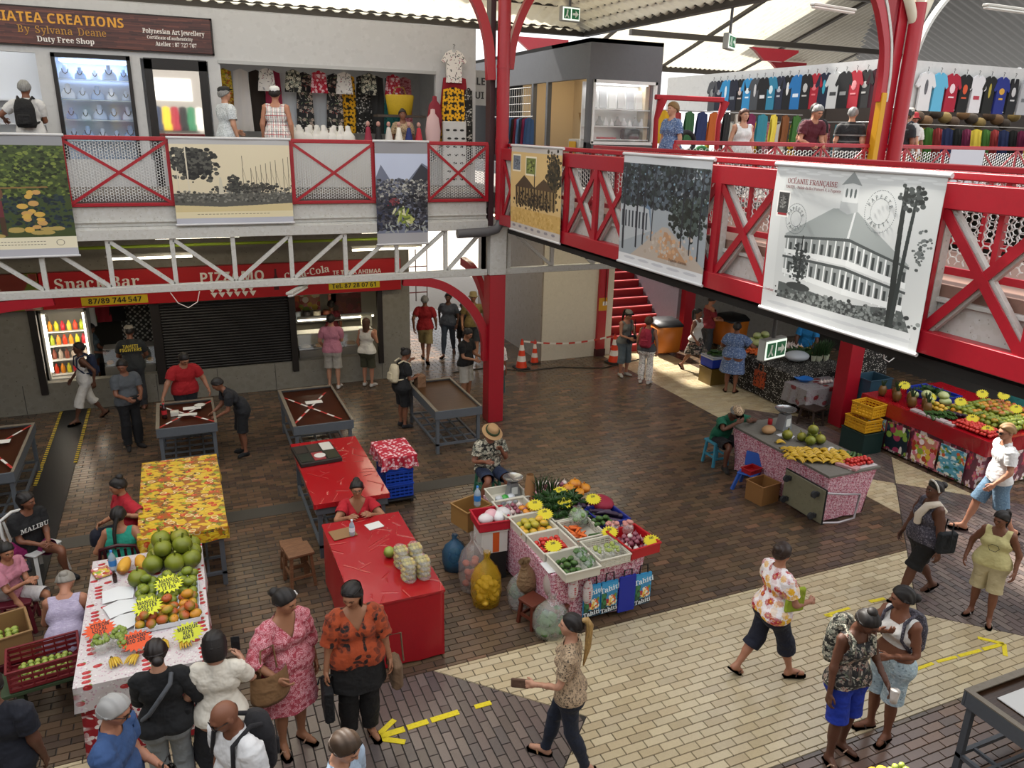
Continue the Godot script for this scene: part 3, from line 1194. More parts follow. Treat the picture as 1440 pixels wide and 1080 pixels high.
# how far inside the garment a resting point lies
func inside(q: Vector3,kind: String,g: Dictionary) -> float:
	var ax:=absf(q.x)
	if kind=="top":
		var f: float=q.y-float(g.get("hem",.88))
		var slope:=.0
		match g.get("neck","crew"):
			"crew":
				slope=1.452+.30*maxf(0.0,ax-.055)-(.045 if q.z>0.01 else .0)*smoothstep(.09,.03,ax)
			"v":
				slope=(1.27+ax*1.55) if q.z>0.0 else 1.45+.3*maxf(0.0,ax-.055)
			"tank":
				slope=1.36+maxf(0.0,ax-.06)*2.6 if q.z>-.02 else 1.38+maxf(0.0,ax-.06)*2.0
			"off":
				slope=1.36
			"collar":
				slope=1.475
		f=minf(f,slope-q.y)
		var sl: float=g.get("sleeve",.18)
		var fs:=sl-arm_s(q)+maxf(0.0,arm_off(q)-.075)*5.0
		if sl<=0.0:
			fs=minf(fs,.150-ax+maxf(0.0,1.33-q.y)*.6) if q.y>1.2 else fs
		return minf(f,fs)
	if kind=="bottom":
		return minf(minf(float(g.get("waist",.99))-q.y,q.y-float(g.get("hem",.5))),.30-ax)
	if kind=="feet":
		return minf(.30-ax,float(g.get("top",.10))-q.y)
	if kind=="hair":
		return q.y-(float(g.get("line",1.605))+q.z*float(g.get("rake",.72)))
	return -1.0
func wear(root: Node3D,F: Dictionary,RP: PackedVector3Array,xf: Array,g: Array) -> void:
	var called: String=g[0]
	var kind: String=g[1]
	var m: Material=g[2]
	var opt: Dictionary=g[3] if g.size()>3 else {}
	if kind=="skirt":
		skirt(root,called,m,xf,opt)
		return
	if kind=="sole":
		for s in 2:
			var sg:=1.0 if s==0 else -1.0
			var mb:=MB.new()
			var pts:=PackedVector2Array()
			for q in [[-.02,-.085],[.035,-.08],[.04,0],[.055,.09],[.04,.17],[.005,.185],[-.035,.16],[-.036,.06],[-.03,-.05]]:
				pts.append(Vector2(q[0]*sg,q[1]))
			mb.t=Transform3D(xf[8+6*s])*Transform3D(Basis(V(1,0,0),V(0,0,1),V(0,1,0)),V(.105*sg,-.008,0))
			mb.prism(pts,0.0,.018)
			if opt.get("strap",true):
				mb.t=Transform3D(xf[8+6*s])
				mb.tube([V(.06*sg,.012,.05),V(.085*sg,.06,.07),V(.118*sg,.062,.10),V(.135*sg,.055,.07),V(.15*sg,.012,.05)],.008,5)
			part(root,called,mb,m)
		return
	var P:=PackedVector3Array()
	var T:=PackedInt32Array()
	var nv:=RP.size()
	var fv:=PackedFloat32Array()
	fv.resize(nv)
	var thick: float=opt.get("thick",.012)
	var loose: float=opt.get("loose",.015)
	var RN: PackedVector3Array=F.n
	var B: PackedInt32Array=F.b
	var W: PackedFloat32Array=F.w
	var PT: PackedByteArray=F.part
	var want:=1 if kind=="hair" else 0
	var q2:=PackedVector3Array()
	q2.resize(nv)
	var hem: float=opt.get("hem",.5)
	for v in nv:
		if PT[v] != want:
			fv[v]=-1.0
			continue
		var q:=RP[v]
		fv[v]=inside(q,kind,opt)
		if fv[v]<-.06:
			continue
		var nn:=RN[v]
		var ext:=thick
		if kind=="top":
			if arm_off(q)<.08 and arm_s(q)>.0:
				ext+=loose*.8
			else:
				ext+=loose*smoothstep(1.36,1.05,q.y)*(1.0-.55*smoothstep(1.0,.86,q.y))
				if absf(nn.x)<.75:
					nn=V(nn.x*.8,nn.y*.3,nn.z)
		elif kind=="bottom":
			ext+=loose*smoothstep(.92,hem,q.y)
			if q.y>.86:
				ext-=.004
		elif kind=="hair":
			ext+=.003*sin(q.x*150.0+q.z*60.0)
			ext*=smoothstep(-.004,.03,fv[v]+.012)
		q+=nn*ext
		if kind=="feet":
			q=V(q.x,maxf(q.y,.0),q.z)
		var a:=Vector3.ZERO
		for k in 3:
			var w:=W[v*3+k]
			if w>.01:
				var x: Transform3D=xf[B[v*3+k]]
				a+=(x*q)*w
		q2[v]=a
	var id:={}
	var FT: PackedInt32Array=F.t
	for k in range(0,FT.size(),3):
		var ia:=FT[k]
		var ib:=FT[k+1]
		var ic:=FT[k+2]
		var m3:=(1 if fv[ia]>0.0 else 0)+(1 if fv[ib]>0.0 else 0)+(1 if fv[ic]>0.0 else 0)
		if m3==0:
			continue
		if m3==3:
			for v in [ia,ib,ic]:
				if not id.has(v):
					id[v]=P.size()
					P.push_back(q2[v])
				T.push_back(id[v])
			continue
		if fv[ia]<-.055 or fv[ib]<-.055 or fv[ic]<-.055:
			continue
		var ring:=[]
		for e in [[ia,ib],[ib,ic],[ic,ia]]:
			if fv[e[0]]>0.0:
				if not id.has(e[0]):
					id[e[0]]=P.size()
					P.push_back(q2[e[0]])
				ring.append(id[e[0]])
			if (fv[e[0]]>0.0) != (fv[e[1]]>0.0):
				var key:=Vector2i(mini(e[0],e[1]),maxi(e[0],e[1]))
				if not id.has(key):
					id[key]=P.size()
					var s: float=fv[key.x]/(fv[key.x]-fv[key.y])
					P.push_back(q2[key.x].lerp(q2[key.y],s))
				ring.append(id[key])
		for s in range(1,ring.size()-1):
			T.append_array([ring[0],ring[s],ring[s+1]])
	if T.size():
		part(root,called,raw_mesh(P,normals_of(P,T),T),m,Transform3D(),opt.get("label",""))
func skirt(root: Node3D,called: String,m: Material,xf: Array,opt: Dictionary) -> void:
	var top: float=opt.get("waist",1.0)
	var hem: float=opt.get("hem",.55)
	var flare: float=opt.get("flare",.05)
	var fat: float=opt.get("fat",0.0)
	var rows:=[]
	var n:=9
	for k in n+1:
		var y:=lerpf(top,hem,float(k)/n)
		var s:=float(k)/n
		var c0: Vector3
		var c1: Vector3
		if y>.90:
			c0=xf[0]*V(.075,y,-.005) if y<1.02 else xf[1]*V(.075,y,0)
			c1=xf[0]*V(-.075,y,-.005) if y<1.02 else xf[1]*V(-.075,y,0)
		else:
			var b:=6 if y>.49 else 7
			c0=xf[b]*V(.095,y,0)
			c1=xf[b+6]*V(-.095,y,0)
		var ctr:=(c0+c1)*.5
		var ax:=(c0-c1)
		var half:=ax.length()*.5
		ax=ax.normalized()
		var az:=ax.cross(Vector3.UP).normalized()
		var rl:=lerpf(.10,.075,s)+fat*.04+.012+flare*s
		if y>.96:
			rl=lerpf(.085,.075,smoothstep(.96,1.1,y))+fat*.045+.012
		var row:=[]
		for j in 25:
			var a:=TAU*j/24
			var fold: float=1.0+opt.get("fold",.05)*s*sin(a*7.0+k*.2)
			row.append(ctr+(ax*cos(a)*(half+rl)+az*-sin(a)*rl*1.08)*fold)
		rows.append(row)
	part(root,called,MB.new().sheet(rows),m)
func hair(root: Node3D,F: Dictionary,RP: PackedVector3Array,xf: Array,h: Dictionary) -> void:
	var m: Material=h.get("mat",mat("1c1512",.6,0,{tex=pr("strands"),tri=5.0}))
	var k: String=h.get("kind","short")
	if k=="none":
		pass
	elif k != "hatonly":
		wear(root,F,RP,xf,["hair","hair",m,{thick=h.get("thick",.019),line=h.get("line",1.605),rake=h.get("rake",.72)}])
	var mb:=MB.new()
	mb.t=xf[2]
	match k:
		"bun":
			mb.ball(h.get("at",V(0,1.70,-.06)),V(.05,.045,.05),12,8)
			part(root,"hair_bun",mb,m)
		"pony":
			var l: float=h.get("len",.3)
			mb.tube([V(0,1.66,-.09),V(0,1.67,-.135),V(0,1.62,-.165),V(0,1.60-l*.5,-.16),V(0,1.60-l,-.13)],[.022,.032,.036,.03,.008],9)
			part(root,"ponytail",mb,h.get("tail",m))
		"long","bob":
			var l: float=h.get("len",.30 if k=="long" else .12)
			var rows:=[]
			for j in 9:
				var s:=j/8.0
				var row:=[]
				for a in 15:
					var th:=lerpf(deg_to_rad(-20),deg_to_rad(200),a/14.0)
					var w:=.092+.012*sin(s*PI)-(.03*s if k=="long" else -.004)
					row.append(V(cos(th)*w,lerpf(1.675,1.60-l,s),-.012-sin(th)*(w+.012)*(1.0 if th>0 and th<PI else .6)))
				rows.append(row)
			for j in range(8,-1,-1):
				var row:=[]
				for q in rows[j]:
					row.append(V(q.x*.8,q.y,q.z*.8))
				rows.append(row)
			mb.sheet(rows)
			part(root,"long_hair" if k=="long" else "bob_hair",mb,m)
		"braid":
			mb.tube([V(.0,1.60,-.10),V(.03,1.52,-.125),V(.05,1.40,-.15),V(.05,1.28,-.16),V(.055,1.20,-.16)],[.03,.026,.024,.02,.01],8)
			part(root,"braid",mb,m)
	if h.has("hat"):
		var hm: Material=h.hatmat
		var hb:=MB.new()
		hb.t=xf[2]*Transform3D(Basis.from_euler(V(deg_to_rad(h.get("tilt",-6)),0,0)),V(0,1.645,-.008))
		if h.hat=="cap":
			hb.lathe(Vector3.ZERO,[Vector2(.094,-.01),Vector2(.097,.02),Vector2(.09,.055),Vector2(.06,.082),Vector2(.002,.088)],18,V(.92,1,1.14))
			var vis:=PackedVector2Array()
			for j in 13:
				var a:=PI*j/12
				vis.append(Vector2(cos(a)*.078,.085+sin(a)*.085))
			vis.append(Vector2(-.075,.06))
			vis.append(Vector2(.075,.06))
			hb.t=hb.t*Transform3D(Basis(V(1,0,0),V(0,.18,1).normalized()*-1.0*-1.0,V(0,1,-.18).normalized()),V(0,.0,0))
			if not h.get("back",false):
				hb.prism(vis,0.0,.006)
			part(root,"cap",hb,hm)
		else:
			var br: float=h.get("brim",.17)
			hb.lathe(Vector3.ZERO,[Vector2(.09,-.012),Vector2(br,-.03),Vector2(br,-.024),Vector2(.097,-.004),Vector2(.094,.05),Vector2(.082,.085),Vector2(.05,.098),Vector2(.002,.096)],20,V(.95,1,1.1))
			var ht:=part(root,"hat",hb,hm)
			if h.has("band"):
				var bb:=MB.new()
				bb.t=hb.t
				bb.lathe(Vector3.ZERO,[Vector2(.108,-.012),Vector2(.118,.006),Vector2(.116,.026),Vector2(.100,.034)],18,V(.95,1,1.1))
				part(ht,"hat_band",bb,h.band)
	if h.has("glasses"):
		var gb:=MB.new()
		gb.t=xf[2]
		var up: float=h.get("gup",0.0)
		for sg in [-1.0,1.0]:
			var gz:=.104-up*.35
			if h.glasses=="sun":
				gb.ball(V(.032*sg,1.606+up,gz),V(.026,.019,.006),10,6)
			else:
				var ring:=[]
				for j in 13:
					ring.append(V(.033*sg+cos(TAU*j/12)*.023,1.603+up+sin(TAU*j/12)*.02,gz))
				gb.tube(ring,.0022,5,false)
			gb.tube([V(.055*sg,1.61+up,gz-.008),V(.082*sg,1.61+up,.03-up*.4),V(.084*sg,1.60+up,-.01-up*.4)],.0026,5)
		gb.tube([V(-.012,1.61+up,.108-up*.35),V(.012,1.61+up,.108-up*.35)],.003,5)
		part(root,"glasses",gb,mat("0c0c0e",.2))
	if h.has("flower"):
		var fb:=MB.new()
		fb.t=xf[2]*Transform3D(Basis(),h.get("fat",V(.085,1.64,.03)))
		for j in 5:
			var a:=TAU*j/5
			fb.ball(V(.004,cos(a)*.02,sin(a)*.02),V(.008,.017,.017),7,5)
		part(root,"hair_flower",fb,h.flower)
# ------------------------------------------------------------------ camera,sky,light
func set_view() -> void:
	var cam:=Camera3D.new()
	cam.name="camera"
	cam.fov=rad_to_deg(2.0*atan(540.0/1085.0))
	cam.transform=Transform3D(Basis(V(.91953,.02257,.39238),V(.10279,.94979,-.29552),V(-.37935,.31207,.87104)),V(0,5.7,0))
	cam.near=.05
	cam.far=200
	add_child(cam)
	var we:=WorldEnvironment.new()
	var e:=Environment.new()
	var sky:=Sky.new()
	var ps:=ProceduralSkyMaterial.new()   # bright even overcast
	ps.sky_top_color=Color("f4f6fa")
	ps.sky_horizon_color=Color("fbfbfa")
	ps.ground_horizon_color=Color("e8e6e2")
	ps.ground_bottom_color=Color("b8b4ae")
	ps.sky_energy_multiplier=1.0
	sky.sky_material=ps
	e.background_mode=Environment.BG_SKY
	e.sky=sky
	e.tonemap_mode=Environment.TONE_MAPPER_LINEAR
	e.tonemap_exposure=1.95
	e.sdfgi_enabled=true
	e.ssao_enabled=true
	e.ssil_enabled=true
	we.environment=e
	add_child(we)
	var sun:=DirectionalLight3D.new()     # hazy sun,high behind the far end of the hall
	sun.name="sun"
	sun.light_energy=2.2
	sun.light_color=Color("fff8ee")
	sun.light_angular_distance=3.0
	sun.shadow_enabled=true
	sun.transform=Transform3D(Basis.looking_at(V(.10,-1.0,.85).normalized()),V(0,20,0))
	add_child(sun)
# ------------------------------------------------------------------ floor
const TL:=.24
const TW:=.10
var zones:=[]
func zone_of(q: Vector2) -> int:
	for k in zones.size():
		if Geometry2D.is_point_in_polygon(q,zones[k][1]):
			return zones[k][0]
	return 0
func rectp(x0: float,z0: float,x1: float,z1: float) -> PackedVector2Array:
	return PackedVector2Array([Vector2(x0,z0),Vector2(x1,z0),Vector2(x1,z1),Vector2(x0,z1)])
func diamond(x: float,z: float,r: float) -> PackedVector2Array:
	return PackedVector2Array([Vector2(x-r,z),Vector2(x,z-r),Vector2(x+r,z),Vector2(x,z+r)])
func tile_into(mb: MB,poly: PackedVector2Array,o:=Vector2.ZERO) -> void:
	# a slab with a small chamfer; poly lies in x and z
	var g:=Geometry2D.offset_polygon(poly,-.003)
	if g.is_empty():
		return
	var a: PackedVector2Array=g[0]
	var b: PackedVector2Array=a
	var g2:=Geometry2D.offset_polygon(a,-.004)
	if g2.size() and g2[0].size()==a.size():
		b=g2[0]
		# match the first corners
		var best:=0
		for k in b.size():
			if b[k].distance_squared_to(a[0])<b[best].distance_squared_to(a[0]):
				best=k
		if best:
			b=b.slice(best)+b.slice(0,best)
	if Geometry2D.is_polygon_clockwise(a):
		a.reverse()
		b=b.duplicate()
		b.reverse()
	var n:=a.size()
	var f:=mb.p.size()
	for q in b:
		mb.vt(V(q.x-o.x,0,q.y-o.y),Vector3.UP,q)
	for k in range(1,n-1):
		mb.tri(f,f+k+1,f+k)
	for k in n:
		var j:=(k+1) % n
		mb.quad(V(a[j].x-o.x,-.014,a[j].y-o.y),V(a[k].x-o.x,-.014,a[k].y-o.y),V(b[k].x-o.x,0,b[k].y-o.y),V(b[j].x-o.x,0,b[j].y-o.y))
func tone(zone: int,q: Vector2,r: RandomNumberGenerator) -> Color:
	var k: Color
	match zone:
		1:
			k=lin(["c9b997","c2b18f","cebf9e","c4b596","bfae8c"][r.randi() % 5])
		2:
			k=lin(["6f625c","665a55","776a64","6a5c58","5f5654"][r.randi() % 5])
		_:
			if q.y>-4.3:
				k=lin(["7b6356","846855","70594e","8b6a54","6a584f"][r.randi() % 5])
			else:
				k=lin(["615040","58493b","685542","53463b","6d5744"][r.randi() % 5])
				if r.randf()<.035:
					k=lin("7d5f4a")
	return k*r.randf_range(.92,1.06)
func build_floor() -> void:
	var band:=rectp(-8,-6.85,17,-4.35)
	var run:=rectp(10.2,-17.5,12.0,-6.85)
	var d1: PackedVector2Array=Geometry2D.intersect_polygons(diamond(1.31,-5.6,2.05),band)[0]
	var d2:=diamond(11.1,-5.65,2.95)
	var d3: PackedVector2Array=Geometry2D.intersect_polygons(diamond(11.1,-10.6,2.0),run)[0]
	zones=[[2,d2],[2,d1],[2,d3]]
	var cream:=[band,run]
	for d in [d1,d2,d3]:
		var nx:=[]
		for c in cream:
			nx.append_array(Geometry2D.clip_polygons(c,d))
		cream=nx
	for c in cream:
		zones.append([1,c])
	var slab:=MB.new()
	slab.box(V(4,-.16,-12),V(34,.3,46))
	var fl:=built("floor",slab,mat("2c2722",.9),"paved hall floor of brown and cream brick tiles in bands and diamonds")
	var cam:=V(0,5.7,0)
	var field:=MB.new()
	field.ink(Color.WHITE)
	var near:=[]
	var r:=RandomNumberGenerator.new()
	r.seed=5
	# grid 0: bricks laid along x for brown and cream; grid 1: along z for the dark diamonds
	for grid in 2:
		var x0:=-7.2 if grid==0 else -1.0
		var x1:=16.8 if grid==0 else 14.2
		var z0:=-24.0 if grid==0 else -13.0
		var z1:=-2.6
		var sx:=TL if grid==0 else TW
		var sz:=TW if grid==0 else TL
		for iz in int((z1-z0)/sz):
			for ix in int((x1-x0)/sx):
				var off:=(TL*.5 if (iz if grid==0 else ix) % 2 else 0.0)
				var px:=x0+ix*sx+(off if grid==0 else 0.0)
				var pz:=z0+iz*sz+(off if grid==1 else 0.0)
				var mid:=Vector2(px+sx*.5,pz+sz*.5)
				# outside the picture,or under the kiosk: not laid
				if mid.x<-2.6 and mid.y>-4.0 or (mid.y<-17.35 and mid.x<4.9) or mid.x<mid.y*.27-.9 or mid.x>-mid.y*1.75+1.6:
					continue
				var cs:=[Vector2(px,pz),Vector2(px+sx,pz),Vector2(px+sx,pz+sz),Vector2(px,pz+sz)]
				var zs:=[zone_of(cs[0]),zone_of(cs[1]),zone_of(cs[2]),zone_of(cs[3])]
				var polys:=[]
				if zs[0]==zs[1] and zs[1]==zs[2] and zs[2]==zs[3]:
					if (grid==1)==(zs[0]==2):
						polys.append([zs[0],PackedVector2Array(cs),true])
				else:
					var rest:=[PackedVector2Array(cs)]
					for zn in zones:
						if (zn[0]==2)==(grid==1):
							for q in Geometry2D.intersect_polygons(PackedVector2Array(cs),zn[1]):
								polys.append([zn[0],q,false])
						if grid==0:
							var nx:=[]
							for q in rest:
								nx.append_array(Geometry2D.clip_polygons(q,zn[1]))
							rest=nx
					if grid==0:
						for q in rest:
							polys.append([0,q,false])
				for pl in polys:
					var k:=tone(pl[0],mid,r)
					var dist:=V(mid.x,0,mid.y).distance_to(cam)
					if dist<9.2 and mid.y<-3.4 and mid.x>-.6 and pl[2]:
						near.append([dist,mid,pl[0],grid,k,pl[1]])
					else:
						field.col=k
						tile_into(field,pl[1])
	near.sort_custom(nearer)
	var tm:={}
	var tmat:=vc(.27,{spec=.62,tex=pr("grain"),tri=2.2})
	for s in near.size():
		var it: Array=near[s]
		if s<300:
			var v:=int(it[4].r*1000.0) % 4
			var key:=Vector3i(it[2],it[3],v)
			if not tm.has(key):
				var one:=MB.new()
				one.ink(it[4])
				tile_into(one,it[5],it[1])
				tm[key]=one.mesh()
			part(fl,"tile",tm[key],tmat,Transform3D(Basis(),V(it[1].x,0,it[1].y)))
		else:
			field.col=it[4]
			tile_into(field,it[5])
	var fo:=part(fl,"tile_field",field,tmat)
	fo.set_meta("kind","stuff")
	# concrete strip across the stalls,black ribbed mat with warning edges
	built("trim_1",MB.new().box(V(1.2,.002,-11.33),V(7.6,.008,.34)),mat("4a463f",.6,0,{tex=pr("grain"),tri=1.5}),"grey concrete strip set across the tiles between the tables","floor strip")
	var mt:=thing("floor_mat","black ribbed rubber mat on the floor with yellow warning edges","mat",V(-2.3,0,-13.6))
	part(mt,"mat_sheet",MB.new().box(V(0,.006,0),V(.52,.012,7.4),.004),mat("17181a",.38,0,{bump=pr("checker"),bumps=.5,tri=8.0}))
	for sg in [-1.0,1.0]:
		var l:=3.7 if sg<0 else 2.9
		part(mt,"warning_edge",MB.new().box(V(.255*sg,.015,-3.65+l*.5),V(.055,.008,l)),mat("ffffff",.6,0,{tex=pr("rope"),tri=2.6}),Transform3D(),"yellow and black striped edge")
	# taped arrows
	arrow("yellow tape arrow on the dark diamond tiles by the two talking women",V(1.28,0,-6.10),[[0,0,.30,-.01,.075],[.33,-.015,.55,-.025,.07],[.58,-.025,.88,-.035,.07],[1.06,-.04,1.24,-.04,.06],[0,0,.24,-.17,.06],[0,0,.26,.16,.06]])
	arrow("worn yellow tape arrow on the cream tiles left of the woman in the headband",V(6.99,0,-6.04),[[0,0,.42,-.01,.04],[.02,.01,.25,.13,.04],[.78,-.02,1.02,0,.05],[1.35,0,1.52,0,.05]])
	arrow("worn yellow tape arrow on the cream tiles beside the metal tray table",V(8.59,0,-4.81),[[0,0,-.34,-.02,.05],[-.38,-.02,-.72,-.04,.045],[-.76,-.04,-1.05,-.06,.04],[-1.12,-.06,-1.5,-.05,.04],[0,0,-.19,-.2,.05],[0,0,-.2,.16,.05]])
func nearer(a: Array,b: Array) -> bool:
	return a[0]<b[0]
func arrow(label: String,at: Vector3,bars: Array) -> void:
	var o:=thing("floor_arrow",label,"floor marking",at)
	for b in bars:
		part(o,"tape_strip",MB.new().bar(V(b[0],.004,b[1]),V(b[2],.004,b[3]),b[4],.006),mat("e8d422",.6,0,{tex=pr("stained"),tri=2.5}))
# ------------------------------------------------------------------ railings,galleries,bridge
func hex_cell(w: float,h: float,r: float) -> ArrayMesh:
	var mb:=MB.new()
	var a:=[V(-w*.5,0,0),V(-w*.28,h*.5,0),V(w*.28,h*.5,0),V(w*.5,0,0)]
	for k in 3:
		mb.bar(a[k],a[k+1],r)
	mb.bar(V(w*.5,0,0),V(w*.78,0,0),r)
	mb.bar(V(-w*.28,-h*.5,0),V(-w*.5,0,0),r)
	mb.bar(V(w*.28,-h*.5,0),V(w*.5,0,0),r)
	return mb.mesh()
func screen(parent: Node3D,x0: float,x1: float,y0: float,y1: float,cell: ArrayMesh,w: float,h: float,m: Material) -> void:
	var mm:=MultiMesh.new()
	mm.transform_format=MultiMesh.TRANSFORM_3D
	mm.mesh=cell
	var pts:=[]
	var y:=y0+h*.5
	while y<y1:
		var x:=x0+w*.5
		while x<x1-w:
			pts.append(V(x,y,0))
			x+=w*1.56
		y+=h
	mm.instance_count=pts.size()
	for k in pts.size():
		mm.set_instance_transform(k,Transform3D(Basis(),pts[k]))
	var o:=MultiMeshInstance3D.new()
	o.name="wire_screen"
	o.multimesh=mm
	o.material_override=m
	o.set_meta("kind","stuff")
	parent.add_child(o,true)
func red() -> StandardMaterial3D:
	return mat("a50d22",.42,0,{tex=pr("grain"),tri=.8,coat=.25})
func white() -> StandardMaterial3D:
	return mat("c9c9c6",.55,0,{tex=pr("stained"),tri=1.1})
func left_gallery() -> void:
	var rail:=thing("railing","red cross-braced railing with wire screen along the left upper gallery","railing",V(0,0,COLZ))
	part(rail,"top_rail",MB.new().span(V(-6.2,5.42,-.04),V(5.44,5.485,.04),.01),red())
	part(rail,"bottom_rail",MB.new().span(V(-6.2,4.42,-.03),V(5.44,4.475,.03),.008),red())
	var xs:=[-6.2,-4.7,-3.1,-1.46,0.0,1.90,3.28,4.28,5.42]
	for k in xs.size():
		part(rail,"post",MB.new().span(V(xs[k]-.03,4.42,-.035),V(xs[k]+.03,5.44,.035)),red())
		if k<xs.size()-1:
			for s in 2:
				part(rail,"brace",MB.new().bar(V(xs[k],4.46 if s else 5.42,.03+.012*s),V(xs[k+1],5.42 if s else 4.46,.03+.012*s),.045,.014,V(0,0,1)),red())
	screen(rail,-6.2,5.42,4.5,5.4,hex_cell(.05,.045,.009),.05,.045,mat("c8c9c8",.6))
	# white edge beam and truss
	var fas:=MB.new()
	fas.span(V(-6.4,4.10,COLZ-.12),V(5.44,4.42,COLZ-.02),.01)
	fas.span(V(-6.4,4.07,COLZ-.14),V(5.44,4.10,COLZ+.03))
	fas.span(V(-6.4,4.17,COLZ-.02),V(5.44,4.19,COLZ+.015))
	built("trim_2",fas,white(),"white edge board under the red railing of the left gallery","fascia")
	var tr:=thing("roof_truss","white steel truss carrying the edge of the left gallery","truss",V(0,0,COLZ))
	part(tr,"top_chord",MB.new().span(V(-6.4,3.90,-.07),V(5.44,4.07,.07),.008),white())
	part(tr,"bottom_chord",MB.new().span(V(-6.4,3.03,-.07),V(5.44,3.15,.07),.008),white())
	for k in range(-5,10):
		var x:=.85+.94*(k-3)+0.0
		if x>5.4:
			x=5.38
		part(tr,"upright",MB.new().span(V(x-.035,3.14,-.035),V(x+.035,3.92,.035)),white())
		var x2:=minf(x+.94,5.38)
		if x2-x>.2:
			if k<3:
				part(tr,"diagonal",MB.new().bar(V(x+.03,3.88,.005),V(x2-.03,3.15,.005),.06),white())
			else:
				part(tr,"diagonal",MB.new().bar(V(x+.03,3.15,.005),V(x2-.03,3.88,.005),.06),white())
	# slab with dark soffit and joists
	built("floor_upper_left",MB.new().span(V(-7,4.3,-22),V(5.7,UP,COLZ-.06)),mat("6a6560",.7),"upper gallery floor slab on the left","floor")
	var so:=MB.new()
	for k in 9:
		so.span(V(-6.8,4.02,-14.6-k*.8),V(5.5,4.3,-14.5-k*.8))
	built("ceiling_lower_left",so,mat("2c2a28",.8),"dark steel joists under the left gallery","ceiling")
	built("trim_3",MB.new().span(V(-6.8,3.62,-16.1),V(4.9,3.74,-15.98)),mat("8a857c",.7),"beige beam under the left gallery","beam")
	built("trim_4",MB.new().tube([V(-6.8,3.45,-16.3),V(4.9,3.45,-16.3)],.03,8),mat("8fa82a",.5),"yellow green pipe under the left gallery","pipe")
	# tube lights below the gallery
	for q in [[.35,3.72,-15.4,1.5],[-.5,3.3,-15.9,1.5],[4.0,3.72,-15.4,1.3],[4.0,3.3,-15.9,1.5],[-3.0,3.72,-15.4,1.4]]:
		tube_light(V(q[0],q[1],q[2]),q[3],0.0,true,"lit tube light under the left gallery, one of several above the kiosk","tube lights over the kiosk")
func tube_light(at: Vector3,l: float,yaw: float,lit: bool,label: String,group:="",power:=.3) -> Node3D:
	var o:=thing("tube_light",label,"lamp",at,yaw,group)
	part(o,"housing",MB.new().box(V(0,.045,0),V(l,.05,.13),.012),mat("b8b6ae",.5))
	if lit:
		part(o,"tube",MB.new().tube([V(-l*.48,0,0),V(l*.48,0,0)],.03,8),mat("fff4d8",.4,0,{glow=4.0}))
		var li:=AreaLight3D.new()
		li.name="tube_glow"
		li.area_size=Vector2(l,.07)
		li.light_color=Color("fff0d0")
		li.light_energy=power
		li.area_range=25.0
		li.shadow_enabled=true
		li.transform=Transform3D(Basis.looking_at(V(0,-1,0),V(0,0,1)),V(0,-.04,0))
		o.add_child(li)
	else:
		part(o,"diffuser",MB.new().box(V(0,.0,0),V(l*.97,.05,.11),.02),mat("dcdcd6",.35))
	return o
func arch(parent: Node3D,called: String,pts: Array,w: float,d: float,m: Material) -> void:
	# a flat curved bracket: box sections along a smooth curve
	var cv:=Curve3D.new()
	for k in pts.size():
		var t: Vector3=(pts[mini(k+1,pts.size()-1)]-pts[maxi(k-1,0)])*.17
		cv.add_point(pts[k],-t,t)
	var n:=22
	var sq:=[]
	var l:=cv.get_baked_length()
	var plane_n: Vector3=(pts[1]-pts[0]).cross(pts[pts.size()-1]-pts[0]).normalized()
	for k in n+1:
		var q:=cv.sample_baked(l*k/n)
		var q2:=cv.sample_baked(minf(l*k/n+.02,l))
		var q1:=cv.sample_baked(maxf(l*k/n-.02,0))
		var dir:=(q2-q1).normalized()
		var side:=dir.cross(plane_n).normalized()
		sq.append([q+side*w*.5+plane_n*d*.5,q-side*w*.5+plane_n*d*.5,q-side*w*.5-plane_n*d*.5,q+side*w*.5-plane_n*d*.5])
	var mb:=MB.new()
	for f in 4:
		var rows:=[]
		for k in n+1:
			rows.append([sq[k][f],sq[k][(f+1) % 4]])
		mb.sheet(rows)
	part(parent,called,mb,m)
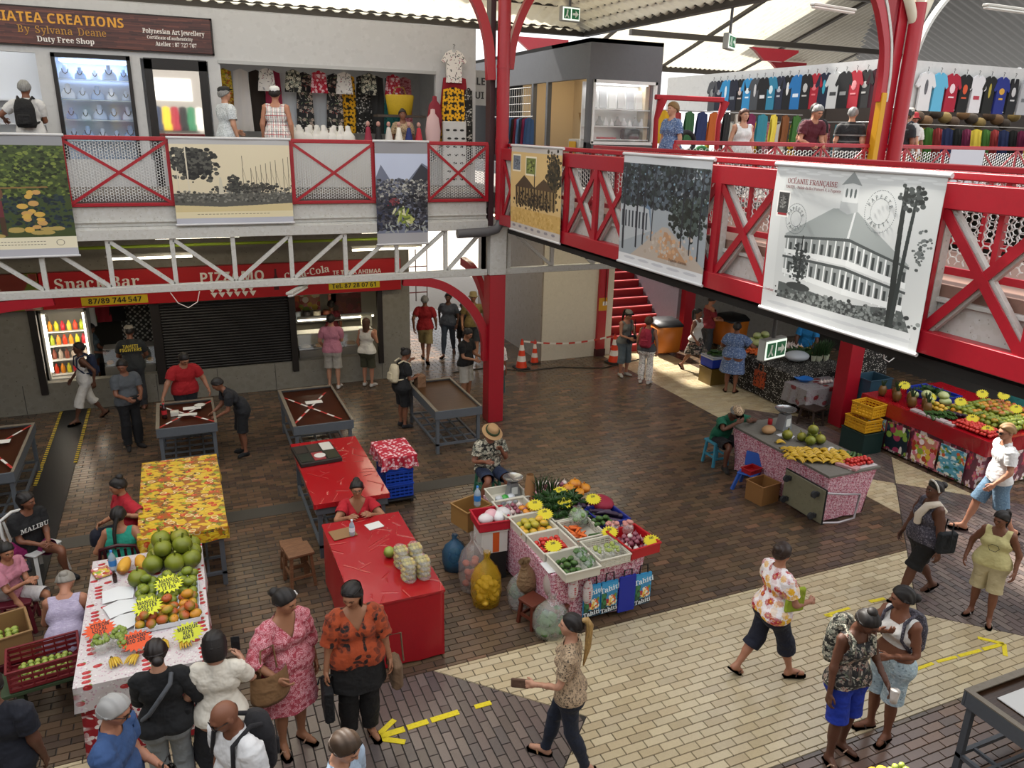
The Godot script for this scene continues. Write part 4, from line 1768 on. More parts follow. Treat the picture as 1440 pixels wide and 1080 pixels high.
func columns() -> void:
	var R:=red()
	var W:=white()
	var c:=thing("red_column","tall red column with downpipe and curved brackets at the gallery corner","column",V(COLX,0,COLZ))
	part(c,"shaft",MB.new().box(V(0,1.52,0),V(.33,3.04,.33),.012),R)
	part(c,"collar",MB.new().box(V(0,3.5,0),V(.34,.92,.34),.01),W,Transform3D(),"white painted collar")
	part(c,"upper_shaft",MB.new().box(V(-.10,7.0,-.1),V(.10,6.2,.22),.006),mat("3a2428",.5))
	part(c,"downpipe",MB.new().tube([V(.04,4.1,.16),V(.04,10.0,.16)],.115,16),R)
	for y in [5.5,6.75,8.0]:
		part(c,"pipe_ring",MB.new().tube([V(.04,y,.16),V(.04,y+.05,.16)],.123,16),R)
	part(c,"grey_pipe",MB.new().tube([V(-.85,3.86,.22),V(-.25,3.88,.22),V(-.07,3.92,.2),V(.02,4.02,.17),V(.04,4.14,.16)],.085,14),mat("5a5a5c",.5),Transform3D(),"grey plastic drain elbow")
	arch(c,"bracket",[V(-.17,1.30,0),V(-.22,1.9,0),V(-.58,2.5,0),V(-1.15,2.9,0),V(-1.85,3.0,0)],.17,.12,R)
	arch(c,"bracket",[V(0,1.30,-.17),V(0,1.9,-.22),V(0,2.5,-.58),V(0,2.9,-1.15),V(0,3.0,-1.85)],.17,.12,R)
	arch(c,"bracket",[V(-.16,6.55,.05),V(-.22,7.2,.05),V(-.45,7.8,.05),V(-.95,8.4,.05),V(-1.7,8.75,.05)],.16,.12,R)
	arch(c,"bracket",[V(.2,6.75,.05),V(.28,7.3,.05),V(.55,7.9,.05),V(1.0,8.4,.05),V(1.7,8.75,.05)],.13,.12,R)
	# curved bracket of the next column,left of the picture
	var c0:=thing("red_column","red column with a curved bracket at the left edge","column",V(-4.1,0,COLZ))
	part(c0,"shaft",MB.new().box(V(0,1.52,0),V(.33,3.04,.33),.012),R)
	arch(c0,"bracket",[V(.17,1.30,0),V(.25,1.9,0),V(.6,2.5,0),V(1.15,2.86,0),V(2.2,3.0,0)],.17,.12,R)
	# column behind the bridge
	var c2:=thing("red_column","red column with white drain bends and a yellow panel behind the bridge","column",V(12.37,0,-11.15))
	part(c2,"shaft",MB.new().box(V(0,2.0,0),V(.36,4.0,.34),.012),R)
	part(c2,"upper_shaft",MB.new().box(V(-.12,7.0,-.06),V(.22,6.0,.2),.01),R)
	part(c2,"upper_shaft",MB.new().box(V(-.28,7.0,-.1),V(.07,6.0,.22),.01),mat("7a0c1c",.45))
	part(c2,"downpipe",MB.new().tube([V(.1,4.2,.12),V(.1,8.0,.12)],.13,16),R)
	for s in 3:
		var dx: float=[-.42,.02,.36][s]
		part(c2,"drain_bend",MB.new().tube([V(.1+dx*.15,7.7,.12),V(.1+dx*.5,7.95,.12),V(.1+dx*.9,8.2,.12-.02*s),V(.1+dx,8.7,.1)],.085,12),mat("c9c2ae",.45),Transform3D(),"off-white plastic bend")
	part(c2,"yellow_panel",MB.new().box(V(-.32,5.75,.02),V(.12,1.5,.14),.01),mat("c9930f",.5),Transform3D(),"yellow painted panel")
	arch(c2,"bracket",[V(-.32,6.35,0),V(-.34,6.9,0),V(-.5,7.5,0),V(-.95,8.2,0),V(-1.9,8.8,0)],.16,.12,R)
	arch(c2,"bracket_edge",[V(-.24,6.35,.01),V(-.26,6.9,.01),V(-.42,7.55,.01),V(-.86,8.3,.01),V(-1.8,8.9,.01)],.05,.13,W)
	arch(c2,"bracket",[V(.3,6.9,0),V(.34,7.2,0),V(.6,7.8,0),V(1.2,8.4,0),V(2.2,8.9,0)],.06,.12,W)
	# column beside the stairs
	var c3:=thing("red_column","red square column at the right of the red stairs","column",V(12.7,0,-17.25))
	part(c3,"shaft",MB.new().box(V(0,2.0,0),V(.34,4.0,.3),.012),R)
func bridge() -> void:
	var R:=red()
	var W:=white()
	built("floor_bridge",MB.new().span(V(5.74,4.36,COLZ-.1),V(7.66,UP,.5)),mat("8a6a5c",.6,0,{tex=pr("grain"),tri=1.0}),"reddish deck of the bridge","floor")
	var b:=thing("bridge_truss","red riveted side truss of the bridge with cross bracing","truss",V(5.63,0,0),0)
	part(b,"top_band",MB.new().span(V(-.05,5.19,-13.57),V(.06,5.39,.4),.008),R)
	part(b,"bottom_beam",MB.new().span(V(-.06,4.02,-13.57),V(.07,4.21,.4),.008),R)
	part(b,"kick_plate",MB.new().span(V(.10,4.15,-13.57),V(.13,4.46,.4)),W,Transform3D(),"off-white plate behind the bracing")
	part(b,"ledge",MB.new().span(V(.06,4.44,-13.57),V(.17,4.48,.4),.006),W)
	for k in 15:
		var z:=maxf(-13.72+.93*k,-13.52)
		part(b,"post",MB.new().span(V(-.05,4.2,z-.05),V(.0,5.2,z+.05)),R)
		part(b,"post_back",MB.new().span(V(.01,4.2,z-.05),V(.09,5.2,z+.05)),W)
		if k<14:
			for s in 2:
				var a:=V(-.03+.012*s,4.2 if s else 5.2,z+.03)
				var c:=V(-.03+.012*s,5.2 if s else 4.2,-13.72+.93*k+.90)
				part(b,"brace",MB.new().bar(a,c,.016,.08,V(1,0,0).cross((c-a).normalized())),R)
				part(b,"brace_back",MB.new().bar(a+V(.055,0,.035),c+V(.055,0,.035),.05,.065,V(1,0,0).cross((c-a).normalized())),W)
	var cell:=hex_cell(.085,.062,.008)
	for s in 2:
		var x:=5.80 if s==0 else 7.60
		var r:=thing("railing",["red handrail with curled wire screen on the near side of the bridge","red handrail with curled wire screen on the far side of the bridge"][s],"railing",V(x,0,-13.7),-90)
		part(r,"top_rail",MB.new().span(V(0,5.405,-.05),V(14.0,5.47,.05),.012),R)
		part(r,"bottom_rail",MB.new().span(V(0,4.66,-.02),V(14.0,4.72,.02)),R if s==0 else R)
		for k in 20:
			part(r,"post",MB.new().span(V(.3+k*.72,UP,-.025),V(.345+k*.72,5.42,.025)),R)
		screen(r,.0,14.0,4.74,5.4,cell,.085,.062,mat("d2d2d0",.55))
	var cb:=thing("cable_tray","black wire cable tray with cables under the bridge edge","cable tray",V(5.75,3.93,0))
	part(cb,"tray_wires",MB.new().span(V(-.07,-.05,-13.4),V(-.06,.03,.3)).span(V(.06,-.05,-13.4),V(.07,.03,.3)),mat("161616",.6))
	for k in 3:
		var pts:=[]
		for j in 40:
			pts.append(V(-.03+.03*k,-.035+.012*sin(j*1.7+k),-13.4+j*.345))
		part(cb,"cable",MB.new().tube(pts,.016,5),mat("101010",.5))
	for k in 44:
		part(cb,"tray_rung",MB.new().span(V(-.07,-.055,-13.3+k*.31),V(.07,-.047,-13.292+k*.31)),mat("161616",.6))
	# white truss going on from the column under the upper floor
	var t:=thing("roof_truss","white steel truss right of the column under the bridge","truss",V(0,0,COLZ))
	part(t,"bottom_chord",MB.new().span(V(5.8,3.03,-.07),V(9.9,3.15,.07),.008),W)
	part(t,"top_chord",MB.new().span(V(5.8,3.9,-.07),V(9.9,4.05,.07),.008),W)
	for k in 5:
		var x:=5.9+k*.94
		part(t,"upright",MB.new().span(V(x-.035,3.14,-.035),V(x+.035,3.92,.035)),W)
		if k<4:
			part(t,"diagonal",MB.new().bar(V(x,3.9,0),V(x+.94,3.15,0),.06),W)
func gallery_back() -> void:
	# upper floor behind the bridge and its far railing
	built("floor_upper_right",MB.new().span(V(5.7,4.3,-34),V(7.7,UP,COLZ-.05)).span(V(7.66,4.3,-34),V(10.45,UP,-11.25)).span(V(12.43,4.3,-34),V(24,UP,-11.25)).span(V(10.45,4.3,-17.9),V(12.43,UP,-11.25)),mat("6a6560",.7),"upper gallery floor slab behind the bridge","floor")
	var r:=thing("railing","red railing of the far upper gallery in front of the shirt shop","railing",V(7.7,0,-11.2))
	part(r,"top_rail",MB.new().span(V(0,5.54,-.03),V(15,5.61,.03),.01),red())
	part(r,"bottom_rail",MB.new().span(V(0,4.6,-.03),V(15,4.66,.03)),red())
	for k in 15:
		part(r,"post",MB.new().span(V(k*1.05-.02,4.55,-.02),V(k*1.05+.02,5.55,.02)),red())
		if k<14:
			for s in 2:
				part(r,"brace",MB.new().bar(V(k*1.05,4.66 if s else 5.54,.02),V(k*1.05+1.05,5.54 if s else 4.66,.02),.035,.012,V(0,0,1)),red())
	screen(r,0,15,4.7,5.5,hex_cell(.08,.06,.009),.08,.06,mat("d0d0ce",.55))
	for q in [[13.2,14.15],[16.0,17.3]]:
		solo("banner","pale printed banner hung on the far railing, %s of two" % ("left" if q[0]<14 else "right"),"banner",MB.new().span(V(q[0]+.9,4.7,-11.13),V(q[1]+.9,5.54,-11.12)),mat("ffffff",.6,0,{tex=pr("ban_harbour"),tri=.7}) if q[0]>15 else mat("c4c4cc",.6))
# ------------------------------------------------------------------ banners
func banner(label: String,key: String,x0: float,x1: float,y0: float,y1: float,base: Transform3D,wave:=.012) -> Node3D:
	var o:=thing("banner",label,"banner")
	o.transform=base
	var rows:=[]
	var n:=14
	for j in n+1:
		var row:=[]
		for k in n+1:
			var u:=float(k)/n
			var v:=float(j)/n
			row.append(V(lerpf(x0,x1,u),lerpf(y1,y0,v),.012+wave*(sin(u*9.0+v*3.0)*.5+sin(v*5.0)*.5)+.004))
		rows.append(row)
	var front:=MB.new().sheet(rows)
	for row in rows:
		for k in row.size():
			row[k]=row[k]-V(0,0,.004)
	rows.reverse()
	part(o,"print",front,mat("ffffff",.55,0,{tex=pr(key)}))
	part(o,"backing",MB.new().sheet(rows),mat("d8d8d4",.7))
	var tubes:=MB.new()
	tubes.tube([V(x0-.03,y1+.015,.012),V(x1+.03,y1+.015,.012)],.022,8)
	part(o,"hem_rod",tubes,mat("c2c2c4",.45))
	part(o,"hem_rod",MB.new().tube([V(x0-.02,y0-.01,.012),V(x1+.02,y0-.01,.012)],.018,8),mat("c2c2c4",.45))
	return o
func banners() -> void:
	var L:=Transform3D(Basis(),V(0,0,COLZ+.075))
	banner("colour banner of a fruit carrier amid foliage on the left railing","ban_fruit",-3.35,-1.44,3.70,5.47,L)
	banner("sepia banner of a harbour with masts on the left railing","ban_harbour",.02,1.86,4.13,5.46,L)
	banner("narrow banner of mountains and foliage on the left railing","ban_mountain",3.30,4.25,3.70,5.46,L)
	# on the bridge: the near end lies to the right
	var B:=Transform3D(Basis(V(0,0,1),V(0,1,0),V(-1,0,0)),V(5.54,0,0))
	banner("sepia banner of a market hall with two stamps on the bridge","ban_market",-12.93,-10.96,4.03,5.44,B)
	var e:=banner("banner of a tree-lined avenue with a dirt road on the bridge","ban_avenue",-9.15,-7.27,4.05,5.43,B)
	var f:=banner("large grey banner of a white verandaed palace with a tower on the bridge","ban_palace",-6.24,-4.34,4.02,5.43,B)
	part(f,"lettering",text("OCÉANIE FRANÇAISE",.062,"Droid Serif",false,.002),mat("7a2a30",.6),Transform3D(Basis(),V(-5.74,5.30,.034)))
	part(f,"lettering",text("TAHITI. - Palais du Roi Pomaré V, à Papeete",.034,"Droid Serif",false,.002),mat("7a4a4c",.6),Transform3D(Basis(),V(-5.72,5.245,.034)))
	part(f,"lettering",text("L. Gauthier",.03,"Droid Serif",false,.002),mat("8a3a40",.6),Transform3D(Basis(),V(-6.14,4.22,.034)))
	for q in [[-6.24+132.0/720*1.9,5.43-176.0/520*1.41,.098],[-6.24+500.0/720*1.9,5.43-116.0/520*1.41,.122]]:
		for w in 2:
			var word: String=["PAPEETE","TAHITI"][w]
			for s in word.length():
				var a:=deg_to_rad(90-(s-(word.length()-1)*.5)*22.0) if w==0 else deg_to_rad(270+(s-(word.length()-1)*.5)*22.0)
				var rot:=a-PI/2 if w==0 else a+PI/2
				part(f,"postmark_letter",text(word[s],.045,"Droid Sans",false,.002),mat("5e6668",.6),Transform3D(Basis(V(0,0,1),rot),V(q[0]+cos(a)*q[2],q[1]+sin(a)*q[2],.034)))
	part(e,"lettering",text("Papeete - Avenue",.045,"Droid Serif",false,.002),mat("5a4a44",.6),Transform3D(Basis(),V(-7.75,4.24,.034)))
# ------------------------------------------------------------------ kiosk under the left gallery
func kiosk() -> void:
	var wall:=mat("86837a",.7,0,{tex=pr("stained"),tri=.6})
	var w:=MB.new()
	w.span(V(-7,0,-17.5),V(4.86,.62,-17.3))
	w.span(V(-7,.62,-17.5),V(-2.85,2.12,-17.3)).span(V(4.2,.62,-17.5),V(4.86,2.12,-17.3))
	w.span(V(-7,2.12,-17.5),V(4.86,4.3,-17.3))
	w.span(V(4.66,0,-21),V(4.86,4.3,-17.5))
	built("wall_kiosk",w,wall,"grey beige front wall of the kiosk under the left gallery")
	for k in 9:
		part(get_node("wall_kiosk"),"panel_joint",MB.new().box(V(-5.6+k*1.22,.31,-17.298),V(.012,.6,.008)),mat("4a4843",.8))
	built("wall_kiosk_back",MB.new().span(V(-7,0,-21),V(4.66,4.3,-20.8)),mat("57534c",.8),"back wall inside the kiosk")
	var dark:=mat("1c1714",.5)
	for q in [[-2.85,-2.72],[-.68,-.5],[2.1,2.24],[4.08,4.2]]:
		built("trim_5" if q[0]<-2 else "trim_%d" % (6+int(q[0]+2)),MB.new().span(V(q[0],.4,-17.36),V(q[1],2.16,-17.24),.008),dark,"dark upright between the kiosk openings","frame")
	# rolled shutter
	var sh:=thing("roller_shutter","closed black slatted roller shutter of the kiosk","shutter",V(0,0,-17.33))
	part(sh,"shutter_sheet",MB.new().span(V(-.5,.62,-.06),V(2.12,2.14,-.03)),mat("0f0f0f",.5))
	for k in 25:
		part(sh,"slat",MB.new().tube([V(-.49,.66+k*.06,-.02),V(2.11,.66+k*.06,-.02)],.026,6,true,.6),mat("232120",.38,.3))
	# sign band
	var sg:=thing("kiosk_sign","long red sign band over the kiosk with yellow phone plates","sign",V(0,2.52,-17.16))
	part(sg,"panel",MB.new().span(V(-2.55,-.36,-.13),V(4.62,.36,.02),.01),mat("b01019",.4))
	part(sg,"end_panel",MB.new().span(V(-4.4,-.36,-.13),V(-2.57,.36,.015),.01),mat("b4a894",.5,0,{tex=pr("posterfruit"),tri=.5}),Transform3D(),"pale printed panel")
	var wt:=mat("f0ece2",.5)
	part(sg,"lettering",text("Snack Bar",.30,"Droid Serif",true),wt,XF(V(-1.55,.12,.022)))
	part(sg,"phone_plate",MB.new().box(V(-1.28,-.24,.022),V(1.2,.17,.01),.02),mat("d8b818",.5))
	part(sg,"lettering",text("87/89 744 547",.15,"Droid Sans",true),mat("1c1810",.5),XF(V(-1.28,-.24,.028)))
	part(sg,"lettering",text("PIZZAMO",.30,"Droid Sans",true),wt,XF(V(.98,.12,.022)))
	for r in 2:
		for k in 6:
			var tri:=PackedVector2Array([Vector2(0,-.09),Vector2(.07,.02),Vector2(-.07,.02)])
			part(sg,"slice_mark",MB.new().prism(tri,0,.008),wt,XF(V(.56+k*.155+.03*r,-.12-r*.1,.02)))
	part(sg,"lettering",text("Coca-Cola",.2,"Droid Serif",true),wt,XF(V(2.52,.13,.022),0,V(1,1,1),0,8))
	part(sg,"bottle_mark",MB.new().prism(PackedVector2Array([Vector2(-.05,-.26),Vector2(.05,-.26),Vector2(.055,-.05),Vector2(.02,.08),Vector2(.02,.2),Vector2(-.02,.2),Vector2(-.02,.08),Vector2(-.055,-.05)]),0,.008),mat("4a0c10",.5),XF(V(1.86,.05,.02)))
	part(sg,"lettering",text("TE TAMA AHIMAA",.13,"Droid Sans",true),wt,XF(V(3.62,.1,.022)))
	part(sg,"phone_plate",MB.new().box(V(3.55,-.2,.022),V(1.15,.16,.01),.02),mat("d8c018",.5))
	part(sg,"lettering",text("Tel. 87 28 07 61",.14,"Droid Sans",true),mat("1c1810",.5),XF(V(3.55,-.2,.028)))
	part(sg,"cup_mark",MB.new().prism(PackedVector2Array([Vector2(-.1,-.12),Vector2(.1,-.12),Vector2(.07,.1),Vector2(-.07,.1)]),0,.008),mat("e0cfa0",.5),XF(V(-.16,.0,.02)))
	# left opening: drinks fridge,counter,back wall
	var fr:=thing("drinks_fridge","lit drinks fridge with bright shelves inside the left kiosk opening","fridge",V(-2.3,.0,-17.95))
	part(fr,"cabinet",MB.new().span(V(-.42,0,-.6),V(.42,.62,.35),.01).span(V(-.42,.62,-.6),V(.42,2.1,-.5)).span(V(-.42,.62,-.5),V(-.38,2.1,.35)).span(V(.38,.62,-.5),V(.42,2.1,.35)).span(V(-.42,2.0,-.5),V(.42,2.12,.35)),mat("b9b7b0",.5))
	for sx in [-.36,.34]:
		part(fr,"light_strip",MB.new().span(V(sx,.75,.26),V(sx+.03,1.95,.3)),mat("fff6e4",.4,0,{glow=5.0}))
	for y in [.64,.95,1.25,1.55]:
		part(fr,"shelf",MB.new().span(V(-.38,y,-.5),V(.38,y+.015,.2)),mat("d0d0cc",.4))
	point(V(-2.3,1.55,-17.55),.10,"fff0d8")
	var bc:=["d83a18","e08a18","c8c428","b81c2c","e8c440","d8442c","a8b830","e09030"]
	for r in 4:
		for k in 6:
			solo("drink_bottle","small coloured drink bottle on a lit fridge shelf","bottle",MB.new().lathe(Vector3.ZERO,[Vector2(.001,0),Vector2(.042,.0),Vector2(.045,.12),Vector2(.02,.17),Vector2(.018,.2),Vector2(.001,.2)],8),mat(bc[(r*3+k) % 8] if r != 1 else ["8a4a38","c0b0a0"][k % 2],.3),XF(V(-2.6+k*.115,.656+[0,.31,.61,.91][r],-17.9)),"drinks in the fridge")
	counter_case(-1.68,-.7,"glass food counter in the left kiosk opening",["b88a3c","d8c898","6a4a24","c86a2c"])
	solo("wall_panel","dotted lattice panel inside the left kiosk opening","panel",MB.new().span(V(-1.35,.9,-18.9),V(-.5,2.1,-18.86)),mat("ffffff",.6,0,{tex=pr("dotwall"),tri=5.0}))
	for k in 3:
		solo("hanging_garment","garment hanging inside the left kiosk opening","clothes",garment(.34,.55),mat(["6a5a2c","a82838","1a1a1c"][k],.8),XF(V(-1.95+k*.28,2.05,-18.7)),"clothes hung in the kiosk")
	solo("paper_roll","white standing paper roll in the left kiosk opening","roll",MB.new().lathe(Vector3.ZERO,[Vector2(.001,0),Vector2(.075,0),Vector2(.075,.5),Vector2(.02,.52),Vector2(.001,.52)],14),mat("d6d6d0",.6),XF(V(-1.85,1.52,-18.3)))
	# right opening
	counter_case(2.3,4.05,"long lit glass food counter in the right kiosk opening",["d0c8b4","b08a4c","e0d8c4","8a6a3c"])
	for q in [[2.45,1.55,.34,.42,"c89a2c"],[2.85,1.6,.5,.5,"c9c4b4"],[3.75,1.45,.75,.75,"6a2c34"],[3.4,1.75,.2,.5,"e8e0c4"]]:
		solo("wall_poster","poster on the back wall of the right kiosk opening, %s" % {"c89a2c": "small and yellow","c9c4b4": "pale","6a2c34": "large and dark red","e8e0c4": "narrow and cream"}[q[4]],"poster",MB.new().box(V(q[0],q[1],-19.2),V(q[2],q[3],.02)),mat(q[4],.6,0,{tex=pr("posterfruit"),tri=1.4}))
	built("wall_kiosk_partition",MB.new().span(V(2.2,0,-19.3),V(4.66,3.0,-19.22)),mat("8a857a",.8),"pale partition behind the right kiosk counter")
	solo("worktop","steel shelf behind the right kiosk counter","shelf",MB.new().span(V(2.3,1.2,-18.9),V(4.1,1.23,-18.5),.005),mat("8a8a86",.3,.7))
	for k in 4:
		solo("food_tub","pale food tub on the steel shelf of the kiosk","tub",MB.new().lathe(Vector3.ZERO,[Vector2(.001,0),Vector2(.08,0),Vector2(.1,.2),Vector2(.001,.2)],10),mat(["b8c4cc","3a3430","d8d0b8","8a4a30"][k],.5),XF(V(2.45+k*.24,1.235,-18.7)),"tubs on the kiosk shelf")
	solo("paper_box","white box at the right end of the kiosk counter","box",MB.new().box(V(3.92,1.36,-17.72),V(.22,.26,.2),.01),mat("d8d8c4",.6))
	for q in [[2.75,.8],[3.75,.8]]:
		tube_light(V(q[0],1.42,-17.9),q[1],0.0,true,"short lit tube over the kiosk food counter, %s of two" % ("left" if q[0]<3 else "right"))
	var hl:=tube_light(V(1.85,2.93,-13.75),.8,62,false,"unlit white strip lamp hanging under the left truss")
	hl.rotation_degrees.x=-12
	solo("hanging_wire","thin pale wire loop hanging from the left truss","wire",MB.new().tube([V(-.2,3.03,-13.75),V(-.1,2.85,-13.75),V(.05,2.76,-13.75),V(.2,2.85,-13.75),V(.25,3.03,-13.75)],.008,5),mat("d8c8c0",.5))
func point(at: Vector3,e: float,k: String) -> void:
	var li:=OmniLight3D.new()
	li.name="lamp_light"
	li.position=at
	li.light_energy=e
	li.light_color=Color(k)
	li.light_size=.12
	li.omni_range=20
	li.shadow_enabled=true
	add_child(li)
func counter_case(x0: float,x1: float,label: String,ks: Array) -> void:
	var o:=thing("display_counter",label,"counter",V((x0+x1)*.5,0,-17.65))
	var h:=(x1-x0)*.5
	part(o,"base",MB.new().span(V(-h,.0,-.4),V(h,.78,.12),.01),mat("8c8a84",.35,.5))
	part(o,"top",MB.new().span(V(-h,1.13,-.4),V(h,1.15,.0),.004),mat("a8a8a4",.3,.5))
	part(o,"glass_front",MB.new().quad(V(-h,.8,.12),V(h,.8,.12),V(h,1.13,.0),V(-h,1.13,.0)),mat("dfe8e8",.05,0,{alpha=.12}))
	for k in 5:
		var t:=part(o,"food_tray",MB.new().box(V(-h+(k+.5)*h*.4,.80,-.12),V(h*.36,.03,.34),.006),mat("b0b0ac",.3,.6))
		part(t,"food",MB.new().ball(V(-h+(k+.5)*h*.4,.82,-.12),V(h*.15,.05,.14),10,6),mat(ks[k % 4],.7))
var gm:={}
func garment(w: float,l: float) -> ArrayMesh:
	var key:=Vector2(w,l)
	if gm.has(key):
		return gm[key]
	var rows:=[]
	for side in 2:
		for j in 7:
			var row:=[]
			for k in 9:
				var u:=k/8.0*2.0-1.0
				var v:=(j if side==0 else 6-j)/6.0
				row.append(V(u*w*.5*(.75+.25*v),-l*v-.05*absf(u)*(1.0-v),(.02+.014*sin(u*7.0+v*4.0))*(1.0 if side==0 else -1.0)))
			rows.append(row)
	gm[key]=MB.new().sheet(rows).mesh()
	return gm[key]
# ------------------------------------------------------------------ back of the hall
func back_of_hall() -> void:
	built("wall_white_block",MB.new().span(V(8.4,0,-22),V(10.45,4.3,-17.42)),mat("cdc7b8",.5,0,{tex=pr("grain"),tri=.7}),"cream white wall beside the red stairs")
	built("wall_grey_side",MB.new().span(V(8.36,0,-22),V(8.4,4.3,-17.44)),mat("8a8078",.6,0,{tex=pr("stained"),tri=.5}),"greyish side wall of the passage")
	var pi:=thing("red_pilaster","narrow red pilaster with a yellow patch on the white wall","pilaster",V(10.1,0,-17.38))
	part(pi,"shaft",MB.new().box(V(0,1.6,0),V(.25,3.2,.1),.008),red())
	part(pi,"foot",MB.new().box(V(0,.1,.01),V(.29,.2,.12),.008),mat("3a1014",.6))
	part(pi,"yellow_patch",MB.new().box(V(0,1.42,.052),V(.252,.34,.006)),mat("b8860e",.5))
	part(pi,"notice",MB.new().box(V(.05,1.44,.06),V(.12,.1,.01)),mat("d8d8d4",.5))
	part(pi,"lever",MB.new().tube([V(.05,1.4,.07),V(.05,2.5,.07)],.012,6),mat("5a0c14",.5))
	var st:=thing("staircase","red staircase rising away with pale step edges","stairs",V(11.44,0,-17.45))
	for k in 20:
		var s:=part(st,"step",MB.new().span(V(-.98,0.0 if k<2 else .2*k-.2,-.265*(k+1)),V(.98,.2*(k+1),-.265*k)),mat("8c0f1c",.55,0,{tex=pr("grain"),tri=.9}))
		part(s,"nosing",MB.new().span(V(-.98,.2*(k+1)-.03,-.265*k-.03),V(.98,.2*(k+1)+.004,-.265*k+.012)),mat("c85a5c",.6))
	built("wall_stairs",MB.new().span(V(12.43,0,-24),V(12.6,4.3,-17.3)),mat("7d7680",.6,0,{tex=pr("grain"),tri=.8}),"grey wall on the right of the stairs")
	for k in 2:
		solo("notice_sheet","white notice sheet with red sign on the stair wall, %s of two" % ["left","right"][k],"notice",MB.new().box(V(12.42,2.0,-17.75+k*.3),V(.012,.3,.22)),mat("d8d4d4",.6,0,{tex=pr("reddots"),tri=.1}) if k else mat("e0dcdc",.6))
	built("wall_back_right",MB.new().span(V(12.86,0,-17.6),V(20,4.3,-17.4)),mat("77746f",.7,0,{tex=pr("stained"),tri=.6}),"grey back wall right of the stair column")
	built("wall_right",MB.new().span(V(19.8,0,-17.4),V(20,4.3,-2)),mat("4c4a46",.8),"dark right side wall of the hall")
	for q in [[14.0,-16.9,8,"orange wheeled bin with black lid by the grey back wall"],[11.9,-17.0,-10,"orange wheeled bin with black lid at the foot of the stairs"]]:
		var b:=thing("wheeled_bin",q[3],"bin",V(q[0],0,q[1]),q[2])
		b.scale=Vector3.ONE*.86
		part(b,"body",MB.new().lathe(Vector3.ZERO,[Vector2(.42,.1),Vector2(.5,.14),Vector2(.56,.95),Vector2(.001,.95)],4),mat("b8681c",.45),XF(Vector3.ZERO,45))
		part(b,"lid",MB.new().lathe(V(0,.95,0),[Vector2(.58,0),Vector2(.58,.06),Vector2(.42,.2),Vector2(.001,.24)],4),mat("1a1a1c",.4),XF(Vector3.ZERO,45))
		for sx in [-.25,.25]:
			part(b,"wheel",MB.new().tube([V(sx-.03,.1,-.3),V(sx+.03,.1,-.3)],.1,12),mat("141414",.7))
	for q in [[7.4,-15.0,"nearest the main column"],[9.0,-15.5,"in front of the white wall"],[6.6,-17.2,"over the passage"]]:
		tube_light(V(q[0],3.8,q[1]),1.5,0.0,true,"lit tube light under the right upper floor, %s" % q[2],"",1.0)
	# traffic cones and barrier tape
	var cone:=cone_at("striped traffic cone on a black base left of the white wall",V(7.65,0,-17.0),1.0)
	copy(cone,XF(V(8.16,0,-17.32),0,V(.72,.82,.72)),"small traffic cone at the corner of the white wall")
	copy(cone,XF(V(10.14,0,-16.68),20,V(1,1.02,1)),"traffic cone in front of the red pilaster")
	var pts:=[]
	for k in 15:
		var u:=k/14.0
		pts.append(V(lerpf(7.7,10.1,u),.70-.12*sin(u*PI),lerpf(-17.0,-16.75,u)))
	for k in 14:
		pts[k]=pts[k]
	var tp:=thing("barrier_tape","red and white barrier tape strung between the traffic cones","tape")
	for k in 14:
		part(tp,"tape_stripe",MB.new().bar(pts[k],pts[k+1],.004,.045),mat("b83a30" if k % 2 else "d8d4cc",.5))
	solo("floor_cable","black cable lying on the tiles by the traffic cones","cable",MB.new().tube([V(5.9,.012,-17.2),V(6.9,.012,-17.3),V(7.6,.012,-16.7),V(8.6,.012,-16.75),V(9.6,.012,-16.3),V(10.6,.012,-16.6),V(11.6,.012,-16.9)],.014,6),mat("15130f",.6))
	# the street beyond the passage
	built("floor_street",MB.new().span(V(2,-.03,-44),V(18,.0,-24)),mat("b0a9a0",.8,0,{tex=pr("grain"),tri=.5}),"pale street beyond the passage")
	var rack:=thing("street_rack","metal goods rack standing in the street beyond the passage","rack",V(6.2,0,-25.5))
	for k in 9:
		part(rack,"bar",MB.new().tube([V(-1.6+k*.4,0,0),V(-1.6+k*.4,2.2,0)],.02,5),mat("6a5a54",.5))
	for y in [.3,1.2,2.15]:
		part(rack,"rail",MB.new().tube([V(-1.6,y,0),V(1.6,y,0)],.02,5),mat("8a4038",.5))
	var tr:=thing("street_tree","leafy tree in the street beyond the passage","tree",V(6.6,0,-31))
	part(tr,"trunk",MB.new().tube([V(0,0,0),V(.1,2,0),V(0,3.4,0)],[.16,.13,.09],8),mat("4a3c2c",.8))
	var lf:=MB.new()
	var rr:=RandomNumberGenerator.new()
	rr.seed=3
	for k in 900:
		var d:=V(rr.randfn(),rr.randfn()*.6,rr.randfn())*.8+V(0,3.9,0)
		var a:=V(rr.randf_range(-1,1),rr.randf_range(-.5,.5),rr.randf_range(-1,1)).normalized()*.16
		var b:=a.cross(V(rr.randf(),1,rr.randf())).normalized()*.07
		lf.quad(d-a,d-b,d+a,d+b)
	part(tr,"foliage",lf,mat("5c7a2c",.6)).set_meta("kind","stuff")
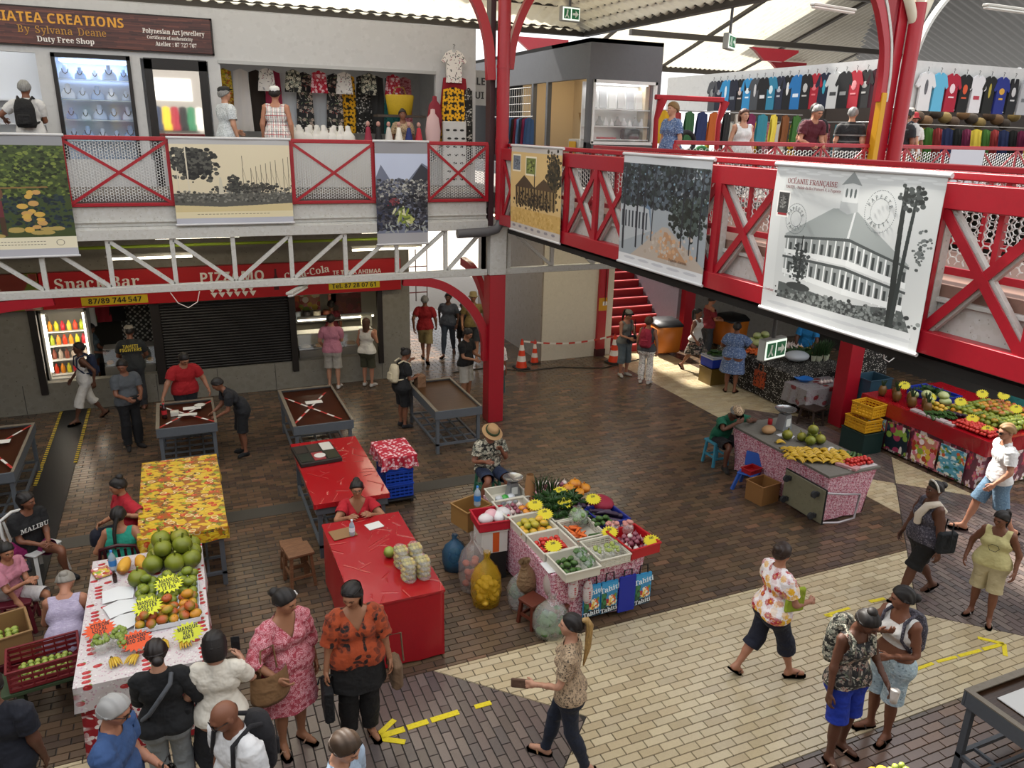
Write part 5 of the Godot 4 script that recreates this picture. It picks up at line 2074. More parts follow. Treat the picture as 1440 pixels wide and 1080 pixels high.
func cone_at(label: String,at: Vector3,_s: float) -> Node3D:
	var c:=thing("traffic_cone",label,"traffic cone",at,0)
	part(c,"base",MB.new().box(V(0,.02,0),V(.36,.04,.36),.012),mat("1c1a1a",.7))
	var prof:=[[.145,.04],[.115,.2],[.092,.34],[.07,.48],[.046,.62],[.032,.72]]
	for k in 5:
		part(c,"cone_band",MB.new().lathe(Vector3.ZERO,[Vector2(prof[k][0],prof[k][1]),Vector2(prof[k+1][0],prof[k+1][1])],16),mat("d23a14" if k % 2==0 else "dcd8d4",.5))
	part(c,"tip",MB.new().lathe(Vector3.ZERO,[Vector2(.032,.72),Vector2(.024,.76),Vector2(.001,.765)],12),mat("a81c14",.5))
	return c
# ------------------------------------------------------------------ upper shops
func bust(h: float) -> ArrayMesh:
	var key:=Vector2(h,-7)
	if not gm.has(key):
		gm[key]=MB.new().lathe(Vector3.ZERO,[Vector2(.001,0),Vector2(.42,0),Vector2(.46,.1),Vector2(.42,.38),Vector2(.25,.58),Vector2(.15,.7),Vector2(.15,.95),Vector2(.001,1)],10,V(1,1,.6)*h).mesh()
	return gm[key]
func shop_left() -> void:
	var W:=mat("c6c7c8",.5,0,{tex=pr("grain"),tri=.4})
	var z:=-15.9
	var w:=MB.new()
	w.span(V(-7,6.75,z-.12),V(5.95,7.62,z))                       # band over the openings
	w.span(V(-7,UP,z-.12),V(5.95,5.05,z))                          # below them
	for q in [[-1.86,-1.62],[-.46,-.28],[.82,1.03],[5.1,5.95]]:
		w.span(V(q[0],5.05,z-.12),V(q[1],6.75,z))
	w.span(V(5.83,UP,-20),V(5.95,7.62,z-.12))
	w.span(V(-7,UP,-19.6),V(5.83,7.62,-19.5))
	built("wall_shop_left",w,W,"white front wall of the shops on the left gallery")
	built("ceiling_shop_left",MB.new().span(V(-7,7.5,-19.6),V(5.9,7.56,z-.02)),mat("b8b8b4",.7),"ceiling of the shops on the left gallery")
	built("trim_10",MB.new().span(V(1.0,6.73,z-.02),V(5.1,6.79,z+.03)),mat("a8a9a8",.4,.4),"metal track over the open clothes shop","track")
	for q in [[-1.0,6.9],[3.0,6.9]]:
		pass
	var fr:=mat("2c1512",.45,0,{tex=pr("wood"),tri=1.0})
	# sign board
	var sg:=thing("shop_sign","dark wooden jewellery shop sign with gold and white lettering","sign",V(0,0,z+.02))
	part(sg,"board",MB.new().span(V(-3.9,6.87,0),V(.92,7.43,.04),.008),mat("ffffff",.4,0,{tex=pr("wood"),tri=.55}))
	part(sg,"board_edge",MB.new().span(V(-3.93,7.42,-.005),V(.95,7.455,.03)).span(V(-3.93,6.85,-.005),V(.95,6.885,.03)).span(V(.91,6.86,-.005),V(.95,7.45,.03)),mat("1a0e0c",.5))
	var gold:=mat("d89a2c",.45)
	var wh:=mat("e8e4e0",.5)
	part(sg,"lettering",text("RAIATEA CREATIONS",.21,"Droid Sans",true),gold,XF(V(-1.49,7.28,.045)))
	part(sg,"lettering",text("By  Sylvana  Deane",.145,"Droid Serif",false),mat("b8862c",.5),XF(V(-1.40,7.10,.045),0,V(1,1,1),0,0))
	part(sg,"lettering",text("Duty Free Shop",.11,"Droid Serif",true),wh,XF(V(-1.37,6.96,.045)))
	part(sg,"lettering",text("Polynesian Art Jewellery",.10,"Droid Serif",true),wh,XF(V(.31,7.19,.045),0,V(.8,1,1)))
	part(sg,"lettering",text("Certificate of authenticity",.07,"Droid Serif",true),wh,XF(V(.24,7.09,.045),0,V(.8,1,1)))
	part(sg,"lettering",text("Atelier : 87 727 767",.09,"Droid Serif",true),wh,XF(V(.33,6.99,.045),0,V(.8,1,1)))
	# jewellery window: dark frame,glass,shelves,busts
	var jw:=thing("shop_window","dark framed jewellery window lit pale blue on the left gallery","window",V(0,0,z))
	part(jw,"frame",MB.new().span(V(-1.64,5.05,-.06),V(-1.58,6.76,.04)).span(V(-.5,5.05,-.06),V(-.44,6.76,.04)).span(V(-1.64,6.70,-.06),V(-.44,6.77,.04)),fr)
	part(jw,"glass",MB.new().quad(V(-1.6,5.1,-.02),V(-.48,5.1,-.02),V(-.48,6.7,-.02),V(-1.6,6.7,-.02)),mat("e8f0f8",.04,0,{alpha=.1}))
	part(jw,"back_panel",MB.new().span(V(-1.64,5.0,-.62),V(-.44,6.75,-.6)),mat("bcd0ea",.6))
	for y in [5.36,5.7,6.03,6.36]:
		part(jw,"glass_shelf",MB.new().span(V(-1.6,y,-.55),V(-.48,y+.012,-.1)),mat("b8d0e0",.1))
	part(jw,"light_panel",MB.new().span(V(-1.55,6.66,-.5),V(-.5,6.69,-.2)),mat("e4efff",.4,0,{glow=3.0}))
	area(V(-1.03,6.64,z-.35),Vector2(1.0,.3),.22,"dce8ff")
	var bm:=[mat("a8c0e4",.7),mat("8fb0e0",.7),mat("c4d4ec",.7)]
	for r in 4:
		for k in 5:
			var hgt: float=[.2,.24,.2,.17,.26][(k+r*2) % 5]
			var bo:=thing("necklace_bust","pale blue necklace bust on a shelf of the jewellery window","display bust",V(-1.48+k*.225,[5.372,5.712,6.042,6.372][r],z-.28+.06*(k % 2)),0,"busts in the jewellery window")
			part(bo,"bust",bust(hgt),bm[(k+r) % 3])
			part(bo,"necklace",MB.new().tube([V(-.2*hgt,.68*hgt,.12*hgt),V(-.14*hgt,.45*hgt,.28*hgt),V(0,.34*hgt,.3*hgt),V(.14*hgt,.45*hgt,.28*hgt),V(.2*hgt,.68*hgt,.12*hgt)],.008,5),mat("2a3040",.4))
	# mirror door
	var md:=thing("mirror_door","dark framed mirror glass door right of the jewellery window","door",V(.30,0,z))
	part(md,"frame",MB.new().span(V(-.53,UP,-.05),V(-.40,6.74,.05)).span(V(.36,UP,-.05),V(.50,6.74,.05)).span(V(-.53,6.58,-.05),V(.50,6.76,.05)),fr)
	part(md,"mirror",MB.new().span(V(-.4,UP,-.03),V(.36,6.6,-.01)),mat("d8d8d8",.03,.95))
	# left open bay: white jewellery counter
	solo("shop_shelf","white wall shelving at the left edge of the jewellery shop","shelf",MB.new().span(V(-4.4,6.0,-17.2),V(-1.9,6.03,-16.8)).span(V(-4.4,5.6,-17.2),V(-1.9,5.63,-16.8)).span(V(-4.4,UP,-17.2),V(-1.9,5.2,-16.7)).span(V(-4.4,UP,-17.3),V(-1.9,7.0,-17.2)),mat("d2d4d6",.5))
	area(V(-2.8,7.2,-16.5),Vector2(1.6,.5),.35,"ffffff")
	area(V(3.0,7.4,-17.2),Vector2(3.0,.5),.10,"fff4e6")
	# open clothes shop: sarongs and dresses on the back wall,goods on the counter
	var ks:=[["1c1712","rainbow"],["e0dad4",""],["2a2018",""],["8a1c3c",""],["b8bcc0",""],["1a2a1c","tropic"],["a8acb0",""],["2a2a30","tropic"],["c89818","yellowhib"],["1a1c2c","blackfloral"],["383838",""],["183038","teal"],["5a1c30","redleaf"]]
	for k in 13:
		var m: StandardMaterial3D=mat(ks[k][0],.8)
		if ks[k][1] and ks[k][1] != "rainbow":
			m=mat("ffffff",.8,0,{tex=pr(ks[k][1]),tri=2.0})
		elif ks[k][1]=="rainbow":
			m=mat("ffffff",.8,0,{tex=pr("fruit"),tri=1.6})
		solo("hanging_dress","%s dress, %s from the left of those hanging in the open clothes shop" % [["rainbow printed","pale","dark brown","crimson","light grey","dark leaf print","grey","black leaf print","yellow hibiscus print","black flower print","charcoal","teal leaf print","red leaf print"][k],ORD[k]],"dress",garment(.36,1.15),m,XF(V(1.15+k*.3,6.72,-17.0+.1*(k % 2))),"dresses hung in the open shop")
	for k in 6:
		solo("hanging_blouse","short flowered blouse hanging high in the open clothes shop, %s from the left" % ORD[k],"clothes",garment(.34,.42),mat("ffffff",.8,0,{tex=pr(["whitefloral","hawaii","reddots"][k % 3]),tri=2.5}),XF(V(1.9+k*.5,6.74,-16.6)),"blouses hung high in the open shop")
	solo("shop_counter","white goods counter behind the railing of the clothes shop","counter",MB.new().span(V(1.4,UP,-15.75),V(4.4,5.42,-15.2),.02),mat("c8c8c4",.6))
	for r in 3:
		for k in 9:
			solo("necklace_bust","white display bust in the cluster on the clothes shop counter","display bust",bust([.26,.22,.3][(k+r) % 3]),mat("d4d2ce",.7),XF(V(1.95+k*.15+.06*r,5.42,-15.24-r*.2),0),"white busts on the clothes shop counter")
	var bag:=thing("beach_bag","yellow printed beach bag on a shelf in the clothes shop","bag",V(4.4,5.95,-16.1))
	part(bag,"bag_body",MB.new().lathe(Vector3.ZERO,[Vector2(.001,0),Vector2(.24,.0),Vector2(.30,.36),Vector2(.27,.38)],14,V(1,1,.4)),mat("c8a820",.6,0,{tex=pr("stained"),tri=3.0}))
	part(bag,"handle",MB.new().tube([V(-.14,.36,0),V(-.08,.52,0),V(.08,.52,0),V(.14,.36,0)],.012,6),mat("8a6a18",.6))
	solo("shop_shelf","dark shelf carrying the yellow bag in the clothes shop","shelf",MB.new().span(V(3.9,5.9,-16.3),V(4.9,5.945,-15.95)),mat("4a4038",.7))
	for k in 6:
		var q:=thing("doll","small figurine in a bright dress on the clothes shop counter","figurine",V(3.55+k*.2,5.42,-15.3),0,"figurines on the counter")
		part(q,"dress",MB.new().lathe(Vector3.ZERO,[Vector2(.09,0),Vector2(.05,.2),Vector2(.035,.28),Vector2(.001,.29)],10),mat(["8a1c38","101014","c8c4c0","e0dcd4","1a2a6a","b02838"][k],.7))
		part(q,"head",MB.new().ball(V(0,.34,0),V(.04,.05,.04),9,6),mat("b88a80",.6))
	# garments on the wall end by the column
	var wt:=mat("c4c4c2",.6)
	var dr:=solo("display_rack","white perforated display board at the right end of the clothes shop","rack",MB.new().span(V(5.12,UP,-15.6),V(5.62,5.85,-15.52),.02),wt)
	for r in 7:
		for k in 3:
			part(dr,"slot",MB.new().ball(V(5.22+k*.15+.03*(r % 2),4.72+r*.16,-15.515),V(.045,.022,.006),8,4),mat("1e1e1e",.6))
	hang_shirt(V(5.42,7.2,-15.72),0,"whitefloral",.52,.62,"grey flowered blouse hanging at the top of the white wall end",true)
	solo("hanging_dress","red dress hanging behind the yellow flowered dress","dress",garment(.62,.75),mat("8c0c20",.8),XF(V(5.45,6.72,-15.78)))
	solo("hanging_dress","black sarong with big yellow hibiscus flowers on the white wall end","dress",garment(.56,1.05),mat("ffffff",.8,0,{tex=pr("yellowhib"),tri=2.1}),XF(V(5.40,6.50,-15.7)))
	solo("hanging_dress","black flowered dress hanging right of the yellow hibiscus sarong","dress",garment(.2,1.5),mat("ffffff",.8,0,{tex=pr("blackfloral"),tri=2.0}),XF(V(5.72,6.5,-15.7)))
	for k in 2:
		solo("mannequin_bust","small dressed mannequin bust at the right end of the clothes shop, %s" % ["in green and red","in white and pink"][k],"mannequin",MB.new().lathe(Vector3.ZERO,[Vector2(.12,0),Vector2(.16,.35),Vector2(.12,.6),Vector2(.05,.68),Vector2(.045,.76),Vector2(.001,.77)],12,V(1,1,.6)),mat(["7c1428","c8a8a8"][k],.7),XF(V(4.98-k*.12,5.3+.25*(1-k),-15.62+k*.25)))
	built("wall_sign_column",MB.new().span(V(5.97,6.2,-16.6),V(6.6,6.9,-16.55)),mat("a8aaaa",.6),"grey sign board behind the main column","sign")
	part(get_node("wall_sign_column"),"lettering",text("ELLE",.2,"Droid Sans",true),mat("2a2a2c",.5),XF(V(6.2,6.68,-16.54)))
	part(get_node("wall_sign_column"),"lettering",text("NUI",.2,"Droid Sans",true),mat("2a2a2c",.5),XF(V(6.2,6.4,-16.54)))
func area(at: Vector3,s: Vector2,e: float,k: String) -> void:
	var li:=AreaLight3D.new()
	li.name="ceiling_glow"
	li.area_size=s
	li.area_range=25.0
	li.light_energy=e
	li.light_color=Color(k)
	li.shadow_enabled=true
	li.transform=Transform3D(Basis.looking_at(V(0,-1,0),V(0,0,1)),at)
	add_child(li)
	var panel:=thing("light_panel","flat lit ceiling panel %s" % ["over the jewellery window","over the left end of the jewellery shop","over the open clothes shop","inside the grey corner shop","over the white display window","over the shirt shop"][taken.get("light_panel",0) % 6],"lamp",at)
	part(panel,"diffuser",MB.new().box(V(0,.015,0),V(s.x,.02,s.y)),mat(k,.5,0,{glow=1.5}))
# a short-sleeved shirt on a hanger,facing +z,hook at the origin
const ORD:=["first","second","third","fourth","fifth","sixth","seventh","eighth","ninth","tenth","eleventh","twelfth","thirteenth","fourteenth","fifteenth","sixteenth","seventeenth","eighteenth","nineteenth","twentieth"]
func hang_shirt(at: Vector3,yaw: float,m,w: float,l: float,label: String,keep_print:=false,mark:="",tank:=false,group:="") -> Node3D:
	var o:=thing("hanging_shirt",label,"shirt",at,yaw,group)
	var material: Material=mat("ffffff",.85,0,{tex=pr(m),tri=2.4}) if keep_print else mat(m,.85)
	var key:=Vector3(w,l,1.0 if tank else 0.0)
	if not gm.has(key):
		var h:=w*.5
		var pts:=PackedVector2Array()
		if tank:
			pts=PackedVector2Array([Vector2(-h*.62,-l),Vector2(h*.62,-l),Vector2(h*.58,-l*.34),Vector2(h*.42,-.04),Vector2(h*.26,-.03),Vector2(h*.16,-.14),Vector2(-h*.16,-.14),Vector2(-h*.26,-.03),Vector2(-h*.42,-.04),Vector2(-h*.58,-l*.34)])
		else:
			pts=PackedVector2Array([Vector2(-h*.62,-l),Vector2(h*.62,-l),Vector2(h*.6,-l*.36),Vector2(h*.84,-l*.42),Vector2(h,-l*.36),Vector2(h*.66,-.07),Vector2(h*.22,-.01),Vector2(h*.12,-.06),Vector2(-h*.12,-.06),Vector2(-h*.22,-.01),Vector2(-h*.66,-.07),Vector2(-h,-l*.36),Vector2(-h*.84,-l*.42),Vector2(-h*.6,-l*.36)])
		gm[key]=MB.new().prism(pts,-.025,.025).mesh()
	part(o,"shirt_body",gm[key],material)
	part(o,"hanger",MB.new().tube([V(0,.0,0),V(.0,.05,0),V(.025,.075,0),V(.0,.095,0),V(-.02,.08,0)],.006,5),mat("1c1c1e",.4))
	if mark:
		var n:=int(absf(at.z*3.0+at.x*2.4)) % 4
		if n != 1:
			part(o,"print_mark",MB.new().ball(V(0,-l*.4,.026),[V(.15,.13,0),V(.1,.1,0),V(.09,.2,0),V(.17,.09,0)][n]*V(w,l,0)+V(0,0,.004),10,5),mat(mark,.8))
		if n != 2:
			part(o,"print_mark",MB.new().box(V(0,-l*(.6 if n else .62),.026),V(w*[.3,.34,.2,.24][n],l*[.04,.1,.1,.05][n],.006)),mat(mark,.8))
	return o
func shop_grey() -> void:
	var G:=mat("5c5d60",.6,0,{tex=pr("grain"),tri=.5})
	var w:=MB.new()
	w.span(V(8.1,6.72,-15.12),V(9.84,7.52,-15.0)).span(V(8.1,UP,-15.12),V(8.22,6.72,-15.0)).span(V(9.72,UP,-15.12),V(9.84,6.72,-15.0)).span(V(8.1,UP,-15.12),V(9.84,5.5,-15.0))
	w.span(V(8.1,6.76,-22),V(8.22,7.52,-15.12)).span(V(8.1,UP,-22),V(8.22,4.9,-15.12)).span(V(8.1,4.9,-17.05),V(8.2,6.76,-16.95)).span(V(8.1,4.9,-17.85),V(8.2,6.76,-17.75))
	w.span(V(9.72,UP,-22),V(9.84,7.52,-15.1)).span(V(8.1,7.44,-22),V(9.84,7.52,-15.0)).span(V(8.1,UP,-22),V(9.84,7.5,-21.9))
	built("wall_shop_grey",w,G,"grey rendered corner shop on the upper floor behind the column")
	var iw:=mat("cdbb9c",.7)
	built("wall_shop_grey_inside",MB.new().span(V(9.6,UP,-18.6),V(9.7,7.4,-15.2)).span(V(8.2,UP,-18.6),V(9.7,7.4,-18.55)),iw,"warm cream inside wall of the grey shop")
	area(V(8.95,7.2,-17.0),Vector2(.9,1.6),.30,"ffe6bc")
	area(V(9.0,6.66,-15.3),Vector2(1.3,.2),.18,"ffffff")
	var sw:=thing("shop_window","bright white display window of the grey corner shop","window",V(0,0,-15.0))
	part(sw,"frame",MB.new().span(V(8.2,5.48,-.05),V(8.25,6.74,.03)).span(V(9.69,5.48,-.05),V(9.74,6.74,.03)).span(V(8.2,6.68,-.05),V(9.74,6.74,.03)).span(V(8.2,5.46,-.05),V(9.74,5.52,.03)),mat("d6d6d4",.5))
	part(sw,"back_panel",MB.new().span(V(8.22,5.4,-.52),V(9.7,6.72,-.5)),mat("e4e4e2",.6))
	part(sw,"glass",MB.new().quad(V(8.25,5.52,-.01),V(9.69,5.52,-.01),V(9.69,6.68,-.01),V(8.25,6.68,-.01)),mat("eef4f4",.04,0,{alpha=.1}))
	for y in [5.55,5.82,6.16]:
		part(sw,"shelf",MB.new().span(V(8.25,y,-.48),V(9.69,y+.02,-.12)),mat("d8d8d6",.4))
	for k in 6:
		solo("jewellery_card","pale jewellery card standing on the top shelf of the white window","display card",MB.new().box(V(0,.2,0),V(.19,.38,.03),.02),mat(["c4c4c2","b4b6b8","d0d0ce"][k % 3],.6),XF(V(8.4+k*.225,6.18,-15.3),0,Vector3.ONE,-8),"cards in the white window")
	for k in 9:
		solo("necklace_bust","small white bust on the middle shelf of the white window","display bust",bust([.14,.2,.17][k % 3]),mat(["d0d0ce","8a8a88","c4c4c4"][k % 3],.6),XF(V(8.38+k*.15,5.84,-15.26)),"busts in the white window")
	solo("dark_display","dark draped display block on the lower shelf of the white window","display",MB.new().box(V(9.3,5.68,-15.25),V(.4,.22,.2),.03),mat("1c1c1e",.7))
	solo("red_display","low red tray on the lower shelf of the white window","tray",MB.new().box(V(8.7,5.59,-15.22),V(.4,.04,.18),.01),mat("a83038",.6))
	for k in 5:
		solo("counter_curio","curio inside the warm lit grey shop, %s" % ["a straw fan on the wall","a round mirror","a brown cabinet","a straw basket","a yellow panel"][k],"curio",[MB.new().lathe(Vector3.ZERO,[Vector2(.22,0),Vector2(.2,.03),Vector2(.001,.03)],16),MB.new().lathe(Vector3.ZERO,[Vector2(.14,0),Vector2(.001,.02)],16),MB.new().box(V(0,0,0),V(.5,.6,.2),.01),MB.new().lathe(Vector3.ZERO,[Vector2(.12,0),Vector2(.18,.24),Vector2(.001,.24)],12),MB.new().box(V(0,0,0),V(.03,.8,.3))][k],mat(["a8824a","e0e4e4","6a3a22","8a6a3c","c8981c"][k],.6),[XF(V(9.58,6.5,-17.4),0,Vector3.ONE,0,90),XF(V(9.55,5.75,-16.2),0,Vector3.ONE,0,90),XF(V(9.4,5.7,-16.8)),XF(V(9.35,5.9,-17.4)),XF(V(8.45,5.1,-16.3))][k])
	solo("shop_counter","white counter inside the grey shop","counter",MB.new().span(V(8.5,UP,-16.6),V(9.3,5.55,-16.1),.01),mat("c8c8c4",.6))
	var fan:=thing("desk_fan","small white desk fan on the counter of the grey shop","fan",V(9.0,5.55,-16.2),-25)
	part(fan,"stand",MB.new().tube([V(0,0,0),V(0,.2,0)],.02,8),mat("d8d8d4",.4))
	var ring:=[]
	for j in 17:
		ring.append(V(cos(TAU*j/16)*.12,.3+sin(TAU*j/16)*.12,.04))
	part(fan,"guard",MB.new().tube(ring,.012,6,false),mat("e0e0dc",.4))
	for b in 3:
		part(fan,"blade",MB.new().bar(V(0,.3,.03),V(cos(TAU*b/3)*.1,.3+sin(TAU*b/3)*.1,.03),.07,.006,V(0,0,1)),mat("b8bcc0",.4))
	# clothes rail and lattice left of the door
	var lt:=thing("lattice_screen","white wire lattice panel beside the grey shop door","screen",V(8.06,5.6,-18.6),90)
	for k in 12:
		part(lt,"wire",MB.new().tube([V(-.8+k*.14,-.9,0),V(-.8+k*.14,1.1,0)],.008,4),mat("b8b8b4",.5))
		part(lt,"wire",MB.new().tube([V(-.8,-.9+k*.18,0),V(.75,-.9+k*.18,0)],.008,4),mat("b8b8b4",.5))
	for k in 14:
		solo("hanging_sarong","folded sarong on the rail beside the grey shop","sarong",garment(.3,.9),mat(["3a5a8a","8a2a4a","2a3a4a","6a8ab0","7a1c2c","2a2420","44688c"][k % 7],.85),XF(V(7.9,6.0,-17.5-k*.16),10),"sarongs on the rail")
	built("trim_11",MB.new().tube([V(7.9,6.02,-17.3),V(7.9,6.02,-19.8)],.015,6),mat("8a8a88",.4,.5),"clothes rail beside the grey shop","rail")
func shop_shirts() -> void:
	var W:=mat("cfd0ce",.6,0,{tex=pr("grain"),tri=.4})
	built("wall_shirt_shop",MB.new().span(V(15.0,6.4,-22.5),V(15.1,7.42,-13.7)).span(V(15.1,6.4,-13.75),V(24,7.4,-13.65)),W,"white fascia carrying the row of hanging shirts")
	built("wall_shirt_shop_back",MB.new().span(V(17.2,UP,-22),V(17.3,6.5,-16)).span(V(15.5,UP,-16.05),V(24,6.5,-16)),mat("3c3430",.8),"dark back wall of the shirt shop")
	var ka:=[["4a4c50","8a8c8c"],["1e2230","9a9aa0"],["2c86b8","d8e4e8"],["1c2030","808890"],["141416","c8b8b0"],["3088bc","e0ecf0"],["45484c","c0c0c0"],["161618","d8d8d8"],["2a7a98","cfe0e4"],["20263a","b0b4bc"],["141518","d8d8d4"],["1e6ca8","d4e0e8"],["131315","b8b8b4"],["a0182a","d86a70"],["181f34","3a9ab0"],["c4c6c4","3a3c3c"],["131416","8a8c8a"],["a31a2c","d8888c"],["121214","a8a8a4"],["3a1420","6a3a44"]]
	var words:=["grey","navy","sky blue","dark navy","black","bright blue","slate grey","black","teal","navy","black","blue","black","red","dark blue","white","black","red","black","maroon"]
	for k in ka.size():
		hang_shirt(V(14.93,7.22,-20.0+k*.316),-90+(k*7) % 9-4,ka[k][0],.56,.84,"%s printed T-shirt, %s from the left in the row of hanging shirts" % [words[k],ORD[k]],false,ka[k][1])
	var kb:=[["cfd0d0","5a5c60","white patterned shirt"],["5aa8c8","","light blue buttoned shirt"],["9c1830","e0c8cc","red and white shirt"],["121214","c8502c","black T-shirt with an orange print"],["d0d0d2","a83a48","white T-shirt with a red print"],["121412","a8983a","black T-shirt with striped print"],["1c2a78","c89a3a","royal blue T-shirt"],["16181c","c0c0c0","black tank top"],["a8aaac","6a6c70","grey tank top"],["1e78b8","d8e4ea","blue T-shirt at the right edge"],["20242c","b0b0b0","dark T-shirt beyond the right edge"]]
	for k in kb.size():
		hang_shirt(V(15.95+k*.42,7.18,-13.55),(k*5) % 9-4,kb[k][0],.56,.84,"%s hanging right of the red column" % kb[k][2],false,kb[k][1],k==7 or k==8)
	# racks of clothes below
	var rc:=["c8a01c","8a2a2c","2c5a34","1c2c54","a8561c","14181a","b8b4a8","6a1c44","2c7a8a","d8c84a","7a4a24","3a6a2c"]
	for k in 34:
		solo("hanging_garment","bright printed garment on the crowded racks under the shirts","clothes",garment(.34,.8),mat("c8c8c8",.85,0,{tex=pr(["poster","yellowhib","tropic","redleaf"][k % 4]),tri=2.0}) if k % 2 else mat(rc[(k*5) % 12],.85),XF(V(14.6+.3*(k % 3),6.05,-19.6+k*.17),70+(k*17) % 40),"clothes on the far racks")
	for k in 34:
		solo("hanging_garment","printed garment on the rack behind the right far railing","clothes",garment(.34,.75),mat("b8b8b8",.85,0,{tex=pr(["fruit","tropic","hawaii"][k % 3]),tri=2.0}) if k % 2 else mat(rc[(k*7+3) % 12],.85),XF(V(15.7+k*.17,6.0,-14.2-.3*(k % 2)),70+(k*13) % 40),"clothes on the right rack")
	for k in 16:
		solo("shelf_goods","woven bag heaped on the shelf above the right rack","bag",MB.new().ball(Vector3.ZERO,V(.2,.14,.14),9,6),mat(["3a2a1c","5a4228","2c241c","6a5a30"][k % 4],.8),XF(V(15.8+k*.32,6.35-.1*(k % 3),-14.6)),"woven bags on the shelf")
	for q in [[14.7,14.7,-19.8,-13.8],[15.5,21.6,-14.3,-14.3],[9.9,14.0,-15.2,-15.2]]:
		solo("clothes_rail","chrome clothes rail %s" % {14.7: "under the row of shirts",15.5: "behind the right far railing",9.9: "behind the red draped frame"}[q[0]],"rail",MB.new().tube([V(q[0],6.06 if q[0]>14 else 6.2,q[2]),V(q[1],6.06 if q[0]>14 else 6.2,q[3])],.016,6).tube([V(q[0],UP,q[2]),V(q[0],6.06,q[2])],.016,6).tube([V(q[1],UP,q[3]),V(q[1],6.06,q[3])],.016,6),mat("8a8a88",.4,.5))
	area(V(19.0,6.9,-14.4),Vector2(5,.6),.2,"fff4e6")
	# red draped frame and bright goods near the left end of the far gallery
	var fr:=thing("draped_frame","red cloth draped frame on the far gallery","frame",V(9.2,UP,-14.2))
	part(fr,"valance",MB.new().span(V(0,1.78,-.05),V(1.7,1.88,.05),.02),mat("a01020",.7))
	for x in [.06,1.62]:
		part(fr,"drape",MB.new().tube([V(x+.12,1.8,0),V(x,1.4,0),V(x+.02,.8,0),V(x,0,0)],[.1,.05,.055,.06],9),mat("960e1e",.75))
	for k in 3:
		var ringp:=[]
		for j in 17:
			ringp.append(V(cos(TAU*j/16)*.2,.25+sin(TAU*j/16)*.2,0))
		solo("flower_garland","round garland leaning under the red draped frame, %s" % ["yellow","dark","green"][k],"garland",MB.new().tube(ringp,.05,8,false),mat(["c8a01c","1c1a1a","2c6a3c"][k],.8),XF(V(9.5+k*.4,5.0+(.3 if k==1 else 0.0),-14.0)))
	for k in 12:
		solo("hanging_garment","bright garment behind the red draped frame","clothes",garment(.36,.7),mat(rc[k],.85),XF(V(10.1+k*.34,6.2,-15.2),(k*23) % 30),"clothes behind the draped frame")
func exit_sign(at: Vector3,yaw: float,label: String,drop:=.5) -> void:
	var o:=thing("exit_sign",label,"sign",at,yaw)
	part(o,"housing",MB.new().box(V(0,0,-.03),V(.42,.26,.1),.015),mat("9a9c98",.5))
	part(o,"face",MB.new().box(V(0,0,.022),V(.38,.22,.008)),mat("dce8dc",.5,0,{glow=.5}))
	part(o,"green_panel",MB.new().box(V(-.09,0,.028),V(.15,.17,.006)).box(V(.09,0,.028),V(.16,.17,.006)),mat("1c7a4c",.5))
	part(o,"pictogram",MB.new().prism(PackedVector2Array([Vector2(.03,.02),Vector2(.03,-.02),Vector2(.09,-.02),Vector2(.09,-.06),Vector2(.16,0),Vector2(.09,.06),Vector2(.09,.02)]),.03,.036).box(V(-.09,.05,.033),V(.03,.03,.006)).bar(V(-.09,.04,.033),V(-.1,-.02,.033),.03,.006,V(0,0,1)).bar(V(-.1,-.01,.033),V(-.14,-.07,.033),.02,.006,V(0,0,1)).bar(V(-.1,-.01,.033),V(-.06,-.07,.033),.02,.006,V(0,0,1)),mat("e4f0e6",.5))
	part(o,"hanger",MB.new().tube([V(0,.13,-.03),V(0,.13+drop,-.03)],.025,8),mat("4a4a4c",.5))
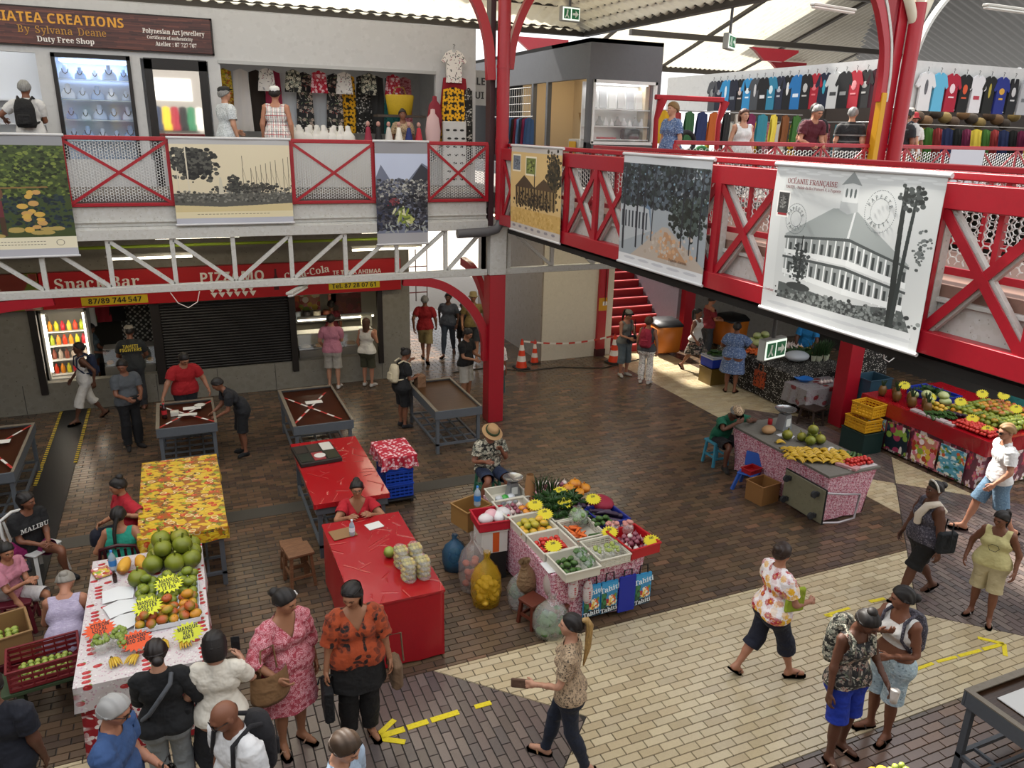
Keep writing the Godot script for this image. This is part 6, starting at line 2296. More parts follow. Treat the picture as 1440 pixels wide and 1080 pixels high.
# ------------------------------------------------------------------ roof
func corrugated(a: Vector3,b: Vector3,up: Vector3,n: int,m: Material,label: String) -> void:
	# from eave a-b rising along up
	var rows:=[[],[]]
	var dir:=(b-a)
	var nn:=dir.cross(up).normalized()
	for k in n*4+1:
		var h: float=[0.0,.04,.04,0.0][k % 4]
		var q:=a+dir*(float(k)/(n*4))+nn*h
		rows[0].append(q)
		rows[1].append(q+up)
	built("ceiling_roof_%d" % (taken.get("roofs",0)+1),MB.new().sheet(rows),m,label,"roof")
	taken["roofs"]=taken.get("roofs",0)+1
func roof() -> void:
	var sheet:=mat("e4e2da",.5,0,{back="dcd9d0",tex=pr("stained"),tri=.25})
	var dk:=mat("7a7c7e",.45,.2,{tex=pr("grain"),tri=.3})
	corrugated(V(-9,7.85,-17),V(9.0,7.85,-17),V(0,2.06,5.5),66,sheet,"corrugated translucent roof slope behind the left shops")
	corrugated(V(9.0,7.85,-17),V(9.0,7.85,-6),V(-3.4,1.28,0),40,sheet,"corrugated roof slope over the near side of the right gallery")
	corrugated(V(13.2,8.0,-26),V(27,8.0,-26),V(0,2.4,8.0),64,sheet,"corrugated translucent roof slope at the far end")
	corrugated(V(26,8.0,-8),V(26,8.0,-26),V(-7,2.4,0),60,dk,"grey corrugated roof slope over the shirt shop")
	var st:=mat("3a3530",.6)
	var b:=MB.new()
	b.bar(V(-9,7.83,-16.98),V(9,7.83,-16.98),.16,.14).bar(V(9,7.83,-17),V(9,7.83,-6),.16,.14).bar(V(13.2,7.98,-25.9),V(27,7.98,-25.9),.2,.2)
	b.bar(V(9,7.95,-17),V(5.6,9.25,-13),.14).bar(V(13.2,8.6,-22),V(25,8.6,-22),.16).bar(V(13.2,9.6,-19),V(25,9.6,-19),.14)
	for k in 4:
		b.bar(V(13.4+k*3.5,8.05,-25.9),V(13.4+k*3.5,10.35,-18),.14)
	built("trim_12",b,st,"dark steel rafters and eave beams of the roof","rafters")
	var pu:=MB.new()
	for k in 7:
		pu.tube([V(8.9-k*.3,7.9+k*.113,-17),V(8.9-k*.3,7.9+k*.113,-6)],.025,5)
	for k in 4:
		pu.tube([V(-9,7.9+k*.3,-16.8+k*.8),V(8.6-k*.8,7.9+k*.3,-16.8+k*.8)],.025,5)
	built("trim_13",pu,mat("2e2a26",.6),"thin purlins under the roof sheets","purlins")
	# red hip cap of a neighbouring roof,far behind
	for q in [[10.2,8.0,-22.0],[21.5,8.1,-24.5],[17.0,7.95,-20.0]]:
		solo("roof_bracket","small red roof bracket showing between the roofs, %s" % {10.2: "above the grey shop",21.5: "right of the column",17.0: "above the shirts"}[q[0]],"bracket",MB.new().prism(PackedVector2Array([Vector2(-.9,.25),Vector2(.9,.25),Vector2(.9,.18),Vector2(.35,-.1),Vector2(-.35,-.1),Vector2(-.7,.15)]),-.06,.06),red(),XF(V(q[0],q[1],q[2])))
	for q in [[9.1,8.35,-11.2,1.1,-6,"pale strip lamp hanging under the roof right of the grey shop"],[8.2,8.0,-12.6,1.1,-8,"pale strip lamp hanging above the grey shop"],[12.6,8.15,-13.2,1.3,8,"pale strip lamp hanging above the row of shirts"],[15.4,8.15,-11.5,1.4,2,"pale strip lamp hanging right of the right column"],[3.95,7.95,-14.2,.9,14,"pale strip lamp hanging left of the main column"]]:
		tube_light(V(q[0],q[1],q[2]),q[3],q[4],false,q[5])
	exit_sign(V(7.15,7.78,-14.1),8,"green exit sign hanging right of the main column under the roof",.9)
	exit_sign(V(9.2,7.25,-11.95),35,"exit sign hanging from a grey pole above the red frame",1.1)
	exit_sign(V(6.35,3.32,-6.85),12,"lit green exit sign hanging under the bridge",.92)
	# dome camera under the bridge
	var dc:=thing("dome_camera","black dome camera under the bridge beside the white truss","camera",V(6.35,3.78,-11.5))
	part(dc,"mount",MB.new().lathe(Vector3.ZERO,[Vector2(.12,-.02),Vector2(.13,.12),Vector2(.06,.22),Vector2(.05,.59)],14),mat("5a554c",.5))
	part(dc,"dome",MB.new().ball(V(0,-.02,0),V(.1,.1,.1),12,8),mat("0c0c0e",.15))
	# walls behind the viewer close the hall
	built("wall_front",MB.new().span(V(-9,0,4.0),V(20,9,4.2)),mat("8a8680",.8),"wall of the hall behind the viewer")
	built("floor_upper_front",MB.new().span(V(-9,4.3,-.4),V(5.6,UP,4)),mat("6a6560",.7),"gallery floor under the viewer","floor")
	for k in 30:
		solo("hanging_garment","garment on the rail of the shop behind the viewer","clothes",garment(.36,.9),mat(["8a2030","c8a830","20304a","c8c4bc","2c6a4a","17171a"][(k*5) % 6],.85),XF(V(-5+k*.3,6.3,2.6)),"clothes behind the viewer")
	solo("shop_banner","white shop banner with red discs behind the viewer","banner",MB.new().box(V(-2.4,6.9,2.5),V(7,.8,.03)),mat("dcdcd8",.6))
	built("wall_left",MB.new().span(V(-9.2,0,-22),V(-9,8,4)),mat("6a6762",.8),"left side wall of the hall")
# ------------------------------------------------------------------ goods
var fmesh:={}
func blush(mb: MB,a: String,b: String,dir: Vector3,lo:=-.3,hi:=.6) -> MB:
	var ca:=lin(a)
	var cb:=lin(b)
	mb.colored=true
	for k in mb.p.size():
		mb.c[k]=ca.lerp(cb,smoothstep(lo,hi,mb.n[k].dot(dir)+.18*sin(mb.p[k].x*90.0+mb.p[k].z*70.0)))
	return mb
func fruit(kind: String,v:=0) -> ArrayMesh:
	var key:="%s%d" % [kind,v]
	if fmesh.has(key):
		return fmesh[key]
	var m:=MB.new()
	m.colored=true
	match kind:
		"mango":
			m.ball(V(0,.042,0),V(.052,.044,.062),10,7)
			m.tube([V(.01,.08,.02),V(.012,.094,.022)],.004,5)
			blush(m,["5a6a1e","66741f","8a8a24","737a22"][v % 4],["7c8a2c","8a9430","c8892a","b0562a"][v % 4],V(.6,.6,.3))
		"yellowmango":
			m.ball(V(0,.042,0),V(.048,.042,.06),10,7)
			blush(m,["a8962a","c8a02c","8a9428"][v % 3],["d8a83a","d88a2c","b8a83a"][v % 3],V(-.4,.7,.3))
		"breadfruit":
			m.ball(V(0,.1,0),V(.105,.1,.105),14,10)
			for k in m.p.size():
				m.p[k]+=m.n[k]*.004*sin(m.p[k].x*160.0)*sin(m.p[k].z*160.0+m.p[k].y*120.0)
			m.tube([V(0,.19,0),V(.01,.25,.015)],.012,6)
			blush(m,"56601a",["7c8426","8c8a2c"][v % 2],V(.3,.8,.2))
		"lime":
			m.ball(V(0,.026,0),V(.027,.026,.029),8,6)
			blush(m,"5f7428","93a046",V(.2,.9,0))
		"tomato":
			m.ball(V(0,.028,0),V(.034,.028,.034),8,6)
			blush(m,["9c1414","b02018"][v % 2],"c8342a",V(0,.9,.3))
		"cucumber":
			m.tube([V(-.1,.024,0),V(-.085,.024,.004),V(0,.024,.012),V(.085,.024,.004),V(.1,.024,0)],[.006,.02,.024,.02,.006],8)
			blush(m,"20381a","3a5a2a",V(0,1,0))
		"pepper":
			m.ball(V(0,.035,0),V(.032,.035,.05),9,7)
			blush(m,"24401a","44642a",V(0,1,.2))
		"pumpkin":
			m.ball(V(0,.07,0),V(.1,.07,.1),24,8)
			for k in m.p.size():
				var a:=atan2(m.p[k].z,m.p[k].x)
				m.p[k]=V(m.p[k].x*(1.0-.09*absf(sin(a*4.0))),m.p[k].y,m.p[k].z*(1.0-.09*absf(sin(a*4.0))))
			m.tube([V(0,.13,0),V(.01,.165,0)],.012,6)
			blush(m,"a85a14","d08a24",V(0,.8,.4))
		"eggplant":
			m.tube([V(-.1,.035,0),V(-.08,.035,0),V(-.02,.035,.006),V(.05,.036,.004),V(.09,.036,0),V(.1,.036,0)],[.008,.034,.036,.026,.016,.006],9)
			blush(m,"1a0f1c","3a2a3e",V(0,1,0))
		"onion":
			m.lathe(Vector3.ZERO,[Vector2(.001,0),Vector2(.03,.01),Vector2(.036,.03),Vector2(.024,.052),Vector2(.006,.064),Vector2(.003,.09)],10)
			blush(m,["6a2438","b89a98"][v % 2],["9a5a68","e0d4cc"][v % 2],V(.3,.8,0))
		"banana":
			m.col=lin("b8922a")
			for k in 5:
				var a:=(k-2)*.2
				var o:=V(sin(a)*.05,.02,0)
				var pts:=[]
				for j in 6:
					var s:=j/5.0
					pts.append(o+V(sin(a)*s*.1,.035*sin(s*PI)+.01*(k % 2),s*.16-.08))
				m.col=lin(["c9a428","bd962a","d4b23c"][k % 3])
				m.tube(pts,[.006,.015,.018,.018,.014,.005],7)
			m.col=lin("5a4a1c")
			m.tube([V(0,.03,-.08),V(0,.036,-.11)],.014,6)
		"pineapple":
			m.col=lin("6a4a20")
			m.lathe(Vector3.ZERO,[Vector2(.001,0),Vector2(.05,.01),Vector2(.066,.06),Vector2(.066,.12),Vector2(.045,.17),Vector2(.001,.18)],12)
			for k in m.p.size():
				m.p[k]+=m.n[k]*.004*sin(k*2.4)
			m.col=lin("2c4428")
			for k in 12:
				var a:=TAU*k/12*2.4
				var d:=V(cos(a),0,sin(a))
				var l:=.05+.01*(k % 4)
				m.tube([V(0,.17,0)+d*.012,V(0,.17+l,0)+d*.03,V(0,.17+l*1.5,0)+d*(.04+.006*(k % 3))],[.012,.009,.001],4)
		"melon":
			m.ball(V(0,.085,0),V(.12,.085,.1),14,10)
			blush(m,"8a9a54","b8c088",V(.2,.8,0))
		"papaya":
			m.tube([V(-.12,.06,0),V(-.1,.06,0),V(-.03,.06,0),V(.06,.06,0),V(.11,.06,0),V(.13,.06,0)],[.01,.05,.062,.05,.03,.008],10)
			blush(m,"b06a24","d8a23c",V(.2,.8,.2))
		"carrot":
			m.tube([V(-.07,.02,0),V(-.05,.02,0),V(.06,.018,0),V(.08,.018,0)],[.014,.022,.012,.003],8)
			blush(m,"b84a18","d8682a",V(0,1,0))
		"greens":
			m.col=lin("2c4a22")
			for k in 10:
				var a:=TAU*k/10
				m.col=lin(["24401c","36562a","2c4a22"][k % 3])
				m.tube([V(0,.01,0),V(cos(a)*.05,.05,sin(a)*.05),V(cos(a)*.11,.05+.02*(k % 3),sin(a)*.11)],[.008,.03,.004],5,true,.4)
		"leek":
			for k in 16:
				var a:=TAU*k/16*1.6
				var o:=V(cos(a),0,sin(a))*(.015+.035*(k % 4)/3.0)
				m.col=lin("c8ccb4")
				m.tube([o*.7,o*.9+V(0,.1,0)],.008,5)
				m.col=lin(["26401f","34522a","1f371b"][k % 3])
				m.tube([o*.9+V(0,.1,0),o*1.6+V(0,.24,0),o*3.2+V(0,.33+.02*(k % 3),0)],[.009,.012,.003],5,true,.5)
	fmesh[key]=m.mesh()
	return fmesh[key]
# fruit lying in rows and layers inside a rectangle
func pile(kind: String,vs: Array,at: Vector3,w: float,d: float,dx: float,dz: float,layers: int,label: String,group: String,yaw:=0.0,dy:=.05,s:=1.0) -> void:
	var B:=Basis(Vector3.UP,deg_to_rad(yaw))
	var m:=vc(.4)
	var cat: String={"yellowmango": "mango","greens": "leafy greens"}.get(kind,kind)
	for l in layers:
		var nx:=int((w-dx*l)/dx)
		var nz:=int((d-dz*l)/dz)
		for j in nz:
			for k in nx:
				var q:=V((k-(nx-1)*.5)*dx+rng.randf_range(-.1,.1)*dx,l*dy+.002,(j-(nz-1)*.5)*dz+rng.randf_range(-.1,.1)*dz)
				solo(kind if kind != "yellowmango" else "mango",label,cat,fruit(kind,vs[rng.randi() % vs.size()]),m,Transform3D(Basis.from_euler(V(rng.randf_range(-.2,.2),rng.randf()*TAU if kind != "cucumber" and kind != "banana" else deg_to_rad(yaw)+rng.randf_range(-.35,.35)*(2.2 if kind=="banana" else 1.0),rng.randf_range(-.2,.2)))*Basis.from_scale(Vector3.ONE*s*rng.randf_range(.92,1.08)),at+B*q),group)
func one(kind: String,at: Vector3,label: String,yaw:=0.0,v:=0,s:=1.0,group:="") -> void:
	solo(kind,label,kind,fruit(kind,v),vc(.4),XF(at,yaw,Vector3.ONE*s),group)
# open crate with slatted sides
func crate(called: String,label: String,at: Vector3,w: float,d: float,h: float,k: String,yaw:=0.0,solid:=false,group:="") -> Node3D:
	var o:=thing(called,label,called.replace("_"," ").split(" ")[-1],at,yaw,group)
	var m:=mat(k,.45)
	part(o,"bottom",MB.new().box(V(0,.008,0),V(w-.02,.016,d-.02)),m)
	for s in 4:
		var l:=w if s<2 else d
		var xf:=XF(V(0,0,(d*.5-.008)*(1 if s==0 else -1)) if s<2 else V((w*.5-.008)*(1 if s==2 else -1),0,0),0 if s<2 else 90)
		var mb:=MB.new()
		if solid:
			mb.box(V(0,h*.5,0),V(l,h,.012),.003)
		else:
			for j in 4:
				mb.box(V(0,h*(.1+.245*j),0),V(l,h*.13,.012))
			for j in 7:
				mb.box(V((j-3)*l/6.2,h*.5,0),V(.014,h*.9,.014))
		part(o,"side_wall",mb,m,xf)
	part(o,"rim",MB.new().span(V(-w*.5-.012,h-.015,d*.5-.012),V(w*.5+.012,h+.004,d*.5+.014),.004).span(V(-w*.5-.012,h-.015,-d*.5-.014),V(w*.5+.012,h+.004,-d*.5+.012),.004).span(V(-w*.5-.014,h-.015,-d*.5),V(-w*.5+.01,h+.004,d*.5),.004).span(V(w*.5-.01,h-.015,-d*.5),V(w*.5+.014,h+.004,d*.5),.004),m)
	return o
func price(at: Vector3,k: String,lines: Array,label: String,yaw:=0.0,pitch:=-55.0,s:=1.0) -> void:
	var o:=thing("price_sign",label,"price sign",at,yaw)
	o.rotation_degrees.x=pitch
	o.scale=Vector3.ONE*s
	var pts:=PackedVector2Array()
	for j in 36:
		var r:=1.0 if j % 2 else .74
		pts.append(Vector2(cos(TAU*j/36)*.15*r,sin(TAU*j/36)*.11*r))
	part(o,"card",MB.new().prism(pts,-.002,.002),mat(k,.6))
	for j in lines.size():
		part(o,"lettering",text(lines[j],.055,"Droid Sans",true,.002),mat("1a1a16",.6),XF(V(0,.045-j*.045,.003),0,V(.8,1,1),0,6))
func steel_table(label: String,x0: float,x1: float,z0: float,z1: float,h:=.85,board:="8a6a58") -> Node3D:
	var o:=thing("market_table",label,"table",V((x0+x1)*.5,0,(z0+z1)*.5))
	var w:=(x1-x0)*.5
	var d:=(z1-z0)*.5
	var g:=mat("5b6066",.5,.1,{tex=pr("grain"),tri=1.2})
	part(o,"tray_bed",MB.new().span(V(-w+.03,h-.07,-d+.03),V(w-.03,h-.035,d-.03)),mat(board,.28,0,{tex=pr("plank"),tri=1.2}))
	part(o,"apron",MB.new().span(V(-w,h-.16,-d),V(w,h,-d+.03),.006).span(V(-w,h-.16,d-.03),V(w,h,d),.006).span(V(-w,h-.16,-d+.03),V(-w+.03,h,d-.03),.006).span(V(w-.03,h-.16,-d+.03),V(w,h,d-.03),.006),g)
	part(o,"rim_board",MB.new().span(V(-w,h,-d),V(w,h+.012,-d+.07)).span(V(-w,h,-d+.07),V(-w+.06,h+.012,d)).span(V(w-.04,h,-d+.07),V(w,h+.012,d)),mat("7d7466",.55,0,{tex=pr("stained"),tri=1.4}))
	for sx in [-1,1]:
		for sz in [-1,1]:
			part(o,"leg",MB.new().box(V(sx*(w-.06),(h-.15)*.5,sz*(d-.07)),V(.06,h-.15,.06),.004),g)
	part(o,"shelf_frame",MB.new().span(V(-w+.03,.16,-d+.04),V(w-.03,.2,-d+.08)).span(V(-w+.03,.16,d-.08),V(w-.03,.2,d-.04)).span(V(-w+.03,.16,-d+.04),V(-w+.07,.2,d-.04)).span(V(w-.07,.16,-d+.04),V(w-.03,.2,d-.04)),g)
	for k in 3:
		part(o,"shelf_bar",MB.new().span(V(-w+.25+k*(w-.25)-.015,.165,-d+.06),V(-w+.25+k*(w-.25)+.015,.195,d-.06)),g)
	for k in 4:
		part(o,"shelf_bar",MB.new().span(V(-w+.05,.165,-d+(k+1)*d*.4-.015),V(w-.05,.195,-d+(k+1)*d*.4+.015)),g)
	return o
func tape_cross(x0: float,x1: float,z0: float,z1: float,y: float,label: String) -> void:
	var o:=thing("barrier_tape",label,"tape")
	for s in 2:
		var a:=V(x0,y,z1 if s else z0)
		var b:=V(x1,y+.006*s,z0 if s else z1)
		for k in 9:
			part(o,"tape_stripe",MB.new().bar(a.lerp(b,k/9.0),a.lerp(b,(k+1)/9.0),.035,.003),mat("d8d4cc" if k % 2 else "a8302a",.5))
	part(o,"paper_note",MB.new().box(V((x0+x1)*.5+.1,y+.012,(z0+z1)*.5-.25),V(.3,.003,.16)),mat("dad8d0",.6))
# cloth lying over a table: top and wavy hanging sides
func cloth(called: String,label: String,x0: float,x1: float,z0: float,z1: float,h: float,drop: float,m: Material,wave:=.015,taper:=0.0) -> Node3D:
	var o:=thing(called,label,called.replace("_"," "),V((x0+x1)*.5,0,(z0+z1)*.5))
	var w:=(x1-x0)*.5+.012
	var d:=(z1-z0)*.5+.012
	var ring:=[]
	var n:=20
	for s in 4:
		for k in n:
			var u:=float(k)/n*2.0-1.0
			ring.append([V(-w,0,u*d),V(u*w,0,d),V(w,0,-u*d),V(-u*w,0,-d)][s])
	ring.append(ring[0])
	var rows:=[]
	var tp:=[]
	for j in 7:
		var v:=j/6.0
		var row:=[]
		for k in ring.size():
			var q: Vector3=ring[k]
			var out:=V(q.x/w,0,q.z/d)
			out=V(signf(out.x) if absf(out.x)>.99 else 0.0,0,signf(out.z) if absf(out.z)>.99 else 0.0)
			row.append(q+out*(wave*v*sin(k*.9+v*1.5)+wave*.6*v*sin(k*.37)-taper*v)+V(0,h+.006-drop*v-(.004*sin(k*.8) if j==6 else 0.0),0))
		rows.append(row)
	for j in 9:
		var row:=[]
		for k in 9:
			row.append(V(lerpf(-w,w,k/8.0),h+.006+.003*sin(k*2.1+j*1.3)*(1.0 if k % 8 and j % 8 else 0.0),lerpf(-d,d,j/8.0)))
		tp.append(row)
	part(o,"cloth_top",MB.new().sheet(tp),m)
	part(o,"cloth_sides",MB.new().sheet(rows),m)
	return o
func stool(at: Vector3,h: float,w: float,k: String,label: String,yaw:=0.0) -> void:
	var o:=thing("stool",label,"stool",at,yaw)
	var m:=mat(k,.6,0,{tex=pr("plank"),tri=2.0}) if k=="ffffff" else mat(k,.5)
	part(o,"seat",MB.new().box(V(0,h-.02,0),V(w,.04,w),.01),m)
	for sx in [-1,1]:
		for sz in [-1,1]:
			part(o,"leg",MB.new().bar(V(sx*w*.36,h-.03,sz*w*.36),V(sx*w*.46,0,sz*w*.46),.04),m)
	for s in [-1,1]:
		part(o,"stretcher",MB.new().box(V(s*w*.42,h*.4,0),V(.025,.035,w*.82)).box(V(0,h*.32,s*w*.42),V(w*.82,.035,.025)),m)
func bag_of(label: String,at: Vector3,r: Vector3,film: Material,inside_m: Material,n: int,fr: float,tie:=true) -> void:
	# a tied bag bulging with things
	var o:=thing("goods_bag",label,"bag",at)
	var rg:=RandomNumberGenerator.new()
	rg.seed=int(at.x*100)+n
	for k in n:
		var d:=V(rg.randf_range(-1,1),rg.randf(),rg.randf_range(-1,1))
		d=d.normalized()*pow(rg.randf(),.4)*.8
		part(o,"content",MB.new().ball(V(d.x*r.x,.06+d.y*r.y*.72+.02,d.z*r.z),V(fr,fr*.8,fr*1.3),7,5),inside_m)
	var mb:=MB.new()
	mb.lathe(Vector3.ZERO,[Vector2(.3,0),Vector2(.85,.02),Vector2(1,.25),Vector2(.95,.55),Vector2(.7,.78),Vector2(.3,.92),Vector2(.12,1.0)]+([Vector2(.22,1.14)] if tie else []),16,r)
	for k in mb.p.size():
		mb.p[k]+=mb.n[k]*.012*sin(k*1.9)*(1.0 if mb.p[k].y>.02 else 0.0)
	part(o,"film",mb,film)
func stalls() -> void:
	# --- bare steel tables with barrier tape
	steel_table("grey steel table with a brown bed in front of the man in the red T-shirt",-.66,.30,-14.6,-13.25)
	tape_cross(-.6,.26,-14.4,-13.3,.86,"red and white tape crossed over the table of the man in red")
	steel_table("grey steel table with taped brown bed left of the red plastic covered table",1.47,2.50,-14.65,-12.6)
	tape_cross(1.5,2.3,-14.2,-12.7,.86,"red and white tape crossed over the empty table in the middle")
	steel_table("grey steel table with open grid shelf left of the main column",3.95,4.86,-14.35,-12.5,.85,"b0b0a0")
	steel_table("grey steel table at the left edge of the hall",-3.5,-2.52,-14.25,-12.15)
	tape_cross(-3.45,-2.56,-14.1,-12.3,.86,"red and white tape crossed over the table at the left edge")
	var tb:=steel_table("grey metal tray table with white sheet in the near right corner",6.26,7.9,-3.74,-2.2,.88,"8a8a88")
	part(tb,"white_sheet",MB.new().span(V(-.6,.848,-.6),V(.76,.862,.7),.006),mat("c9c9c6",.4))
	# things on the red man's table
	bottle(V(-.52,.82,-13.85),.28,"2a1210","a81c24","dark cola bottle with red label on the table of the man in red")
	solo("food_bowl","white bowl on the table of the man in red","bowl",MB.new().lathe(Vector3.ZERO,[Vector2(.04,0),Vector2(.1,.06),Vector2(.09,.06),Vector2(.001,.02)],14),mat("c8c4b8",.4),XF(V(.06,.82,-14.2)))
	solo("food_box","small white food box on the table of the man in red","box",MB.new().box(V(0,.04,0),V(.14,.08,.12),.008),mat("c4c0b4",.6),XF(V(-.36,.82,-13.95)))
	solo("paper_note","paper slip on the table of the man in red","paper",MB.new().box(V(0,.002,0),V(.3,.004,.12)),mat("cfcdc4",.6),XF(V(-.15,.88,-13.75),-5))
	# --- fruit cloth table
	steel_table("grey steel table under the fruit printed cloth",-.80,.18,-11.8,-9.4)
	cloth("table_cloth","yellow fruit printed oilcloth on the table behind the mango stall",-.82,.20,-11.82,-9.38,.86,.16,mat("dcd8d0",.35,0,{tex=pr("fruit"),tri=.85}),.02)
	# --- red plastic covered table
	steel_table("grey steel table under the shiny red cover",1.34,2.33,-11.78,-9.6)
	var shiny:=mat("a51a20",.16,0,{bump=pr("foil"),bumps=1.6,tri=.5,spec=.8})
	cloth("table_cover","shiny red plastic cover on the table behind the woman in glasses",1.33,2.34,-11.8,-9.58,.865,.07,shiny,.006)
	var bx:=thing("sample_box","dark partitioned sample box on the far end of the shiny red table","box",V(1.62,.875,-11.2),4)
	part(bx,"tray",MB.new().box(V(0,.03,0),V(.62,.06,.72),.008),mat("1e1c1a",.5))
	for k in 6:
		part(bx,"compartment",MB.new().box(V(-.2+.2*(k % 3),.062,-.18+.34*(k/3)),V(.17,.01,.3)),mat(["2c2420","3a3028","c8c4bc","1c241c","8a3034","2a2c1c"][k],.5))
	part(bx,"round_badge",MB.new().lathe(V(.02,.068,.16),[Vector2(.085,0),Vector2(.085,.008),Vector2(.001,.01)],18),mat("cfcac4",.5))
	# --- front red table
	cloth("table_cover","bright red table with floor-length red cloth in front of the seated woman in glasses",1.34,2.30,-8.98,-7.06,.85,.83,mat("a81420",.35,0,{tex=pr("grain"),tri=1.0}),.006)
	cloth("plastic_sheet","shiny red plastic sheet on the top of the front red table",1.33,2.31,-8.99,-7.05,.862,.025,mat("a3161f",.14,0,{bump=pr("foil"),bumps=1.6,tri=.5,spec=.8}),.003)
	bottle(V(1.62,.872,-8.58),.22,"a8c4d4","d8e4ec","clear water bottle before the woman in glasses")
	solo("paper_bag","flat brown paper bags on the front red table","paper",MB.new().box(V(0,.006,0),V(.3,.012,.24),.003),mat("8a6844",.7),XF(V(1.52,.873,-8.66),8))
	solo("receipt_pad","white receipt pad under the pen of the woman in glasses","paper",MB.new().box(V(0,.004,0),V(.2,.008,.16)),mat("d4d4d0",.6),XF(V(1.93,.873,-8.72),12))
	one("lime",V(1.92,.87,-7.92),"green pomelo beside the bagged fruit on the red table",0,0,2.6)
	for l in 4:
		for k in 4:
			var o:=thing("fruit_bag","clear bag of small yellow fruit in the stack on the red table","bag",V(2.0+.17*(k % 2),.872+l*.062,-7.68+.30*(k/2)),0,"bagged fruit on the red table")
			for j in 8:
				part(o,"small_fruit",fruit("lime",3),mat(["a89a3c","9a8f3a","c2a83c","8a8238"][(j+l) % 4],.45),XF(V(-.055+.037*(j % 4),.004,-.055+.075*(j/4)),0,V(.85,.85,1.1)))
			part(o,"film",MB.new().ball(V(0,.028,0),V(.088,.036,.14),10,6),mat("e8e8e0",.12,0,{alpha=.14}))
	# stool,blue crates on a dolly with flowered cloth
	stool(V(1.02,0,-9.15),.5,.34,"ffffff","brown wooden stool beside the two red tables",8)
	stool(V(.98,0,-9.45),.42,.3,"ffffff","lower brown wooden stool behind the first stool",0)
	for l in 3:
		crate("plastic_crate","blue plastic crate, %s in the stack beside the shiny red table" % ["lowest","middle","topmost"][l],V(2.83,.12+.235*l,-11.15),.44,.62,.23,"1440a8",0)
	var dl:=thing("crate_dolly","small black wheeled dolly under the blue crates","dolly",V(2.83,0,-11.15))
	part(dl,"deck",MB.new().box(V(0,.1,0),V(.5,.03,.7),.008),mat("1c1c1e",.5))
	for s in 4:
		part(dl,"wheel",MB.new().tube([V(-.2+.4*(s % 2)-.02,.045,-.26+.52*(s/2)),V(-.2+.4*(s % 2)+.02,.045,-.26+.52*(s/2))],.045,10),mat("2a2a2a",.6))
	cloth("table_cloth","red cloth with white flowers over the blue crates",2.56,3.1,-11.52,-10.8,.84,.2,mat("ffffff",.7,0,{tex=pr("reddots"),tri=3.2}),.035)
	# --- mango stall
	cloth("stall_cloth","red hibiscus cloth round the mango stall",-1.24,-.14,-9.02,-6.80,.84,.82,mat("ffffff",.7,0,{tex=pr("hibiscus"),tri=1.5}),.02)
	cloth("oil_cloth","white apple printed oilcloth on top of the mango stall",-1.27,-.12,-9.05,-6.77,.852,.26,mat("ffffff",.35,0,{tex=pr("apples"),tri=2.0}),.015)
	pile("breadfruit",[0,1],V(-.42,.865,-8.72),.78,.62,.2,.2,2,"green breadfruit in the heap at the far end of the mango stall","breadfruit on the mango stall",0,.15)
	one("breadfruit",V(-.78,.865,-8.32),"lone green breadfruit in front of the papayas on the mango stall",20,0,.98)
	for k in 2:
		one("papaya",V(-.93+.17*k,.865,-8.72),"orange papaya beside the water bottle on the mango stall, %s of two" % ["left","right"][k],80+20*k,0,1.15)
	bottle(V(-1.05,.862,-8.76),.26,"b0c8d8","2a78c0","water bottle with blue label on the mango stall")
	bottle(V(-1.02,.862,-8.5),.14,"2c1410","3a1c18","small dark jar on the mango stall")
	solo("snack_packet","colourful snack packet on the mango stall","packet",MB.new().box(V(0,.02,0),V(.18,.04,.22),.015),mat("ffffff",.4,0,{tex=pr("posterfruit"),tri=4.0}),XF(V(-1.17,.862,-8.74),20))
	for c in 3:
		for r in 4:
			var vsx: Array=[0,1] if r<2 else ([1,2,3] if r==2 else [2,3])
			if c==0 and r<3:
				vsx=[0,1]
			pile("mango",vsx,V(-.69+c*.205,.885,-8.22+r*.235),.2,.235,.095,.115,2,"%s mango in a clear tray on the mango stall" % ("green" if r<2 or (c==0 and r<3) else "ripe reddish"),"green mangoes on the stall" if r<2 or (c==0 and r<3) else "ripe mangoes on the stall",0,.07)
			var tray:=MB.new().box(V(0,.006,0),V(.2,.012,.23),.003).box(V(.1,.03,0),V(.006,.05,.23)).box(V(-.1,.03,0),V(.006,.05,.23)).box(V(0,.03,.115),V(.2,.05,.006))
			solo("clear_tray","clear plastic fruit tray under the mangoes","tray",tray,mat("d8dce0",.3),XF(V(-.69+c*.205,.863,-8.22+r*.235)),"trays under the mangoes")
	for q in [[-1.07,-7.28],[-.93,-7.34],[-.86,-7.18]]:
		bag_of("clear bag of green limes on the mango stall, %s" % {-1.07: "leftmost",-.93: "middle",-.86: "rightmost"}[q[0]],V(q[0],.862,q[1]),V(.1,.13,.12),mat("e8ecec",.1,0,{alpha=.14}),mat("7d8f3c",.45),16,.027,false)
	for q in [[-.95,-6.98,20],[-.79,-6.96,-30],[-.62,-7.04,60],[-.34,-7.04,10],[-.53,-7.1,0]]:
		one("banana",V(q[0],.865,q[1]),"small hand of yellow bananas at the near edge of the mango stall",q[2],0,.85,"bananas on the mango stall")
	for k in 3:
		solo("carrier_bags","flat white carrier bags on the mango stall, %s of three" % ["far","middle","near"][k],"bag",MB.new().sheet([[V(-.16,.01,-.12),V(0,.035,-.13),V(.15,.012,-.1)],[V(-.15,.02,0),V(.01,.05,.01),V(.16,.02,.02)],[V(-.14,.01,.13),V(.0,.03,.14),V(.15,.01,.12)]]),mat("d8dadb",.45),XF(V(-.98+.05*k,.866,-8.2+k*.28),15*k))
	price(V(-1.10,.94,-7.50),"e2541c",["CITRON","LOCAL","250 F"],"orange star price card above the limes")
	price(V(-.76,.98,-7.12),"e2541c",["BANANE","RIO 200"],"orange star price card between the bananas")
